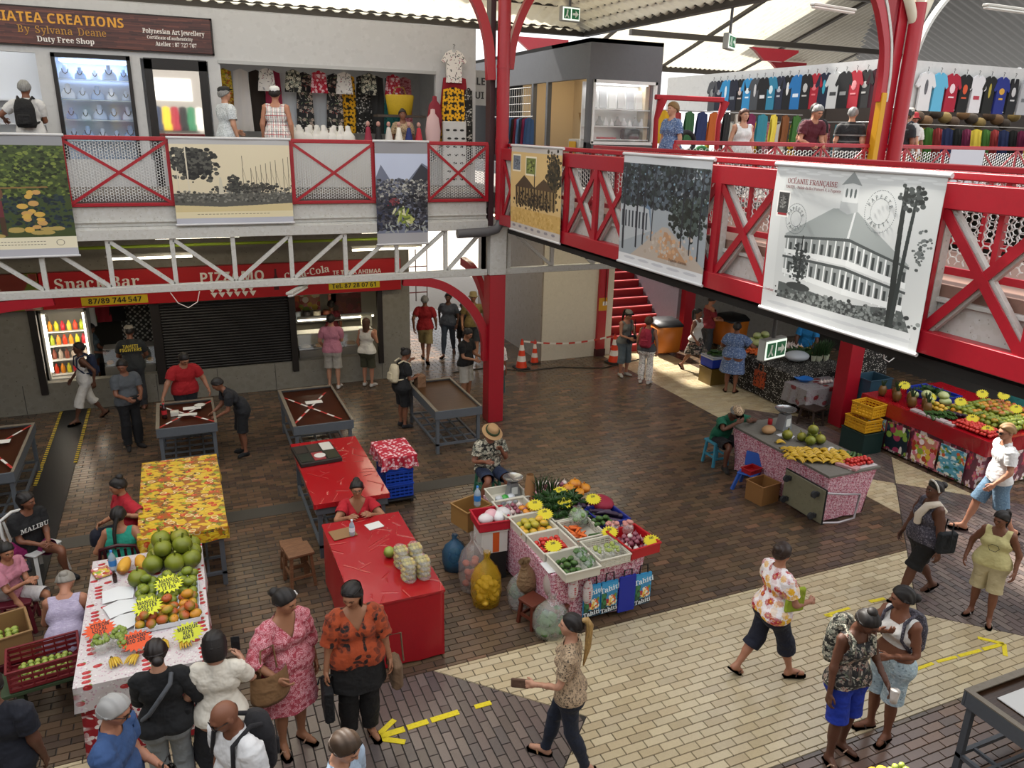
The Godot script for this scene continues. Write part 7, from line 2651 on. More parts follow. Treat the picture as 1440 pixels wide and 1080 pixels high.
	price(V(-.66,1.06,-7.56),"d8dc28",["MANGUE","GREFFÉE","600 F"],"yellow star price card on the ripe mangoes")
	price(V(-.46,1.06,-7.92),"d8dc28",["MANGUE","VERTE 700","LE TAS"],"yellow star price card on the green mangoes")
	price(V(-.30,.98,-7.08),"c8cc2c",["MANGUE","RIPE","400 F"],"yellow green star price card at the near corner")
	# crates left of the mango stall
	crate("plastic_crate","dark red plastic crate of green fruit left of the mango stall",V(-1.66,.42,-7.75),.62,.42,.24,"6a0f1c",8)
	pile("lime",[0],V(-1.66,.44,-7.75),.52,.34,.06,.06,2,"green fruit in the dark red crate","fruit in the red crate",8,.045)
	solo("crate_bench","green painted bench under the dark red crate","bench",MB.new().box(V(0,.39,0),V(.9,.04,.4),.006).box(V(.3,.19,0),V(.06,.38,.3)).box(V(-.3,.19,0),V(.06,.38,.3)),mat("33442a",.7),XF(V(-1.6,0,-7.75),8))
	crate("cardboard_box","open cardboard box of green fruit at the left edge",V(-2.2,.3,-8.45),.62,.5,.3,"8a6a44",15,true)
	pile("lime",[0],V(-2.2,.42,-8.45),.5,.36,.075,.075,1,"green fruit in the open cardboard box","fruit in the cardboard box",15,.05,1.3)
	crate("plastic_crate","dark red crate under the cardboard box",V(-2.2,0,-8.45),.64,.5,.29,"4a0c16",15)
	# --- vegetable stall
	veg_stall()
	banana_stall()
	pine_stall()
	back_stall()
	near_goods()
func bottle(at: Vector3,h: float,k: String,band: String,label: String) -> void:
	var o:=thing("bottle",label,"bottle",at)
	part(o,"bottle_body",MB.new().lathe(Vector3.ZERO,[Vector2(.001,0),Vector2(.15,0),Vector2(.16,.1),Vector2(.16,.6),Vector2(.12,.75),Vector2(.055,.85),Vector2(.055,.93),Vector2(.001,.93)],14,V(h,h,h)),mat(k,.12,0,{alpha=.55} if k[0]>"9" or k[0]=="b" else {}))
	part(o,"bottle_label",MB.new().lathe(Vector3.ZERO,[Vector2(.165,.28),Vector2(.165,.55)],14,V(h,h,h)),mat(band,.5))
	part(o,"bottle_cap",MB.new().lathe(Vector3.ZERO,[Vector2(.06,.92),Vector2(.06,1.0),Vector2(.001,1.0)],10,V(h,h,h)),mat(band,.5))
func veg_stall() -> void:
	var skirt_m:=mat("ffffff",.7,0,{tex=pr("magenta"),tri=2.6})
	cloth("stall_cloth","magenta flowered cloth round the vegetable stall in the middle",3.62,4.86,-9.2,-7.0,.78,.74,skirt_m,.012,.05)
	# white trays in two columns,then the right hand row
	var tr:=[[3.80,-8.52,"onions"],[3.84,-8.02,"mangoes"],[3.86,-7.52,"tomatoes"],[3.9,-7.02,"cucumbers"],[4.32,-8.2,"greens"],[4.36,-7.68,"carrots"],[4.40,-7.14,"limes"]]
	for t in tr:
		crate("white_tray","white plastic tray of %s on the vegetable stall" % t[2],V(t[0],.79,t[1]),.46 if t[0]<4.2 else .42,.48,.12,"c9c5b6",2,t[0]<4.2)
	crate("red_tray","red plastic tray of pink onions at the right corner of the vegetable stall",V(4.83,.80,-7.2),.44,.52,.14,"b0101c",6,true)
	crate("blue_tray","blue plastic tray at the far right of the vegetable stall",V(4.85,.78,-7.9),.4,.5,.14,"1c2a80",4,true)
	pile("onion",[0,1],V(3.80,.81,-8.5),.4,.4,.09,.09,2,"pink onion in the white tray of the vegetable stall","onions on the vegetable stall")
	pile("yellowmango",[0,1,2],V(3.84,.81,-8.0),.42,.42,.105,.11,2,"yellow mango in a white tray of the vegetable stall","mangoes on the vegetable stall",0,.07)
	pile("tomato",[0,1],V(3.86,.81,-7.5),.42,.42,.07,.07,2,"red tomato in a white tray of the vegetable stall","tomatoes on the vegetable stall",0,.05)
	pile("pepper",[0],V(3.84,.81,-7.02),.3,.42,.08,.11,2,"green pepper in the nearest white tray","peppers on the vegetable stall",0,.055)
	for k in 2:
		bag_of("clear bag of green beans in the nearest white tray, %s of two" % ["far","near"][k],V(4.04,.81,-7.12+.2*k),V(.09,.17,.1),mat("dfe8dc",.1,0,{alpha=.2}),mat("4a6a3a",.5),12,.03)
	pile("greens",[0],V(4.32,.83,-8.2),.4,.42,.16,.16,1,"dark leafy green vegetable on the vegetable stall","greens on the vegetable stall")
	pile("carrot",[0],V(4.30,.82,-7.68),.26,.38,.09,.06,2,"orange carrot in the tray of the vegetable stall","carrots on the vegetable stall",0,.04)
	bag_of("clear bag of chopped herbs on the vegetable stall",V(4.42,.86,-7.88),V(.13,.22,.13),mat("e4ece0",.1,0,{alpha=.2}),mat("6a8a4c",.5),16,.035)
	for k in 3:
		bag_of("clear bag of small green fruit in the right white tray, %s" % ["left","middle","right"][k],V(4.28+.12*k,.81,-7.12+.04*(k % 2)),V(.075,.15,.12),mat("e8ece4",.1,0,{alpha=.16}),mat("93a050",.45),12,.026)
	pile("cucumber",[0],V(4.52,.82,-7.5),.2,.22,.2,.05,2,"dark cucumber beside the carrots","cucumbers on the vegetable stall",15,.04)
	pile("onion",[0,0,1],V(4.83,.83,-7.2),.34,.34,.085,.085,2,"pink onion in the red tray","onions in the red tray")
	for k in 2:
		bag_of("clear bag of garlic bulbs above the red tray, %s of two" % ["left","right"][k],V(4.72+.18*k,.86,-7.52+.06*k),V(.09,.13,.09),mat("f0e8e4",.1,0,{alpha=.18}),mat("c88a80",.5),10,.032)
	pile("eggplant",[0],V(4.60,.84,-8.25),.34,.4,.16,.085,2,"dark eggplant on the vegetable stall","eggplants on the vegetable stall",30,.06)
	pile("eggplant",[0],V(4.82,.84,-7.9),.3,.36,.14,.09,2,"dark glossy eggplant in the blue tray","eggplants in the blue tray",50,.06)
	for k in 5:
		one("pumpkin",V(4.62+.15*(k % 3),.86+.09*(k/3),-8.66+.1*(k % 2)),"ribbed orange pumpkin at the far end of the vegetable stall",40*k,0,.95,"pumpkins on the vegetable stall")
	for k in 6:
		one("onion",V(4.42+.06*k,.9,-8.86-.03*(k % 2)),"%s onion at the far end of the vegetable stall" % ["red","white"][k % 2],0,k % 2,1.2,"%s onions at the far end" % ["red","white"][k % 2])
	for k in 2:
		one("leek",V(4.26+.13*k,.84,-8.72+.1*k),"upright bunch of green leeks on the vegetable stall, %s of two" % ["left","right"][k],0,0,1.0)
	solo("paper_sack","brown paper sack standing behind the leeks","sack",MB.new().lathe(Vector3.ZERO,[Vector2(.06,0),Vector2(.08,.1),Vector2(.06,.3),Vector2(.05,.36)],10),mat("9a7048",.7),XF(V(4.14,.84,-8.8)))
	solo("netted_goods","crumpled crimson net on the far right of the vegetable stall","net",MB.new().ball(Vector3.ZERO,V(.16,.09,.2),12,8),mat("8a1430",.7),XF(V(4.93,.92,-8.2),20))
	pile("greens",[0],V(4.42,.90,-8.42),.6,.5,.15,.15,2,"dark green leafy bunch heaped in the middle of the vegetable stall","leafy bunches on the vegetable stall",0,.06,1.1)
	pile("cucumber",[0],V(4.5,.86,-8.0),.5,.3,.17,.055,2,"dark green cucumber heaped beside the eggplants","cucumbers beside the eggplants",40,.045)
	pile("pepper",[0],V(4.68,.88,-7.72),.3,.3,.09,.1,2,"dark green pepper heaped at the right of the vegetable stall","peppers at the right",0,.05)
	pile("onion",[1],V(4.34,.9,-8.9),.4,.2,.075,.075,2,"white bulb at the far end of the vegetable stall","white bulbs at the far end",0,.045)
	pile("yellowmango",[1],V(3.95,.84,-8.42),.26,.2,.1,.1,2,"orange fruit beside the onions","orange fruit beside the onions",0,.06)
	# weighing scale and boxes at the far left corner
	scale_at(V(3.98,.80,-9.02),"round weighing scale with steel pan on the vegetable stall",0,.9)
	crate("white_tray","white tray of wrapped goods under the scale of the vegetable stall",V(3.86,.79,-8.95),.5,.42,.12,"c9c5b6",0,true)
	for k in 6:
		solo("wrapped_packet","small wrapped packet in the tray under the scale","packet",MB.new().ball(Vector3.ZERO,V(.06,.04,.06),8,5),mat(["b8bcc0","3a9a3c","c8ccd0","8a8e94","d8dadc","a8acb0"][k],.3),XF(V(3.72+.09*(k % 3),.86,-8.9+.12*(k/3))),"packets under the scale")
	var fb:=crate("foam_box","white box with orange stickers under the red basket",V(3.42,.42,-8.45),.36,.36,.32,"cfcfc8",-4,true)
	part(fb,"sticker",MB.new().box(V(.02,.16,.178),V(.09,.3,.004)),mat("c8561c",.5))
	crate("red_tray","red plastic basket of white bags left of the vegetable stall",V(3.42,.76,-8.45),.44,.42,.13,"b0182c",-4,true)
	for k in 4:
		solo("plastic_bag","crumpled white plastic bag in the red basket","bag",MB.new().ball(Vector3.ZERO,V(.11,.07,.09),9,6),mat(["d4cccc","d8a8b0","dcdcdc","c8c4c4"][k],.4),XF(V(3.34+.09*k,.86+.02*(k % 2),-8.42-.05*(k % 2)),40*k),"bags in the red basket")
	solo("box_stand","dark crate stand under the white box","stand",MB.new().box(V(3.42,.21,-8.45),V(.34,.42,.34),.01),mat("161412",.8))
	crate("cardboard_box","open cardboard box behind the red basket",V(3.35,.5,-9.0),.42,.38,.3,"94703f",18,true)
	bottle(V(3.42,.78,-8.95),.3,"b8ccd8","2a78c0","water bottle standing in the cardboard box")
	# bags on the floor
	bag_of("yellow net sack of yellow squash on the floor left of the vegetable stall",V(3.12,0,-7.82),V(.2,.66,.18),mat("c8a018",.5,0,{alpha=.45}),mat("c8a028",.6),34,.05)
	bag_of("clear bag of orange goods behind the yellow sack",V(3.08,0,-8.2),V(.19,.72,.18),mat("e0dcd8",.12,0,{alpha=.18}),mat("9a4a34",.6),18,.05)
	bag_of("clear bag of green leaves on the floor beside the vegetable stall",V(3.52,0,-7.62),V(.19,.5,.17),mat("dfe4e0",.12,0,{alpha=.2}),mat("3a5430",.6),22,.05)
	bag_of("full clear bag of green leaves at the near corner of the vegetable stall",V(3.62,0,-6.98),V(.23,.48,.2),mat("dfe8dc",.12,0,{alpha=.22}),mat("41602f",.6),46,.055)
	solo("shopping_bag","beige cloth bag hanging at the left side of the vegetable stall","bag",MB.new().lathe(V(0,-.24,0),[Vector2(.03,0),Vector2(.13,.03),Vector2(.14,.16),Vector2(.09,.32),Vector2(.05,.42),Vector2(.08,.5)],12,V(1,1,.7)),mat("8f7454",.8,0,{bump=pr("crease"),bumps=2.0,tri=3.0}),XF(V(3.52,.5,-7.5),0,Vector3.ONE,10,12))
	solo("plastic_bag","clear bag with a white card at the left side of the vegetable stall","bag",MB.new().ball(Vector3.ZERO,V(.15,.2,.12),12,8),mat("b0a49c",.3),XF(V(3.72,.58,-7.12)))
	solo("white_card","white paper card on the bag at the vegetable stall","card",MB.new().box(V(3.66,.8,-7.14),V(.16,.006,.24)),mat("d8d8d8",.6),Transform3D(Basis(V(0,0,1),.0),V(0,0,0)))
	for k in 2:
		solo("plastic_bag","pink patterned plastic bag at the near edge of the vegetable stall, %s of two" % ["left","right"][k],"bag",MB.new().ball(Vector3.ZERO,V(.07,.17,.05),10,7),mat("ffffff",.5,0,{tex=pr("apples"),tri=5.0}),XF(V(3.86+.2*k,.6-.1*k,-6.92)))
	for k in 2:
		stool(V(3.5+.2*k,0,-7.25+.2*k),.34,.26,"5c2a1a","small reddish wooden stool among the bags, %s of two" % ["left","right"][k],20)
	bag_of("blue and green shopping bag on the floor behind the white box",V(3.02,0,-8.75),V(.17,.46,.16),mat("2a5a7a",.5,0,{alpha=.7}),mat("3a5a2c",.6),10,.05)
	# souvenir bags hung on the near end
	for k in 4:
		var x: float=[4.14,4.38,4.62,4.86][k]
		var o:=thing("souvenir_bag","%s hanging at the near end of the vegetable stall" % ["leftmost blue souvenir bag with white lettering","second blue souvenir bag with white lettering","plain royal blue bag","rightmost blue souvenir bag"][k],"bag",V(x,.34,-6.955+(.02 if k==2 else 0.0)))
		part(o,"bag_panel",MB.new().box(V(0,.0,0),V(.23,.44 if k != 2 else .5,.03),.006),mat("14289a",.5) if k==2 else mat("2a8fc4",.45),Transform3D())
		if k != 2:
			part(o,"print",MB.new().quad(V(-.11,-.21,.018),V(.11,-.21,.018),V(.11,.21,.018),V(-.11,.21,.018)),mat("ffffff",.4,0,{tex=pr("tote")}))
			part(o,"lettering",text("Tahiti",.09,"Droid Serif",true,.002),mat("e8f0f4",.5),XF(V(0,.12,.02),0,Vector3.ONE,0,8))
			part(o,"lettering",text("Tahiti",.075,"Droid Serif",true,.002),mat("e8f0f4",.5),XF(V(0,-.17,.02),0,Vector3.ONE,0,6))
		part(o,"handle",MB.new().tube([V(-.06,.2,0),V(-.05,.33,0),V(.05,.33,0),V(.06,.2,0)],.01,6),mat("0e0e10",.6))
	for q in [[4.0,.99,-8.32,"leftmost"],[4.02,.98,-8.06,"second"],[3.78,.96,-7.32,"nearest"],[4.46,1.02,-8.5,"far"],[4.4,.98,-8.25,"middle"],[4.78,1.02,-8.15,"upright"],[4.62,.93,-7.42,"carrot"],[5.0,.93,-7.05,"red tray"]]:
		price(V(q[0],q[1],q[2]),"d8c81c",["500"],"yellow star price card on the vegetable stall, the %s one" % q[3],-15,-48,.78)
func scale_at(at: Vector3,label: String,yaw: float,s: float) -> void:
	var o:=thing("weighing_scale",label,"scale",at,yaw)
	o.scale=Vector3.ONE*s
	part(o,"housing",MB.new().prism(PackedVector2Array([Vector2(-.11,0),Vector2(.11,0),Vector2(.06,.24),Vector2(-.06,.24)]),-.07,.07),mat("8c9094",.35,.5))
	part(o,"pan",MB.new().lathe(V(0,.27,0),[Vector2(.03,0),Vector2(.12,.015),Vector2(.165,.055),Vector2(.16,.058),Vector2(.115,.025),Vector2(.001,.012)],22),mat("b0b2b2",.22,.85))
	part(o,"neck",MB.new().tube([V(0,.22,0),V(0,.28,0)],.025,10),mat("8c9094",.35,.5))
	part(o,"dial",MB.new().box(V(0,.12,.074),V(.1,.12,.006)),mat("d0d4d0",.4))
func banana_stall() -> void:
	var m:=mat("ffffff",.7,0,{tex=pr("magenta"),tri=2.8})
	cloth("stall_cloth","pink flowered cloth round the banana stall on the right",8.68,9.64,-10.08,-7.86,.83,.8,m,.008,.09)
	solo("board","grey board on top of the banana stall","board",MB.new().span(V(8.64,.83,-10.12),V(9.70,.87,-7.82),.006),mat("6f6c66",.6,0,{tex=pr("stained"),tri=1.0}))
	pile("banana",[0],V(8.98,.875,-8.42),.52,1.05,.13,.13,2,"hand of small yellow bananas on the banana stall","bananas on the banana stall",60,.04,.95)
	one("banana",V(8.83,.875,-9.1),"single hand of bananas left of the banana heap",80,0,.9)
	pile("breadfruit",[0,1],V(9.34,.875,-8.95),.42,.6,.2,.2,2,"green breadfruit heaped on the banana stall","breadfruit on the banana stall",0,.15,.85)
	one("breadfruit",V(9.06,.875,-9.2),"lone breadfruit between the scale and the bananas",0,1,.85)
	pile("cucumber",[0],V(9.42,.875,-8.3),.4,.5,.2,.055,2,"green cucumber in the tray of the banana stall","cucumbers on the banana stall",35,.04)
	pile("tomato",[0],V(9.38,.89,-7.99),.52,.22,.07,.07,2,"red tomato in the tray at the corner of the banana stall","tomatoes on the banana stall",0,.045)
	solo("clear_tray","clear tray of tomatoes at the corner of the banana stall","tray",MB.new().box(V(9.38,.88,-7.99),V(.56,.02,.27),.004),mat("c8c0c0",.3))
	solo("pink_tray","pink packet tray between bananas and tomatoes","tray",MB.new().box(V(0,.02,0),V(.16,.05,.34),.01),mat("b8888a",.5),XF(V(9.16,.875,-7.98),20))
	price(V(9.26,.96,-8.42),"d8d4d0",["500"],"white price card between the breadfruit and the cucumbers",0,-30,.6)
	scale_at(V(9.36,.875,-9.62),"grey weighing scale with a round steel pan on the banana stall",10,1.15)
	solo("paper_bag","crumpled brown paper bag in front of the man in green","bag",MB.new().ball(Vector3.ZERO,V(.15,.07,.11),12,7),mat("a07c54",.7),XF(V(8.98,.93,-9.56),20))
	solo("red_cup","red tin in the hand of the man in green","tin",MB.new().lathe(Vector3.ZERO,[Vector2(.001,0),Vector2(.04,0),Vector2(.04,.1),Vector2(.001,.1)],12),mat("9c1420",.4),XF(V(9.14,.95,-9.72)))
	for k in 3:
		solo("paper_note","paper slip beside the scale of the banana stall, %s" % ["left","middle","right"][k],"paper",MB.new().box(V(0,.002,0),V(.14,.004,.1)),mat("d0d0d4",.6),XF(V(9.12+.1*k,.873,-9.4+.12*k),30*k))
	# handcart leaning on its side
	var tr:=thing("hand_cart","cream flatbed trolley tipped on its side against the banana stall","trolley",V(8.57,0,-8.20),-90)
	tr.rotation_degrees.z=0
	part(tr,"deck",MB.new().box(V(0,.38,-.02),V(.86,.56,.05),.012),mat("7f7d68",.5,0,{tex=pr("stained"),tri=1.0}))
	part(tr,"deck_edge",MB.new().box(V(0,.38,-.022),V(.89,.59,.03),.012),mat("16161a",.6))
	for q in [[-.3,.56],[-.3,.2],[.3,.56],[.3,.2]]:
		var w:=part(tr,"caster",MB.new().box(V(q[0],q[1],.03),V(.07,.07,.05),.01),mat("3a3c40",.4,.4))
		part(w,"wheel",MB.new().tube([V(q[0]-.02,q[1],.09),V(q[0]+.02,q[1],.09)],.055,12),mat("2a2c30",.6))
	part(tr,"handle",MB.new().tube([V(.43,.12,-.03),V(.48,.1,-.3),V(.48,.12,-.62),V(.48,.52,-.66),V(.48,.58,-.3),V(.43,.62,-.03)],.018,8),mat("a8a4a8",.35,.5))
	# child chair,cardboard box
	var ch:=thing("child_chair","small blue plastic chair beside the banana stall","chair",V(8.48,0,-9.35),-60)
	var b:=mat("2a58b0",.45)
	part(ch,"seat",MB.new().box(V(0,.30,0),V(.32,.03,.3),.012),b)
	part(ch,"backrest",MB.new().box(V(0,.48,-.16),V(.32,.26,.03),.012),b,Transform3D(Basis(V(1,0,0),-.12),V(0,0,0)))
	for sx in [-1,1]:
		for sz in [-1,1]:
			part(ch,"leg",MB.new().bar(V(sx*.12,.29,sz*.11),V(sx*.19,0,sz*.2),.045),b)
	crate("red_tray","red bowl on the small blue chair",V(8.5,.318,-9.32),.28,.2,.08,"9c1418",10,true)
	crate("cardboard_box","brown cardboard box on the floor beside the banana stall",V(8.42,0,-8.92),.4,.36,.34,"8a6238",8,true)
	stool(V(8.62,0,-10.42),.46,.34,"3a86a0","light blue plastic stool under the man in green",0)
func pine_stall() -> void:
	cloth("stall_cloth","tropical flower oilcloth round the pineapple stall on the right",12.12,14.2,-10.4,-7.85,.92,.9,mat("ffffff",.45,0,{tex=pr("poster"),tri=.9}),.01,.02)
	cloth("table_cover","shiny dark red plastic cover on the pineapple stall",12.08,14.24,-10.45,-7.8,.945,.27,mat("98101c",.16,0,{bump=pr("foil"),bumps=1.4,tri=.5,spec=.8}),.02)
	for k in 4:
		var o:=thing("picture_panel","tropical picture panel on the front of the pineapple stall, %s" % ["farthest","second, dark with fruit","third, with fruit and flowers","nearest, with sea flowers"][k],"panel",V(12.06,.36,[-10.05,-9.5,-8.9,-8.35][k]),-90)
		part(o,"picture",MB.new().box(V(0,0,0),V(.5,.52,.012),.002),mat("ffffff",.4,0,{tex=pr(["postersea","posterdark","posterfruit","postersea"][k]),tri=2.0}))
	var nz:=thing("souvenir_bag","blue souvenir bag with white lettering at the near corner of the pineapple stall","bag",V(12.5,.5,-7.77))
	part(nz,"bag_panel",MB.new().box(V(0,0,0),V(.42,.5,.03),.006),mat("2a7aa8",.45))
	part(nz,"print",MB.new().quad(V(-.2,-.24,.018),V(.2,-.24,.018),V(.2,.24,.018),V(-.2,.24,.018)),mat("ffffff",.4,0,{tex=pr("tote")}))
	part(nz,"lettering",text("Moorea",.12,"Droid Serif",true,.002),mat("e8f0f4",.5),XF(V(0,.14,.02),0,Vector3.ONE,0,6))
	part(nz,"lettering",text("Tahiti",.09,"Droid Serif",true,.002),mat("e8f0f4",.5),XF(V(0,-.18,.02),0,Vector3.ONE,0,6))
	var y:=.96
	for k in 7:
		one("pineapple",V(12.3+.17*(k % 2),y,-10.2+.17*k),"pineapple standing at the far corner of the pineapple stall",30*k,0,1.15,"pineapples on the stall")
	for k in 6:
		one("melon",V(12.72+.24*(k % 2),y+.1*(k/4),-9.85+.17*k-.4*(k/4)),"pale green melon heaped on the pineapple stall",50*k,0,.95,"melons on the stall")
	crate("blue_tray","blue tray of cabbages behind the melons",V(13.15,y,-9.75),.5,.8,.14,"16309a",0,true)
	pile("greens",[0],V(13.15,y+.03,-9.75),.46,.76,.17,.17,2,"leafy green in the blue tray of the pineapple stall","greens on the pineapple stall",0,.08,1.2)
	pile("tomato",[0,1],V(12.36,y+.01,-8.22),.44,.78,.066,.066,2,"small red tomato in the trays at the near corner of the pineapple stall","tomatoes on the pineapple stall",0,.045)
	pile("cucumber",[0],V(12.35,y,-8.95),.4,.5,.2,.055,2,"cucumber on the pineapple stall","cucumbers on the pineapple stall",70,.04)
	for k in 5:
		solo("clear_tray","flat clear packet along the front edge of the pineapple stall","packet",MB.new().box(V(0,.02,0),V(.14,.04,.16),.006),mat("b8a8a8",.35),XF(V(12.17,y-.008,-9.3+.18*k)),"packets on the stall edge")
	pile("eggplant",[0],V(12.66,y,-8.85),.2,.4,.16,.08,2,"purple eggplant on the pineapple stall","eggplants on the pineapple stall",20,.05)
	pile("yellowmango",[0,2],V(12.62,y,-9.25),.3,.4,.1,.1,2,"yellow fruit beside the melons","yellow fruit on the pineapple stall",0,.06)
	pile("mango",[0,1,0,1,2],V(13.3,y,-8.55),1.25,1.3,.105,.115,2,"green and yellow mango in the big heap of the pineapple stall","mangoes on the pineapple stall",0,.06)
	pile("mango",[1,2,3],V(13.45,y+.12,-8.6),.8,.7,.11,.12,1,"ripe mango on top of the big heap","ripe mangoes on the heap",0,.06)
	for q in [[12.5,1.24,-9.9,"pineapples"],[12.75,1.1,-9.5,"melons"],[12.9,1.16,-9.0,"middle"],[13.3,1.3,-8.9,"mango heap"],[13.6,1.3,-8.7,"far mangoes"],[12.44,1.1,-8.4,"tomatoes"],[12.3,1.06,-8.0,"nearest tomatoes"],[13.4,1.2,-8.3,"ripe mangoes"]]:
		price(V(q[0],q[1],q[2]),"d8cc2c",["500"],"yellow star price card on the pineapple stall, by the %s" % q[3],-30,-25,.8)
	# crates at its far end
	crate("plastic_crate","dark green lidded crate below the yellow crates",V(11.72,0,-10.0),.5,.56,.42,"14302e",0,true)
	crate("plastic_crate","lower yellow crate beside the pineapple stall",V(11.70,.43,-10.0),.42,.5,.24,"c8941a",0)
	crate("plastic_crate","upper yellow crate beside the pineapple stall",V(11.84,.68,-10.05),.4,.46,.24,"cf9c1e",6)
	crate("plastic_crate","blue grey tub behind the pineapples",V(12.9,.55,-11.0),.6,.5,.5,"2c4858",0,true)
	solo("flower_cloth","black white flowered cloth hanging behind the pineapple stall","cloth",garment(1.1,1.2),mat("ffffff",.7,0,{tex=pr("blackfloral"),tri=3.0}),XF(V(13.3,1.75,-11.6),-20))
	solo("hanging_scale","white hanging scale with a pan above the pineapple stall","scale",MB.new().lathe(Vector3.ZERO,[Vector2(.2,.28),Vector2(.21,.42),Vector2(.19,.44)],18).tube([V(-.19,.3,0),V(-.15,.08,0),V(0,.0,0),V(.15,.08,0),V(.19,.3,0)],.012,6).tube([V(0,.44,0),V(0,1.9,0)],.01,5),mat("c8c8c4",.45),XF(V(12.75,1.5,-10.55)))
	solo("teal_dress","teal leaf print dress draped at the right edge of the hall","dress",MB.new().ball(Vector3.ZERO,V(.42,.5,.3),14,9),mat("ffffff",.8,0,{tex=pr("teal"),tri=2.2}),XF(V(15.1,.9,-9.3),10))
func back_stall() -> void:
	# stall under the upper floor behind the blue dress woman
	cloth("stall_cloth","black cloth with white flowers round the back stall",11.95,13.7,-14.8,-12.2,.80,.78,mat("ffffff",.7,0,{tex=pr("blackfloral"),tri=2.6}),.02)
	pile("melon",[0],V(13.0,.82,-14.5),.8,.5,.22,.2,2,"pale green fruit heaped at the far end of the back stall","green fruit on the back stall",0,.14)
	pile("onion",[1],V(13.4,.82,-13.9),.5,.5,.1,.1,2,"white and pink bulb on the back stall","bulbs on the back stall",0,.05,1.2)
	pile("carrot",[0],V(12.35,.82,-13.95),.4,.4,.1,.07,2,"orange root on the back stall","carrots on the back stall",20,.04,1.3)
	for k in 5:
		solo("potted_herb","potted leafy herb on the back stall","plant",fruit("greens",0),vc(.5),XF(V(12.9+.18*(k % 3),.82,-13.3+.22*(k/3)),40*k,V(1.6,2.6,1.6)),"herbs on the back stall")
		solo("leafy_bunch","tall green leafy bunch on the back stall","leafy greens",fruit("leek",0),vc(.5),XF(V(13.15+.1*k,.82,-12.9+.06*(k % 2)),30*k,V(1.2,1.3,1.2)),"leafy bunches on the back stall")
	for k in 5:
		one("papaya",V(13.45+.1*(k % 2),.84,-13.0-.16*k),"orange papaya at the right of the back stall",70,0,1.0,"papayas on the back stall")
	crate("plastic_crate","blue crate of leafy goods in front of the back stall",V(11.62,.42,-14.45),.5,.46,.26,"16329a",0,true)
	crate("plastic_crate","dark yellow crate under the blue crate",V(11.62,0,-14.45),.52,.48,.4,"6a5420",0,true)
	pile("cucumber",[0],V(11.62,.7,-14.45),.46,.4,.2,.06,3,"green cucumber on the blue crate","cucumbers on the blue crate",20,.045,1.1)
	solo("plastic_bag","white plastic sheet over the blue crate","bag",MB.new().box(V(11.62,.66,-14.45),V(.54,.06,.5),.02),mat("c0c4c8",.4))
	var pb:=thing("goods_bag","orange patterned carrier bag hanging on the back stall","bag",V(11.93,.42,-13.2),-90)
	part(pb,"bag_panel",MB.new().box(V(0,0,0),V(.36,.4,.08),.02),mat("ffffff",.6,0,{tex=pr("leopard"),tri=3.0}))
	part(pb,"handle",MB.new().tube([V(-.08,.2,0),V(-.06,.34,0),V(.06,.34,0),V(.08,.2,0)],.012,6),mat("8a4a24",.6))
	cloth("table_cloth","grey white cloth on the small table at the near end of the back stall",11.7,12.9,-12.15,-11.5,.70,.4,mat("aeb0b2",.5,0,{tex=pr("apples"),tri=1.0}),.03)
	solo("blue_bowl","blue bowl on the grey cloth","bowl",MB.new().lathe(Vector3.ZERO,[Vector2(.1,0),Vector2(.2,.07),Vector2(.19,.07),Vector2(.001,.02)],16),mat("2a6ab8",.4),XF(V(12.1,.71,-12.05)))
	for k in 4:
		one("onion",V(12.3+.09*k,.71,-11.75),"white bulb on the grey cloth",0,1,1.3,"bulbs on the grey cloth")
	solo("plastic_bag","crumpled clear plastic on the back stall","bag",MB.new().ball(Vector3.ZERO,V(.3,.12,.25),12,8),mat("b8bec4",.25),XF(V(12.75,.95,-13.0)))
	stool(V(11.75,0,-11.35),.4,.4,"2a1c14","dark wooden stool under the grey cloth table",10)
	solo("red_bucket","dark red bucket at the foot of the column behind the bridge","bucket",MB.new().lathe(Vector3.ZERO,[Vector2(.001,0),Vector2(.14,0),Vector2(.18,.34),Vector2(.17,.34),Vector2(.135,.02)],16),mat("7a101a",.5),XF(V(12.3,0,-10.75)))
func near_goods() -> void:
	# produce on a stall at the very bottom edge,lower right
	solo("produce_table","low dark table carrying produce at the bottom edge","table",MB.new().span(V(-.6,.70,.0),V(.6,.74,.7),.01).span(V(-.5,0,.1),V(-.44,.7,.16)).span(V(.44,0,.1),V(.5,.7,.16)),mat("24221f",.6),XF(V(4.72,0,-3.5),-19))
	for k in 4:
		pile(["tomato","tomato","yellowmango","lime"][k],[0,1,2],V([4.42,4.61,4.81,4.98][k],.74,[-3.46,-3.4,-3.34,-3.28][k]),.2,.22,[.07,.07,.09,.055][k],[.07,.07,.1,.055][k],3,["red tomato heaped at the bottom edge","small red tomato heaped at the bottom edge","yellow fruit heaped at the bottom edge","pale green lime heaped at the bottom edge"][k],["tomatoes at the edge","small tomatoes at the edge","yellow fruit at the edge","limes at the edge"][k],-19,.05)
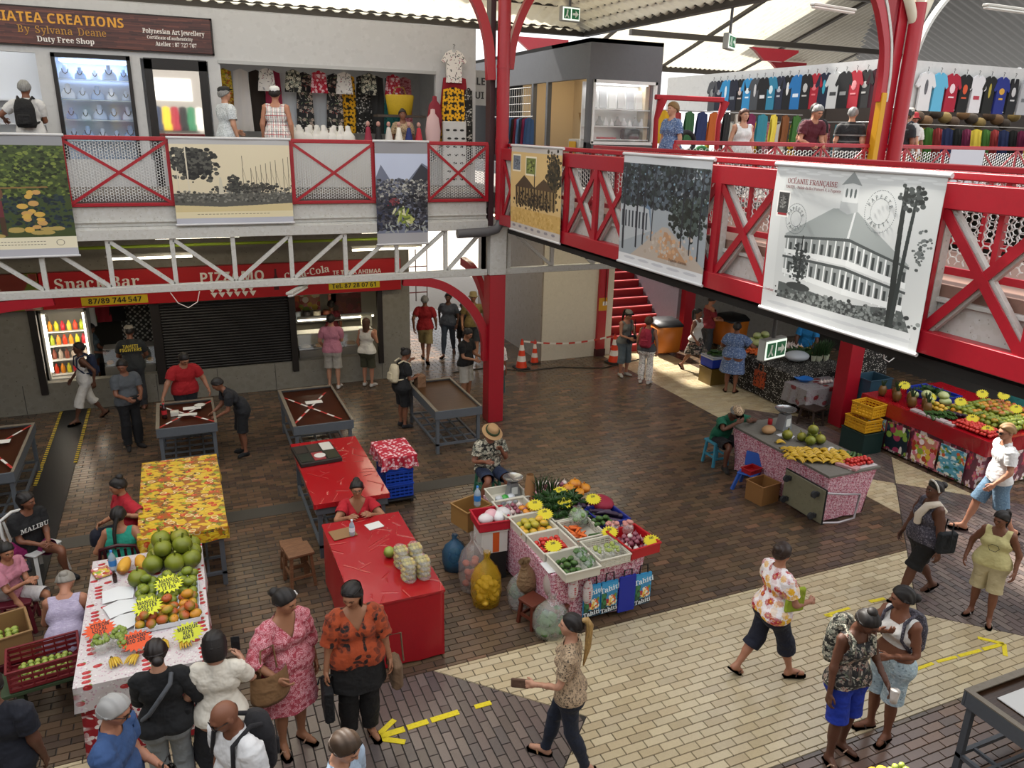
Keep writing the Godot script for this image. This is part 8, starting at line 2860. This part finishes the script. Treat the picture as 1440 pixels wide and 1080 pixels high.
# ------------------------------------------------------------------ the crowd
const TAN:="9c6c50"
const BROWN:="7a4f38"
const DARK:="5e3c2b"
const PALE:="b98a70"
var who: Node3D
func cm(k: String) -> Material:
	return mat("ffffff",.85,0,{tex=pr(k.substr(1)),tri=2.4 if k==":leopard" else 3.2,rim=.1,bump=pr("crease"),bumps=.9}) if k[0]==":" else mat(k,.85,0,{rim=.15,tri=1.6,bump=pr("crease"),bumps=1.8})
func clothes(l: Array,fat: float) -> Array:
	var r:=[]
	for g in l:
		var m:=cm(g[1])
		match g[0]:
			"tee": r.append(["tee_shirt","top",m,{sleeve=.19,loose=.02+.01*fat}])
			"polo": r.append(["polo_shirt","top",m,{sleeve=.19,loose=.02,neck="collar"}])
			"blouse": r.append(["blouse","top",m,{sleeve=.27,loose=.035,neck="v"}])
			"vtee": r.append(["tee_shirt","top",m,{sleeve=.16,loose=.015,neck="v"}])
			"long": r.append(["long_sleeved_top","top",m,{sleeve=.44,loose=.02}])
			"tank": r.append(["tank_top","top",m,{sleeve=0.0,neck="tank",loose=.02}])
			"crop": r.append(["crop_top","top",m,{sleeve=0.0,neck="tank",hem=1.12,loose=.004}])
			"off": r.append(["off_shoulder_top","top",m,{sleeve=.2,neck="off",loose=.03}])
			"gown": r.append(["dress_top","top",m,{sleeve=.2,hem=.9,loose=.03}])
			"vgown": r.append(["dress_top","top",m,{sleeve=.34,hem=.9,loose=.03,neck="v"}])
			"shorts": r.append(["shorts","bottom",m,{hem=.5,loose=.035}])
			"short": r.append(["short_shorts","bottom",m,{hem=.68,loose=.02}])
			"capri": r.append(["cropped_trousers","bottom",m,{hem=.36,loose=.03}])
			"pants": r.append(["trousers","bottom",m,{hem=.10,loose=.035}])
			"jeans": r.append(["jeans","bottom",m,{hem=.09,loose=.006}])
			"skirt": r.append(["skirt","skirt",m,{hem=g[2] if g.size()>2 else .5,fat=fat,flare=g[3] if g.size()>3 else .06}])
			"flip": r.append(["sandal","sole",m,{}])
			"shoe": r.append(["shoe","feet",m,{top=.09,thick=.012}])
	return r
const WALK:={pel=Vector3(0,.935,0),fl=Vector3(.09,.085,.27),fr=Vector3(-.09,.14,-.30),tr=[-8.0,38.0],hl=Vector3(.26,.90,-.14),hr=Vector3(-.26,.90,.16)}
const WALK2:={pel=Vector3(0,.935,0),fr=Vector3(-.09,.085,.27),fl=Vector3(.09,.14,-.30),tl=[8.0,38.0],hr=Vector3(-.26,.90,-.14),hl=Vector3(.26,.90,.16)}
const HOLD:={hl=Vector3(.12,1.08,.30),hr=Vector3(-.12,1.06,.30),head=[0,22]}
const LEAN:={hl=Vector3(.2,1.0,.38),hr=Vector3(-.2,1.0,.38),lean=14.0,head=[0,5]}
const SIT:={pel=Vector3(0,.52,-.05),fl=Vector3(.14,.085,.34),fr=Vector3(-.14,.085,.32),hl=Vector3(.16,.68,.26),hr=Vector3(-.14,.68,.28),lean=8.0}
func mix(a: Dictionary,b: Dictionary) -> Dictionary:
	var r:=a.duplicate()
	r.merge(b,true)
	return r
# turn: 0 faces the viewer,90 faces picture right,-90 left,180 away
func P(label: String,x: float,z: float,turn: float,h: float,sex: String,fat: float,skin: String,wearing: Array,hr: Dictionary,pose:={},lod:=1,y:=0.0) -> void:
	who=person(label,{at=V(x,y,z),yaw=rad_to_deg(atan2(-x,-z))+turn,h=h,sex=sex,fat=fat,skin=skin,pose=pose,lod=lod,wear=clothes(wearing,fat),hair=hr})
func on(bone: int,o: Vector3) -> Transform3D:
	return who.transform*last_xf[bone]*Transform3D(Basis(),o)
func backpack(label: String,k: String,s:=1.0) -> void:
	var o:=thing("backpack",label,"backpack")
	o.transform=on(1,V(0,1.22,-.20))
	var m:=cm(k)
	part(o,"pack_body",MB.new().lathe(V(0,-.22,0),[Vector2(.001,0),Vector2(.13,.0),Vector2(.155,.06),Vector2(.15,.3),Vector2(.11,.42),Vector2(.001,.45)],14,V(1,s,.62)),m)
	part(o,"front_pocket",MB.new().box(V(0,-.1,-.09),V(.19,.16,.05),.02),m)
	for sg in [-1,1]:
		part(o,"strap",MB.new().tube([V(sg*.09,.19,.03),V(sg*.105,.25,.13),V(sg*.115,.19,.29),V(sg*.13,.02,.31),V(sg*.16,-.12,.2),V(sg*.12,-.16,.04)],.018,6),m)
func carry(called: String,label: String,cat: String,bone: int,o: Vector3,m: MB,k: String,handle:=0.0,off:=Vector3.ZERO) -> void:
	var t:=thing(called,label,cat)
	t.transform=Transform3D(who.transform.basis,on(bone,o).origin+who.transform.basis*off)
	part(t,"bag_body" if handle>0.0 else cat.replace(" ","_")+"_body",m,cm(k))
	if handle>0.0:
		part(t,"handle",MB.new().tube([V(-.08,-.02,0),V(-.06,handle,0),V(.06,handle,0),V(.08,-.02,0)],.009,6),cm(k))
func bagm(w: float,h: float,d: float) -> MB:
	return MB.new().lathe(V(0,-h,0),[Vector2(.001,0),Vector2(.45,.0),Vector2(.5,.15),Vector2(.46,.85),Vector2(.42,1.0)],12,V(w,h,d))
const HAND:=Vector3(.62,.92,.0)
const HANDR:=Vector3(-.62,.92,.0)
func crowd() -> void:
	figures=[make_figure(.023,.0072,.0064),make_figure(.031,.012,.008)]
	var gl:=mat("c09a5c",.5,0,{tex=pr("strands"),tri=5.0})
	var grey:=mat("9d9d9b",.6,0,{tex=pr("strands"),tri=5.0})
	# --- near the viewer
	P("woman with long blonde ponytail in a leopard print top and dark jeans holding a wallet",2.86,-5.12,-92,1.66,"f",.05,PALE,[["tee",":beigeleo"],["jeans","141d2e"],["flip","a8845c"]],{kind="pony",len=.42,tail=gl,thick=.012},mix(WALK2,{hl=V(.16,1.02,.30),hr=V(-.25,.86,.02),fr=V(-.09,.085,.2),fl=V(.09,.1,-.2)}),0)
	carry("wallet","brown wallet in the hand of the blonde ponytail woman","wallet",5,HAND+V(.03,-.02,0),MB.new().box(V(0,0,.02),V(.03,.1,.17),.01),"5c4434")
	P("woman in a red and white leaf print dress with a white hair flower",.53,-6.32,28,1.72,"f",.75,TAN,[["skirt",":redleaf",.52,.07],["vgown",":redleaf"],["flip","c09a80"]],{kind="bun",at=V(0,1.64,-.12),flower=mat("e8e4e0",.6)},{hr=V(-.22,1.0,.22),hl=V(.27,.84,.04),head=[25,14],er=V(-1,-.2,-.3)},0)
	carry("straw_bag","woven straw bag on the arm of the woman in the leaf print dress","bag",10,V(-.46,1.06,0),bagm(.38,.3,.24),"7d5d3c",.22)
	P("woman in an orange leopard blouse and black trousers with glasses on her head",1.16,-6.2,8,1.73,"f",.7,TAN,[["skirt","0f0e0e",.62,.05],["pants","0f0e0e"],["blouse",":leopard"],["flip","5a3020"]],{kind="long",len=.2,glasses="clear",gup=.075},{hr=V(-.3,.82,.06),hl=V(.3,.84,.06),head=[-30,16]},0)
	carry("paper_carrier","black carrier bag held by the woman in the leopard blouse","bag",11,HANDR,MB.new().box(V(0,-.2,0),V(.09,.34,.3),.02),"0d0d0f",.05)
	carry("handbag","tan leather handbag of the woman in the leopard blouse","bag",5,HAND,MB.new().box(V(0,-.12,0),V(.11,.3,.26),.04),"6c543e",.3,V(.06,.0,-.08))
	P("man with short brown hair and sunglasses on his head at the bottom edge",.67,-4.42,55,1.72,"m",.1,PALE,[["tee","9db0c4"],["shorts","2c3440"]],{mat=mat("3a2a1c",.6),thick=.02,glasses="sun",gup=.06},{head=[0,25]},0)
	P("bald man in a white T-shirt with dark glasses at the bottom edge",.01,-5.0,-60,1.74,"m",.5,BROWN,[["tee","d4d4d4"],["shorts","2a2a2c"]],{kind="none",glasses="sun"},{head=[-10,25],hl=V(.2,1.0,.2)},0)
	backpack("black backpack on the bald man","17161a")
	P("grey-haired man in a blue shirt with dark sunglasses and a camera",-.82,-5.36,62,1.72,"m",.5,"a8745a",[["tee","34507e"],["pants","3a3630"]],{mat=mat("9b9a98",.6),thick=.022,glasses="sun"},{hl=V(.08,1.02,.26),hr=V(-.1,.98,.26),head=[0,20]},0)
	carry("camera_bag","dark patterned camera bag of the grey-haired man","bag",5,HAND,bagm(.22,.3,.14),":blackfloral",.12)
	P("woman with a low bun in a black top and grey trousers at the mango stall",-.51,-6.02,172,1.64,"f",.15,PALE,[["pants","8a9092"],["long","131416"],["shoe","c8c8c4"]],{kind="bun",at=V(0,1.56,-.13),thick=.016,mat=mat("1c1310",.5)},{hl=V(.1,1.05,.3),hr=V(-.25,1.0,.2),head=[10,18]},0)
	carry("waist_bag","grey shoulder strap bag on the woman in black","bag",1,V(0,1.2,0),MB.new().tube([V(-.1,.23,-.06),V(-.09,.18,-.14),V(0,.06,-.155),V(.1,-.08,-.15),V(.17,-.18,-.08)],.02,6),"55585c")
	P("woman with a black bob in a cream puff-sleeved blouse and dark skirt",-.07,-5.98,168,1.62,"f",.1,PALE,[["skirt","1d1f24",.42,.1],["tee","d6d0c2"],["shoe","2a2a2c"]],{kind="bob",thick=.026},{hr=V(-.16,1.22,.32),hl=V(.2,1.0,.2),head=[5,18]},0)
	carry("phone","dark phone held up by the woman with the black bob","phone",11,HANDR,MB.new().box(V(0,.06,.02),V(.08,.16,.012),.004),"101216")
	carry("handbag","small black handbag at the side of the woman with the black bob","bag",1,V(.28,.98,-.02),MB.new().box(V(0,0,0),V(.1,.16,.18),.03),"111114",.4)
	P("person in a navy shirt cut by the left edge",-1.66,-5.98,150,1.7,"m",.4,DARK,[["tee","10131f"],["pants","17161a"]],{},{},0)
	P("woman in a flower printed white T-shirt and navy shorts walking right",5.5,-5.42,128,1.66,"f",.45,"a8745a",[["capri","0f1426"],["tee",":flowertee"],["flip","4a2c20"]],{kind="bun",at=V(0,1.67,-.10),mat=mat("2a1a12",.5)},mix(WALK2,{hl=V(.2,1.05,.28),hr=V(-.18,1.05,.30),head=[20,5]}),0)
	carry("paper_bag","lime green bag under the arm of the woman in the flower T-shirt","bag",9,V(-.34,1.2,.02),MB.new().box(V(0,0,0),V(.06,.3,.24),.03),"93a42a")
	P("woman in a dark speckled blouse with a white towel and headband walking left",8.4,-5.95,-52,1.66,"f",.95,DARK,[["shorts","0c0c0e"],["tank",":darkfloral"],["flip","1c1614"]],{kind="bun",at=V(0,1.66,-.11),thick=.012,rake=.5,line=1.62},mix(WALK,{hl=V(.3,.84,.0),hr=V(-.3,.86,.1)}),0)
	carry("towel","white towel over the shoulder of the woman in the headband","towel",1,V(.06,1.36,.05),MB.new().tube([V(-.02,-.2,.13),V(.0,-.08,.15),V(.03,.06,.07),V(.06,.085,-.05),V(.08,-.02,-.14)],[.045,.05,.05,.05,.045],8,true,1.0),"cfc4b4")
	part(who,"headband",MB.new().tube([V(-.09,-.02,.0),V(-.085,.06,.03),V(-.04,.105,.045),V(.04,.105,.045),V(.085,.06,.03),V(.09,-.02,.0)],.012,6),cm("d8d4cc"),last_xf[2]*Transform3D(Basis(),V(0,1.62,.0)))
	carry("handbag","dark handbag on the left side of the woman with the towel","bag",1,V(.3,1.0,-.08),MB.new().box(V(0,0,0),V(.1,.3,.26),.03),"14181c",.3)
	P("man in a white T-shirt and denim shorts with sunglasses walking left",10.85,-6.75,-62,1.82,"m",.1,"b07c62",[["shorts",":denim"],["tee","d8d8d8"],["flip","4a3024"]],{mat=mat("8a6a44",.6),thick=.02,glasses="sun",line=1.62},mix(WALK2,{head=[10,12]}),0)
	P("girl in a pale yellow tank top and cream shorts",8.8,-5.3,-8,1.48,"f",.45,BROWN,[["shorts","bdb08a"],["tank","cfc78e"],["flip","c8c0b8"]],{kind="pony",len=.2},{hl=V(.3,.9,.08),hr=V(-.32,.92,.06),head=[-20,12],fl=V(.14,.085,.08),fr=V(-.12,.085,-.05)},0)
	part(who,"shirt_print",MB.new().tube([V(.07,0,0),V(.05,.04,0),V(-.02,.05,.004),V(-.07,.01,0),V(-.04,-.05,0),V(.03,-.05,.004),V(.07,0,0)],.004,5),cm("3a382c"),last_xf[1]*Transform3D(Basis(),V(0,1.2,.155)))
	P("person in a dark sleeve cut by the right edge",9.55,-4.95,-60,1.68,"f",.4,DARK,[["tee","131318"],["pants","15151a"],["flip","c8c4c0"]],{kind="long"},{},1)
	P("woman with a top bun in a dark tropical top and blue shorts looking down",5.36,-4.24,48,1.68,"f",.12,DARK,[["shorts","12309a"],["tank",":tropic"],["flip","b89a84"]],{kind="bun",at=V(0,1.715,-.04)},{head=[15,32],hr=V(-.27,.84,.06),hl=V(.2,1.0,.24),fr=V(-.12,.085,.06),fl=V(.12,.085,-.05)},0)
	backpack("grey leaf patterned backpack on the woman in blue shorts",":hawaii",1.1)
	carry("cup","white paper cup in the hand of the woman in blue shorts","cup",5,HAND+V(.03,-.02,.03),MB.new().lathe(V(0,-.06,.02),[Vector2(.001,0),Vector2(.032,0),Vector2(.044,.13),Vector2(.001,.13)],12),"cfc8c0")
	P("woman in a white crop top and pale denim shorts with a hand at her chest",5.98,-4.3,-35,1.68,"f",.3,BROWN,[["shorts",":palewash"],["crop","d2d0cc"],["flip","2c221e"]],{kind="bun",at=V(.0,1.6,-.12)},{head=[-35,8],hr=V(-.02,1.28,.2),hl=V(.12,1.08,.22),er=V(-1,-.6,0)},0)
	backpack("purple patterned backpack on the woman in the crop top",":darkfloral",.9)
	# --- stall keepers
	P("woman in glasses and red T-shirt writing at the red table",1.86,-9.38,2,1.64,"f",.7,TAN,[["vtee","a81020"],["capri","1c1c22"]],{kind="bun",at=V(.0,1.68,-.1),glasses="clear",flower=mat("7a0c1c",.6)},mix(SIT,{hl=V(.16,.93,.38),hr=V(-.14,.92,.40),lean=10.0,head=[0,-6]}),0)
	stool(V(1.86,0,-9.42),.46,.36,"c8c8c4","white plastic stool under the woman in glasses")
	P("man in a flowered shirt and straw hat seated beside the vegetable stall",4.26,-10.62,20,1.7,"m",.3,"7d4f38",[["tee",":hawaii"],["shorts","1f2c46"],["shoe","2a2420"]],{hat="hat",hatmat=mat("a8855c",.8),band=mat("2c3a1c",.8),mat=grey},mix(SIT,{fl=V(.28,.085,.34),fr=V(-.24,.085,.3),hl=V(.1,.92,.26),hr=V(-.16,.74,.26),head=[10,24]}),0)
	stool(V(4.26,0,-10.68),.46,.36,"2e6a52","green stool under the man in the straw hat")
	P("man in a green T-shirt and patterned cap leaning on the banana stall",8.72,-10.38,38,1.72,"m",.2,DARK,[["tee","0f5c44"],["shorts","14161c"],["shoe","1c1a18"]],{hat="cap",hatmat=cm(":beigeleo"),mat=grey},mix(SIT,{hl=V(.22,.95,.42),hr=V(-.1,.95,.44),lean=30.0,head=[0,18]}),0)
	P("woman in a red polo shirt and dark apron seated behind the mango stall",-1.02,-10.5,-70,1.66,"f",.55,TAN,[["capri","101424"],["polo","a31324"]],{kind="bun",at=V(0,1.72,-.06)},mix(SIT,{hl=V(.34,.9,.16),hr=V(-.12,.66,.26),head=[-15,5]}),0)
	stool(V(-1.0,0,-10.55),.46,.34,"3a2418","dark stool under the woman in the red polo")
	P("woman in a teal tank top with a braid seated with her back to the viewer",-1.02,-9.66,170,1.6,"f",.4,"a06c50",[["tank","1f8a74"],["capri","17171c"]],{kind="braid"},mix(SIT,{hl=V(.22,.7,.2),hr=V(-.3,.62,.05)}),0)
	chair(V(-1.02,0,-9.62),170,"3a0c16","dark red plastic chair under the woman in the teal top")
	P("woman in a black lettered T-shirt on the white chair",-2.12,-10.45,25,1.66,"f",.35,BROWN,[["short","8a1c5c"],["tee","0e0e10"],["shoe","17171a"]],{kind="long",len=.1},mix(SIT,{fl=V(.22,.085,.30),fr=V(-.2,.42,.18),kr=V(-1,.2,.5),hl=V(.06,.64,.3),hr=V(-.06,.64,.3),head=[30,4]}),0)
	part(who,"shirt_lettering",text("MALIBU",.085,"Droid Serif",true,.004),mat("d8d8d4",.6),last_xf[1]*Transform3D(Basis(),V(0,1.27,.165)))
	chair(V(-2.10,0,-10.52),40,"cfcfcb","white plastic armless chair with slatted back")
	P("girl in a pink T-shirt with one knee up at the left edge",-2.18,-9.36,40,1.5,"f",.15,"a06c50",[["shorts","bcb8b8"],["tee","b87888"]],{kind="pony"},mix(SIT,{fr=V(-.1,.5,.16),kr=V(-.2,1,.4),hl=V(.02,.78,.34),hr=V(-.08,.8,.34),head=[-20,5]}),1)
	stool(V(-2.18,0,-9.36),.42,.4,"5a1020","dark red seat under the girl in pink")
	P("grey-haired woman in a lilac tank top bending over, seen from behind",-1.5,-8.2,168,1.62,"f",.45,"a8745a",[["tank",":heather"],["shorts","26262c"]],{mat=mat("8a857c",.6),thick=.02,kind="bun",at=V(0,1.64,-.1)},mix(SIT,{lean=38.0,hl=V(.2,.45,.4),hr=V(-.24,.5,.34),head=[0,20]}),0)
	stool(V(-1.48,0,-8.2),.45,.36,"2c2420","stool under the woman in the lilac top")
	# --- hall,left
	P("man in a white tank top and white knee shorts walking left past the kiosk",-1.98,-16.5,-80,1.62,"m",.1,DARK,[["capri","cfcdc8"],["tank","d0ceca"],["flip","6a4a34"]],{},WALK)
	backpack("dark blue backpack on the man in the white tank top","16223e")
	P("man in a grey shirt and black work trousers with reflective bands",-1.12,-14.72,20,1.7,"m",.2,BROWN,[["pants","0c0c0f"],["tee","4c5054"],["shoe","1c1816"]],{},mix(HOLD,{head=[-35,18]}))
	carry("waist_bag","black waist bag on the man in the grey shirt","bag",0,V(.08,.98,.17),MB.new().box(V(0,0,0),V(.22,.14,.09),.03),"0c0c0e")
	for sx in [-.1,.1]:
		part(who,"reflective_band",MB.new().lathe(Vector3.ZERO,[Vector2(.076,0),Vector2(.078,.045)],12),cm("d4d8d8"),last_xf[13 if sx<0 else 7]*Transform3D(Basis(),V(sx,.2,-.01)))
	P("heavy man in a red T-shirt standing behind the grey table",-.16,-14.98,12,1.72,"m",.6,"9a6a50",[["tee","9c1018"],["shorts","17181c"]],{},{hl=V(.36,.96,.24),hr=V(-.44,.9,.2),lean=12.0,head=[10,22]})
	P("boy in a black and grey polo bending over the grey table",.72,-13.74,-78,1.62,"m",.2,BROWN,[["shorts","101013"],["tee","15161a"],["shoe","101012"]],{},{lean=42.0,hl=V(.12,.88,.46),hr=V(-.14,.88,.48),head=[0,-8]})
	P("man in a dark T-shirt with yellow lettering at the left kiosk counter",-1.1,-16.9,176,1.76,"m",.2,BROWN,[["tee","25282a"],["pants","2a2c30"]],{hat="cap",hatmat=mat("8a8478",.7),back=true},LEAN)
	for k in 2:
		part(who,"shirt_lettering",text(["TAHITI","FIGHTERS"][k],.085,"Droid Sans",true,.004),mat("c8b02c",.6),last_xf[1]*Transform3D(Basis(V(0,1,0),PI),V(0,1.31-.07*k,-.15)))
	P("woman in a grey blue shirt working inside the left kiosk opening",-1.95,-18.2,60,1.6,"f",.2,BROWN,[["tee","4a5a64"]],{kind="bun"},HOLD)
	P("man in a pink T-shirt and pale shorts at the right kiosk counter",2.95,-16.95,170,1.72,"m",.15,PALE,[["shorts","a8a49c"],["tee","b8788c"],["shoe","c8c4c0"]],{},{hl=V(.25,.95,.2),hr=V(-.1,1.1,.32)})
	P("woman with long brown hair in a white tank top and green shorts at the kiosk",3.72,-16.85,150,1.6,"f",.05,"b07c62",[["shorts","3c3c2c"],["tank","cfccc4"],["shoe","b8b4b0"]],{kind="long",mat=mat("4a3020",.6),len=.22},{hr=V(-.12,1.3,.22),hl=V(.24,.88,.1)})
	P("person in a dark red top inside the right kiosk opening",3.3,-18.85,200,1.62,"f",.2,BROWN,[["tee","5c101c"]],{kind="bun"},{hl=V(.2,1.3,.3)})
	P("woman in black with a cream backpack eating beside the grey table",3.78,-14.1,115,1.62,"f",.35,BROWN,[["shorts","0e0e10"],["tee","121214"],["shoe","1c1c20"]],{kind="bun",at=V(0,1.68,-.1)},{hl=V(.05,1.42,.22),hr=V(-.1,1.1,.3),lean=8.0,head=[0,12]})
	backpack("cream backpack on the woman in black","c4b89c",.85)
	carry("shopping_bag","brown paper bag held by the woman in black","bag",11,HANDR,MB.new().box(V(0,-.16,0),V(.2,.34,.2),.02),"7a5a40")
	P("man in a red T-shirt and tan shorts walking away through the passage",5.55,-18.35,172,1.72,"m",.1,BROWN,[["shorts","8a7a50"],["tee","8c0f18"],["flip","2a2018"]],{mat=grey},WALK)
	P("woman in a grey top and ripped jeans walking in the passage",6.28,-18.68,-10,1.68,"f",.25,DARK,[["jeans","2c3644"],["tee","4a505c"],["flip","2a2018"]],{kind="bun"},WALK2)
	P("child in dark clothes beside the woman in jeans",6.75,-18.9,0,1.35,"f",.0,DARK,[["shorts","17171c"],["tee","17181c"]],{kind="pony"},WALK)
	P("man in a tan T-shirt and sun hat walking into the hall",6.75,-18.1,0,1.78,"m",.1,TAN,[["shorts","20242a"],["tee","7d6a3c"]],{hat="hat",brim=.14,hatmat=mat("8a7a54",.8)},WALK)
	P("man in a black T-shirt looking at a snack beside the main column",5.48,-15.1,55,1.66,"m",.3,TAN,[["shorts","a8a49a"],["tee","0d0d0f"]],{},HOLD)
	P("person in a cream flowered shirt behind the main column",6.02,-14.75,150,1.6,"f",.4,BROWN,[["skirt","2c4a48",.3,.05],["blouse",":whitefloral"]],{kind="bun"},{})
	# --- hall,right
	P("woman in a cap and grey tank top with a dark shoulder bag by the stairs",9.78,-15.6,40,1.66,"f",.1,"a8745a",[["capri","5c6a72"],["tank","6a6c68"],["shoe","a8a49c"]],{kind="pony",hat="cap",hatmat=mat("6a6a64",.7)},HOLD)
	carry("handbag","dark blue shoulder bag of the woman in the cap","bag",1,V(.05,1.0,.2),MB.new().box(V(0,0,0),V(.3,.2,.12),.03),"141b2c",.5)
	P("woman with a pink backpack and long patterned trousers facing away",9.95,-14.9,165,1.62,"f",.1,"a8745a",[["pants",":whitefloral"],["tank","4a4c50"],["shoe","c0bcb8"]],{kind="short",mat=mat("4a3424",.6),thick=.03},{})
	backpack("crimson pink backpack on the woman by the stairs","98243c",1.05)
	P("young woman in a white top and dark flowered skirt walking to the stall",11.72,-15.4,60,1.6,"f",.0,BROWN,[["skirt",":tropic",.5,.08],["tank","c8c4bc"],["flip","8a7060"]],{kind="pony"},WALK)
	P("woman in an off-shoulder burgundy top beside the orange bin",12.75,-16.3,120,1.68,"f",.3,"a06c50",[["off","6c0e1e"],["pants","2a3038"]],{kind="bun"},HOLD)
	P("woman in a blue patterned dress choosing goods at the back stall",11.52,-13.68,172,1.66,"f",.85,BROWN,[["skirt",":bluedress",.5,.08],["gown",":bluedress"],["flip","5a3a2c"]],{kind="bun",at=V(0,1.6,-.1)},{hl=V(.24,1.05,.26),hr=V(-.42,1.12,.26)})
	P("stallkeeper in a bright blue shirt behind the back stall",13.9,-13.9,-10,1.62,"m",.3,DARK,[["tee","1e7ab8"],["pants","1c1c20"]],{},LEAN)
	# --- upper floor
	var U:=UP
	P("grey-haired man in a white shirt on the left gallery",-1.98,-15.05,165,1.68,"m",.1,BROWN,[["tee","c4c4c4"],["pants","2a2c30"]],{mat=grey},{hr=V(-.1,1.1,.3),hl=V(.42,1.12,.2)},1,U)
	backpack("black backpack on the man in the white shirt","0f0f12")
	P("man in a speckled grey shirt and black cap at the clothes shop",1.0,-15.0,120,1.7,"m",.3,PALE,[["tee",":speckshirt"],["shorts","4a4a44"]],{hat="cap",hatmat=mat("101012",.7),mat=grey},{hl=V(.2,1.0,.3)},1,U)
	P("man in a white cap and striped sleeveless shirt at the clothes shop",1.84,-15.0,172,1.74,"m",.2,"b07c62",[["tank",":kente"],["shorts","2a2c34"]],{hat="cap",hatmat=mat("cfd0d0",.7)},{},1,U)
	P("saleswoman in a beige spotted blouse inside the clothes shop",4.3,-15.55,5,1.45,"f",.3,BROWN,[["tee",":beigeleo"]],{kind="bun"},{},1,U)
	P("woman in a blue and white flowered top on the far gallery",7.98,-11.75,-50,1.62,"f",.3,PALE,[["tee",":bluedress"],["pants","3a4a6a"]],{mat=mat("7a5c34",.6),thick=.025},{},1,U)
	P("woman in a white tank top with a shoulder strap on the far gallery",9.42,-11.65,30,1.56,"f",.3,PALE,[["tank","cfcfcf"],["pants","2a2a30"]],{mat=mat("4a2a1c",.6),kind="bob"},{},1,U)
	P("grey-haired man in a burgundy shirt leaning on the far railing",10.9,-11.62,35,1.7,"m",.3,"b07c62",[["tee","4c0f1e"],["pants","2a2a2c"]],{mat=grey,thick=.022},mix(LEAN,{hl=V(.1,1.0,.36),lean=20.0}),1,U)
	P("man in a black T-shirt facing the shirt shop",11.45,-12.1,170,1.72,"m",.3,"a8745a",[["tee","0c0c0e"],["pants","1c1c20"]],{mat=mat("1c1612",.6)},{},1,U)
	P("grey-haired man in a black striped polo facing the shirt shop",11.92,-11.62,172,1.66,"m",.6,PALE,[["tee",":stripes"],["shorts","3a3c40"]],{mat=grey},{},1,U)
	P("man in a dark cap and dark shirt right of the column",13.32,-11.65,-40,1.66,"m",.3,BROWN,[["tee","1c1f22"],["pants","1c1c20"]],{hat="cap",hatmat=mat("101014",.7)},{},1,U)
	P("person with a grey backpack and pale cap right of the column",13.7,-11.9,150,1.7,"m",.1,PALE,[["tee","b8b8b4"],["pants","2c2c30"]],{hat="cap",hatmat=mat("a8a49c",.7)},{},1,U)
	backpack("slate backpack on the person in the pale cap","242a34")
	P("person in a red hat among the clothes right of the column",14.2,-12.2,20,1.62,"f",.2,BROWN,[["tee","c4c4c0"],["pants","2c2c30"]],{hat="hat",brim=.13,hatmat=mat("9c1420",.7)},{},1,U)
func chair(at: Vector3,yaw: float,k: String,label: String) -> void:
	var o:=thing("plastic_chair",label,"chair",at,rad_to_deg(atan2(-at.x,-at.z))+yaw)
	var m:=mat(k,.4)
	part(o,"seat",MB.new().box(V(0,.43,0),V(.44,.035,.42),.015),m)
	for k2 in 5:
		part(o,"back_slat",MB.new().bar(V(-.14+.07*k2,.45,-.2),V(-.15+.075*k2,.82,-.28),.03,.014,V(0,0,1)),m)
	part(o,"back_frame",MB.new().tube([V(-.21,.43,-.19),V(-.22,.65,-.25),V(-.19,.84,-.29),V(0,.88,-.3),V(.19,.84,-.29),V(.22,.65,-.25),V(.21,.43,-.19)],.022,8),m)
	for sx in [-1,1]:
		for sz in [-1,1]:
			part(o,"leg",MB.new().bar(V(sx*.18,.42,sz*.17),V(sx*.23,0,sz*.23),.045),m)
func _ready() -> void:
	rng.seed=11
	set_view()
	build_floor()
	left_gallery()
	columns()
	bridge()
	gallery_back()
	banners()
	kiosk()
	back_of_hall()
	shop_left()
	shop_grey()
	shop_shirts()
	roof()
	stalls()
	crowd()
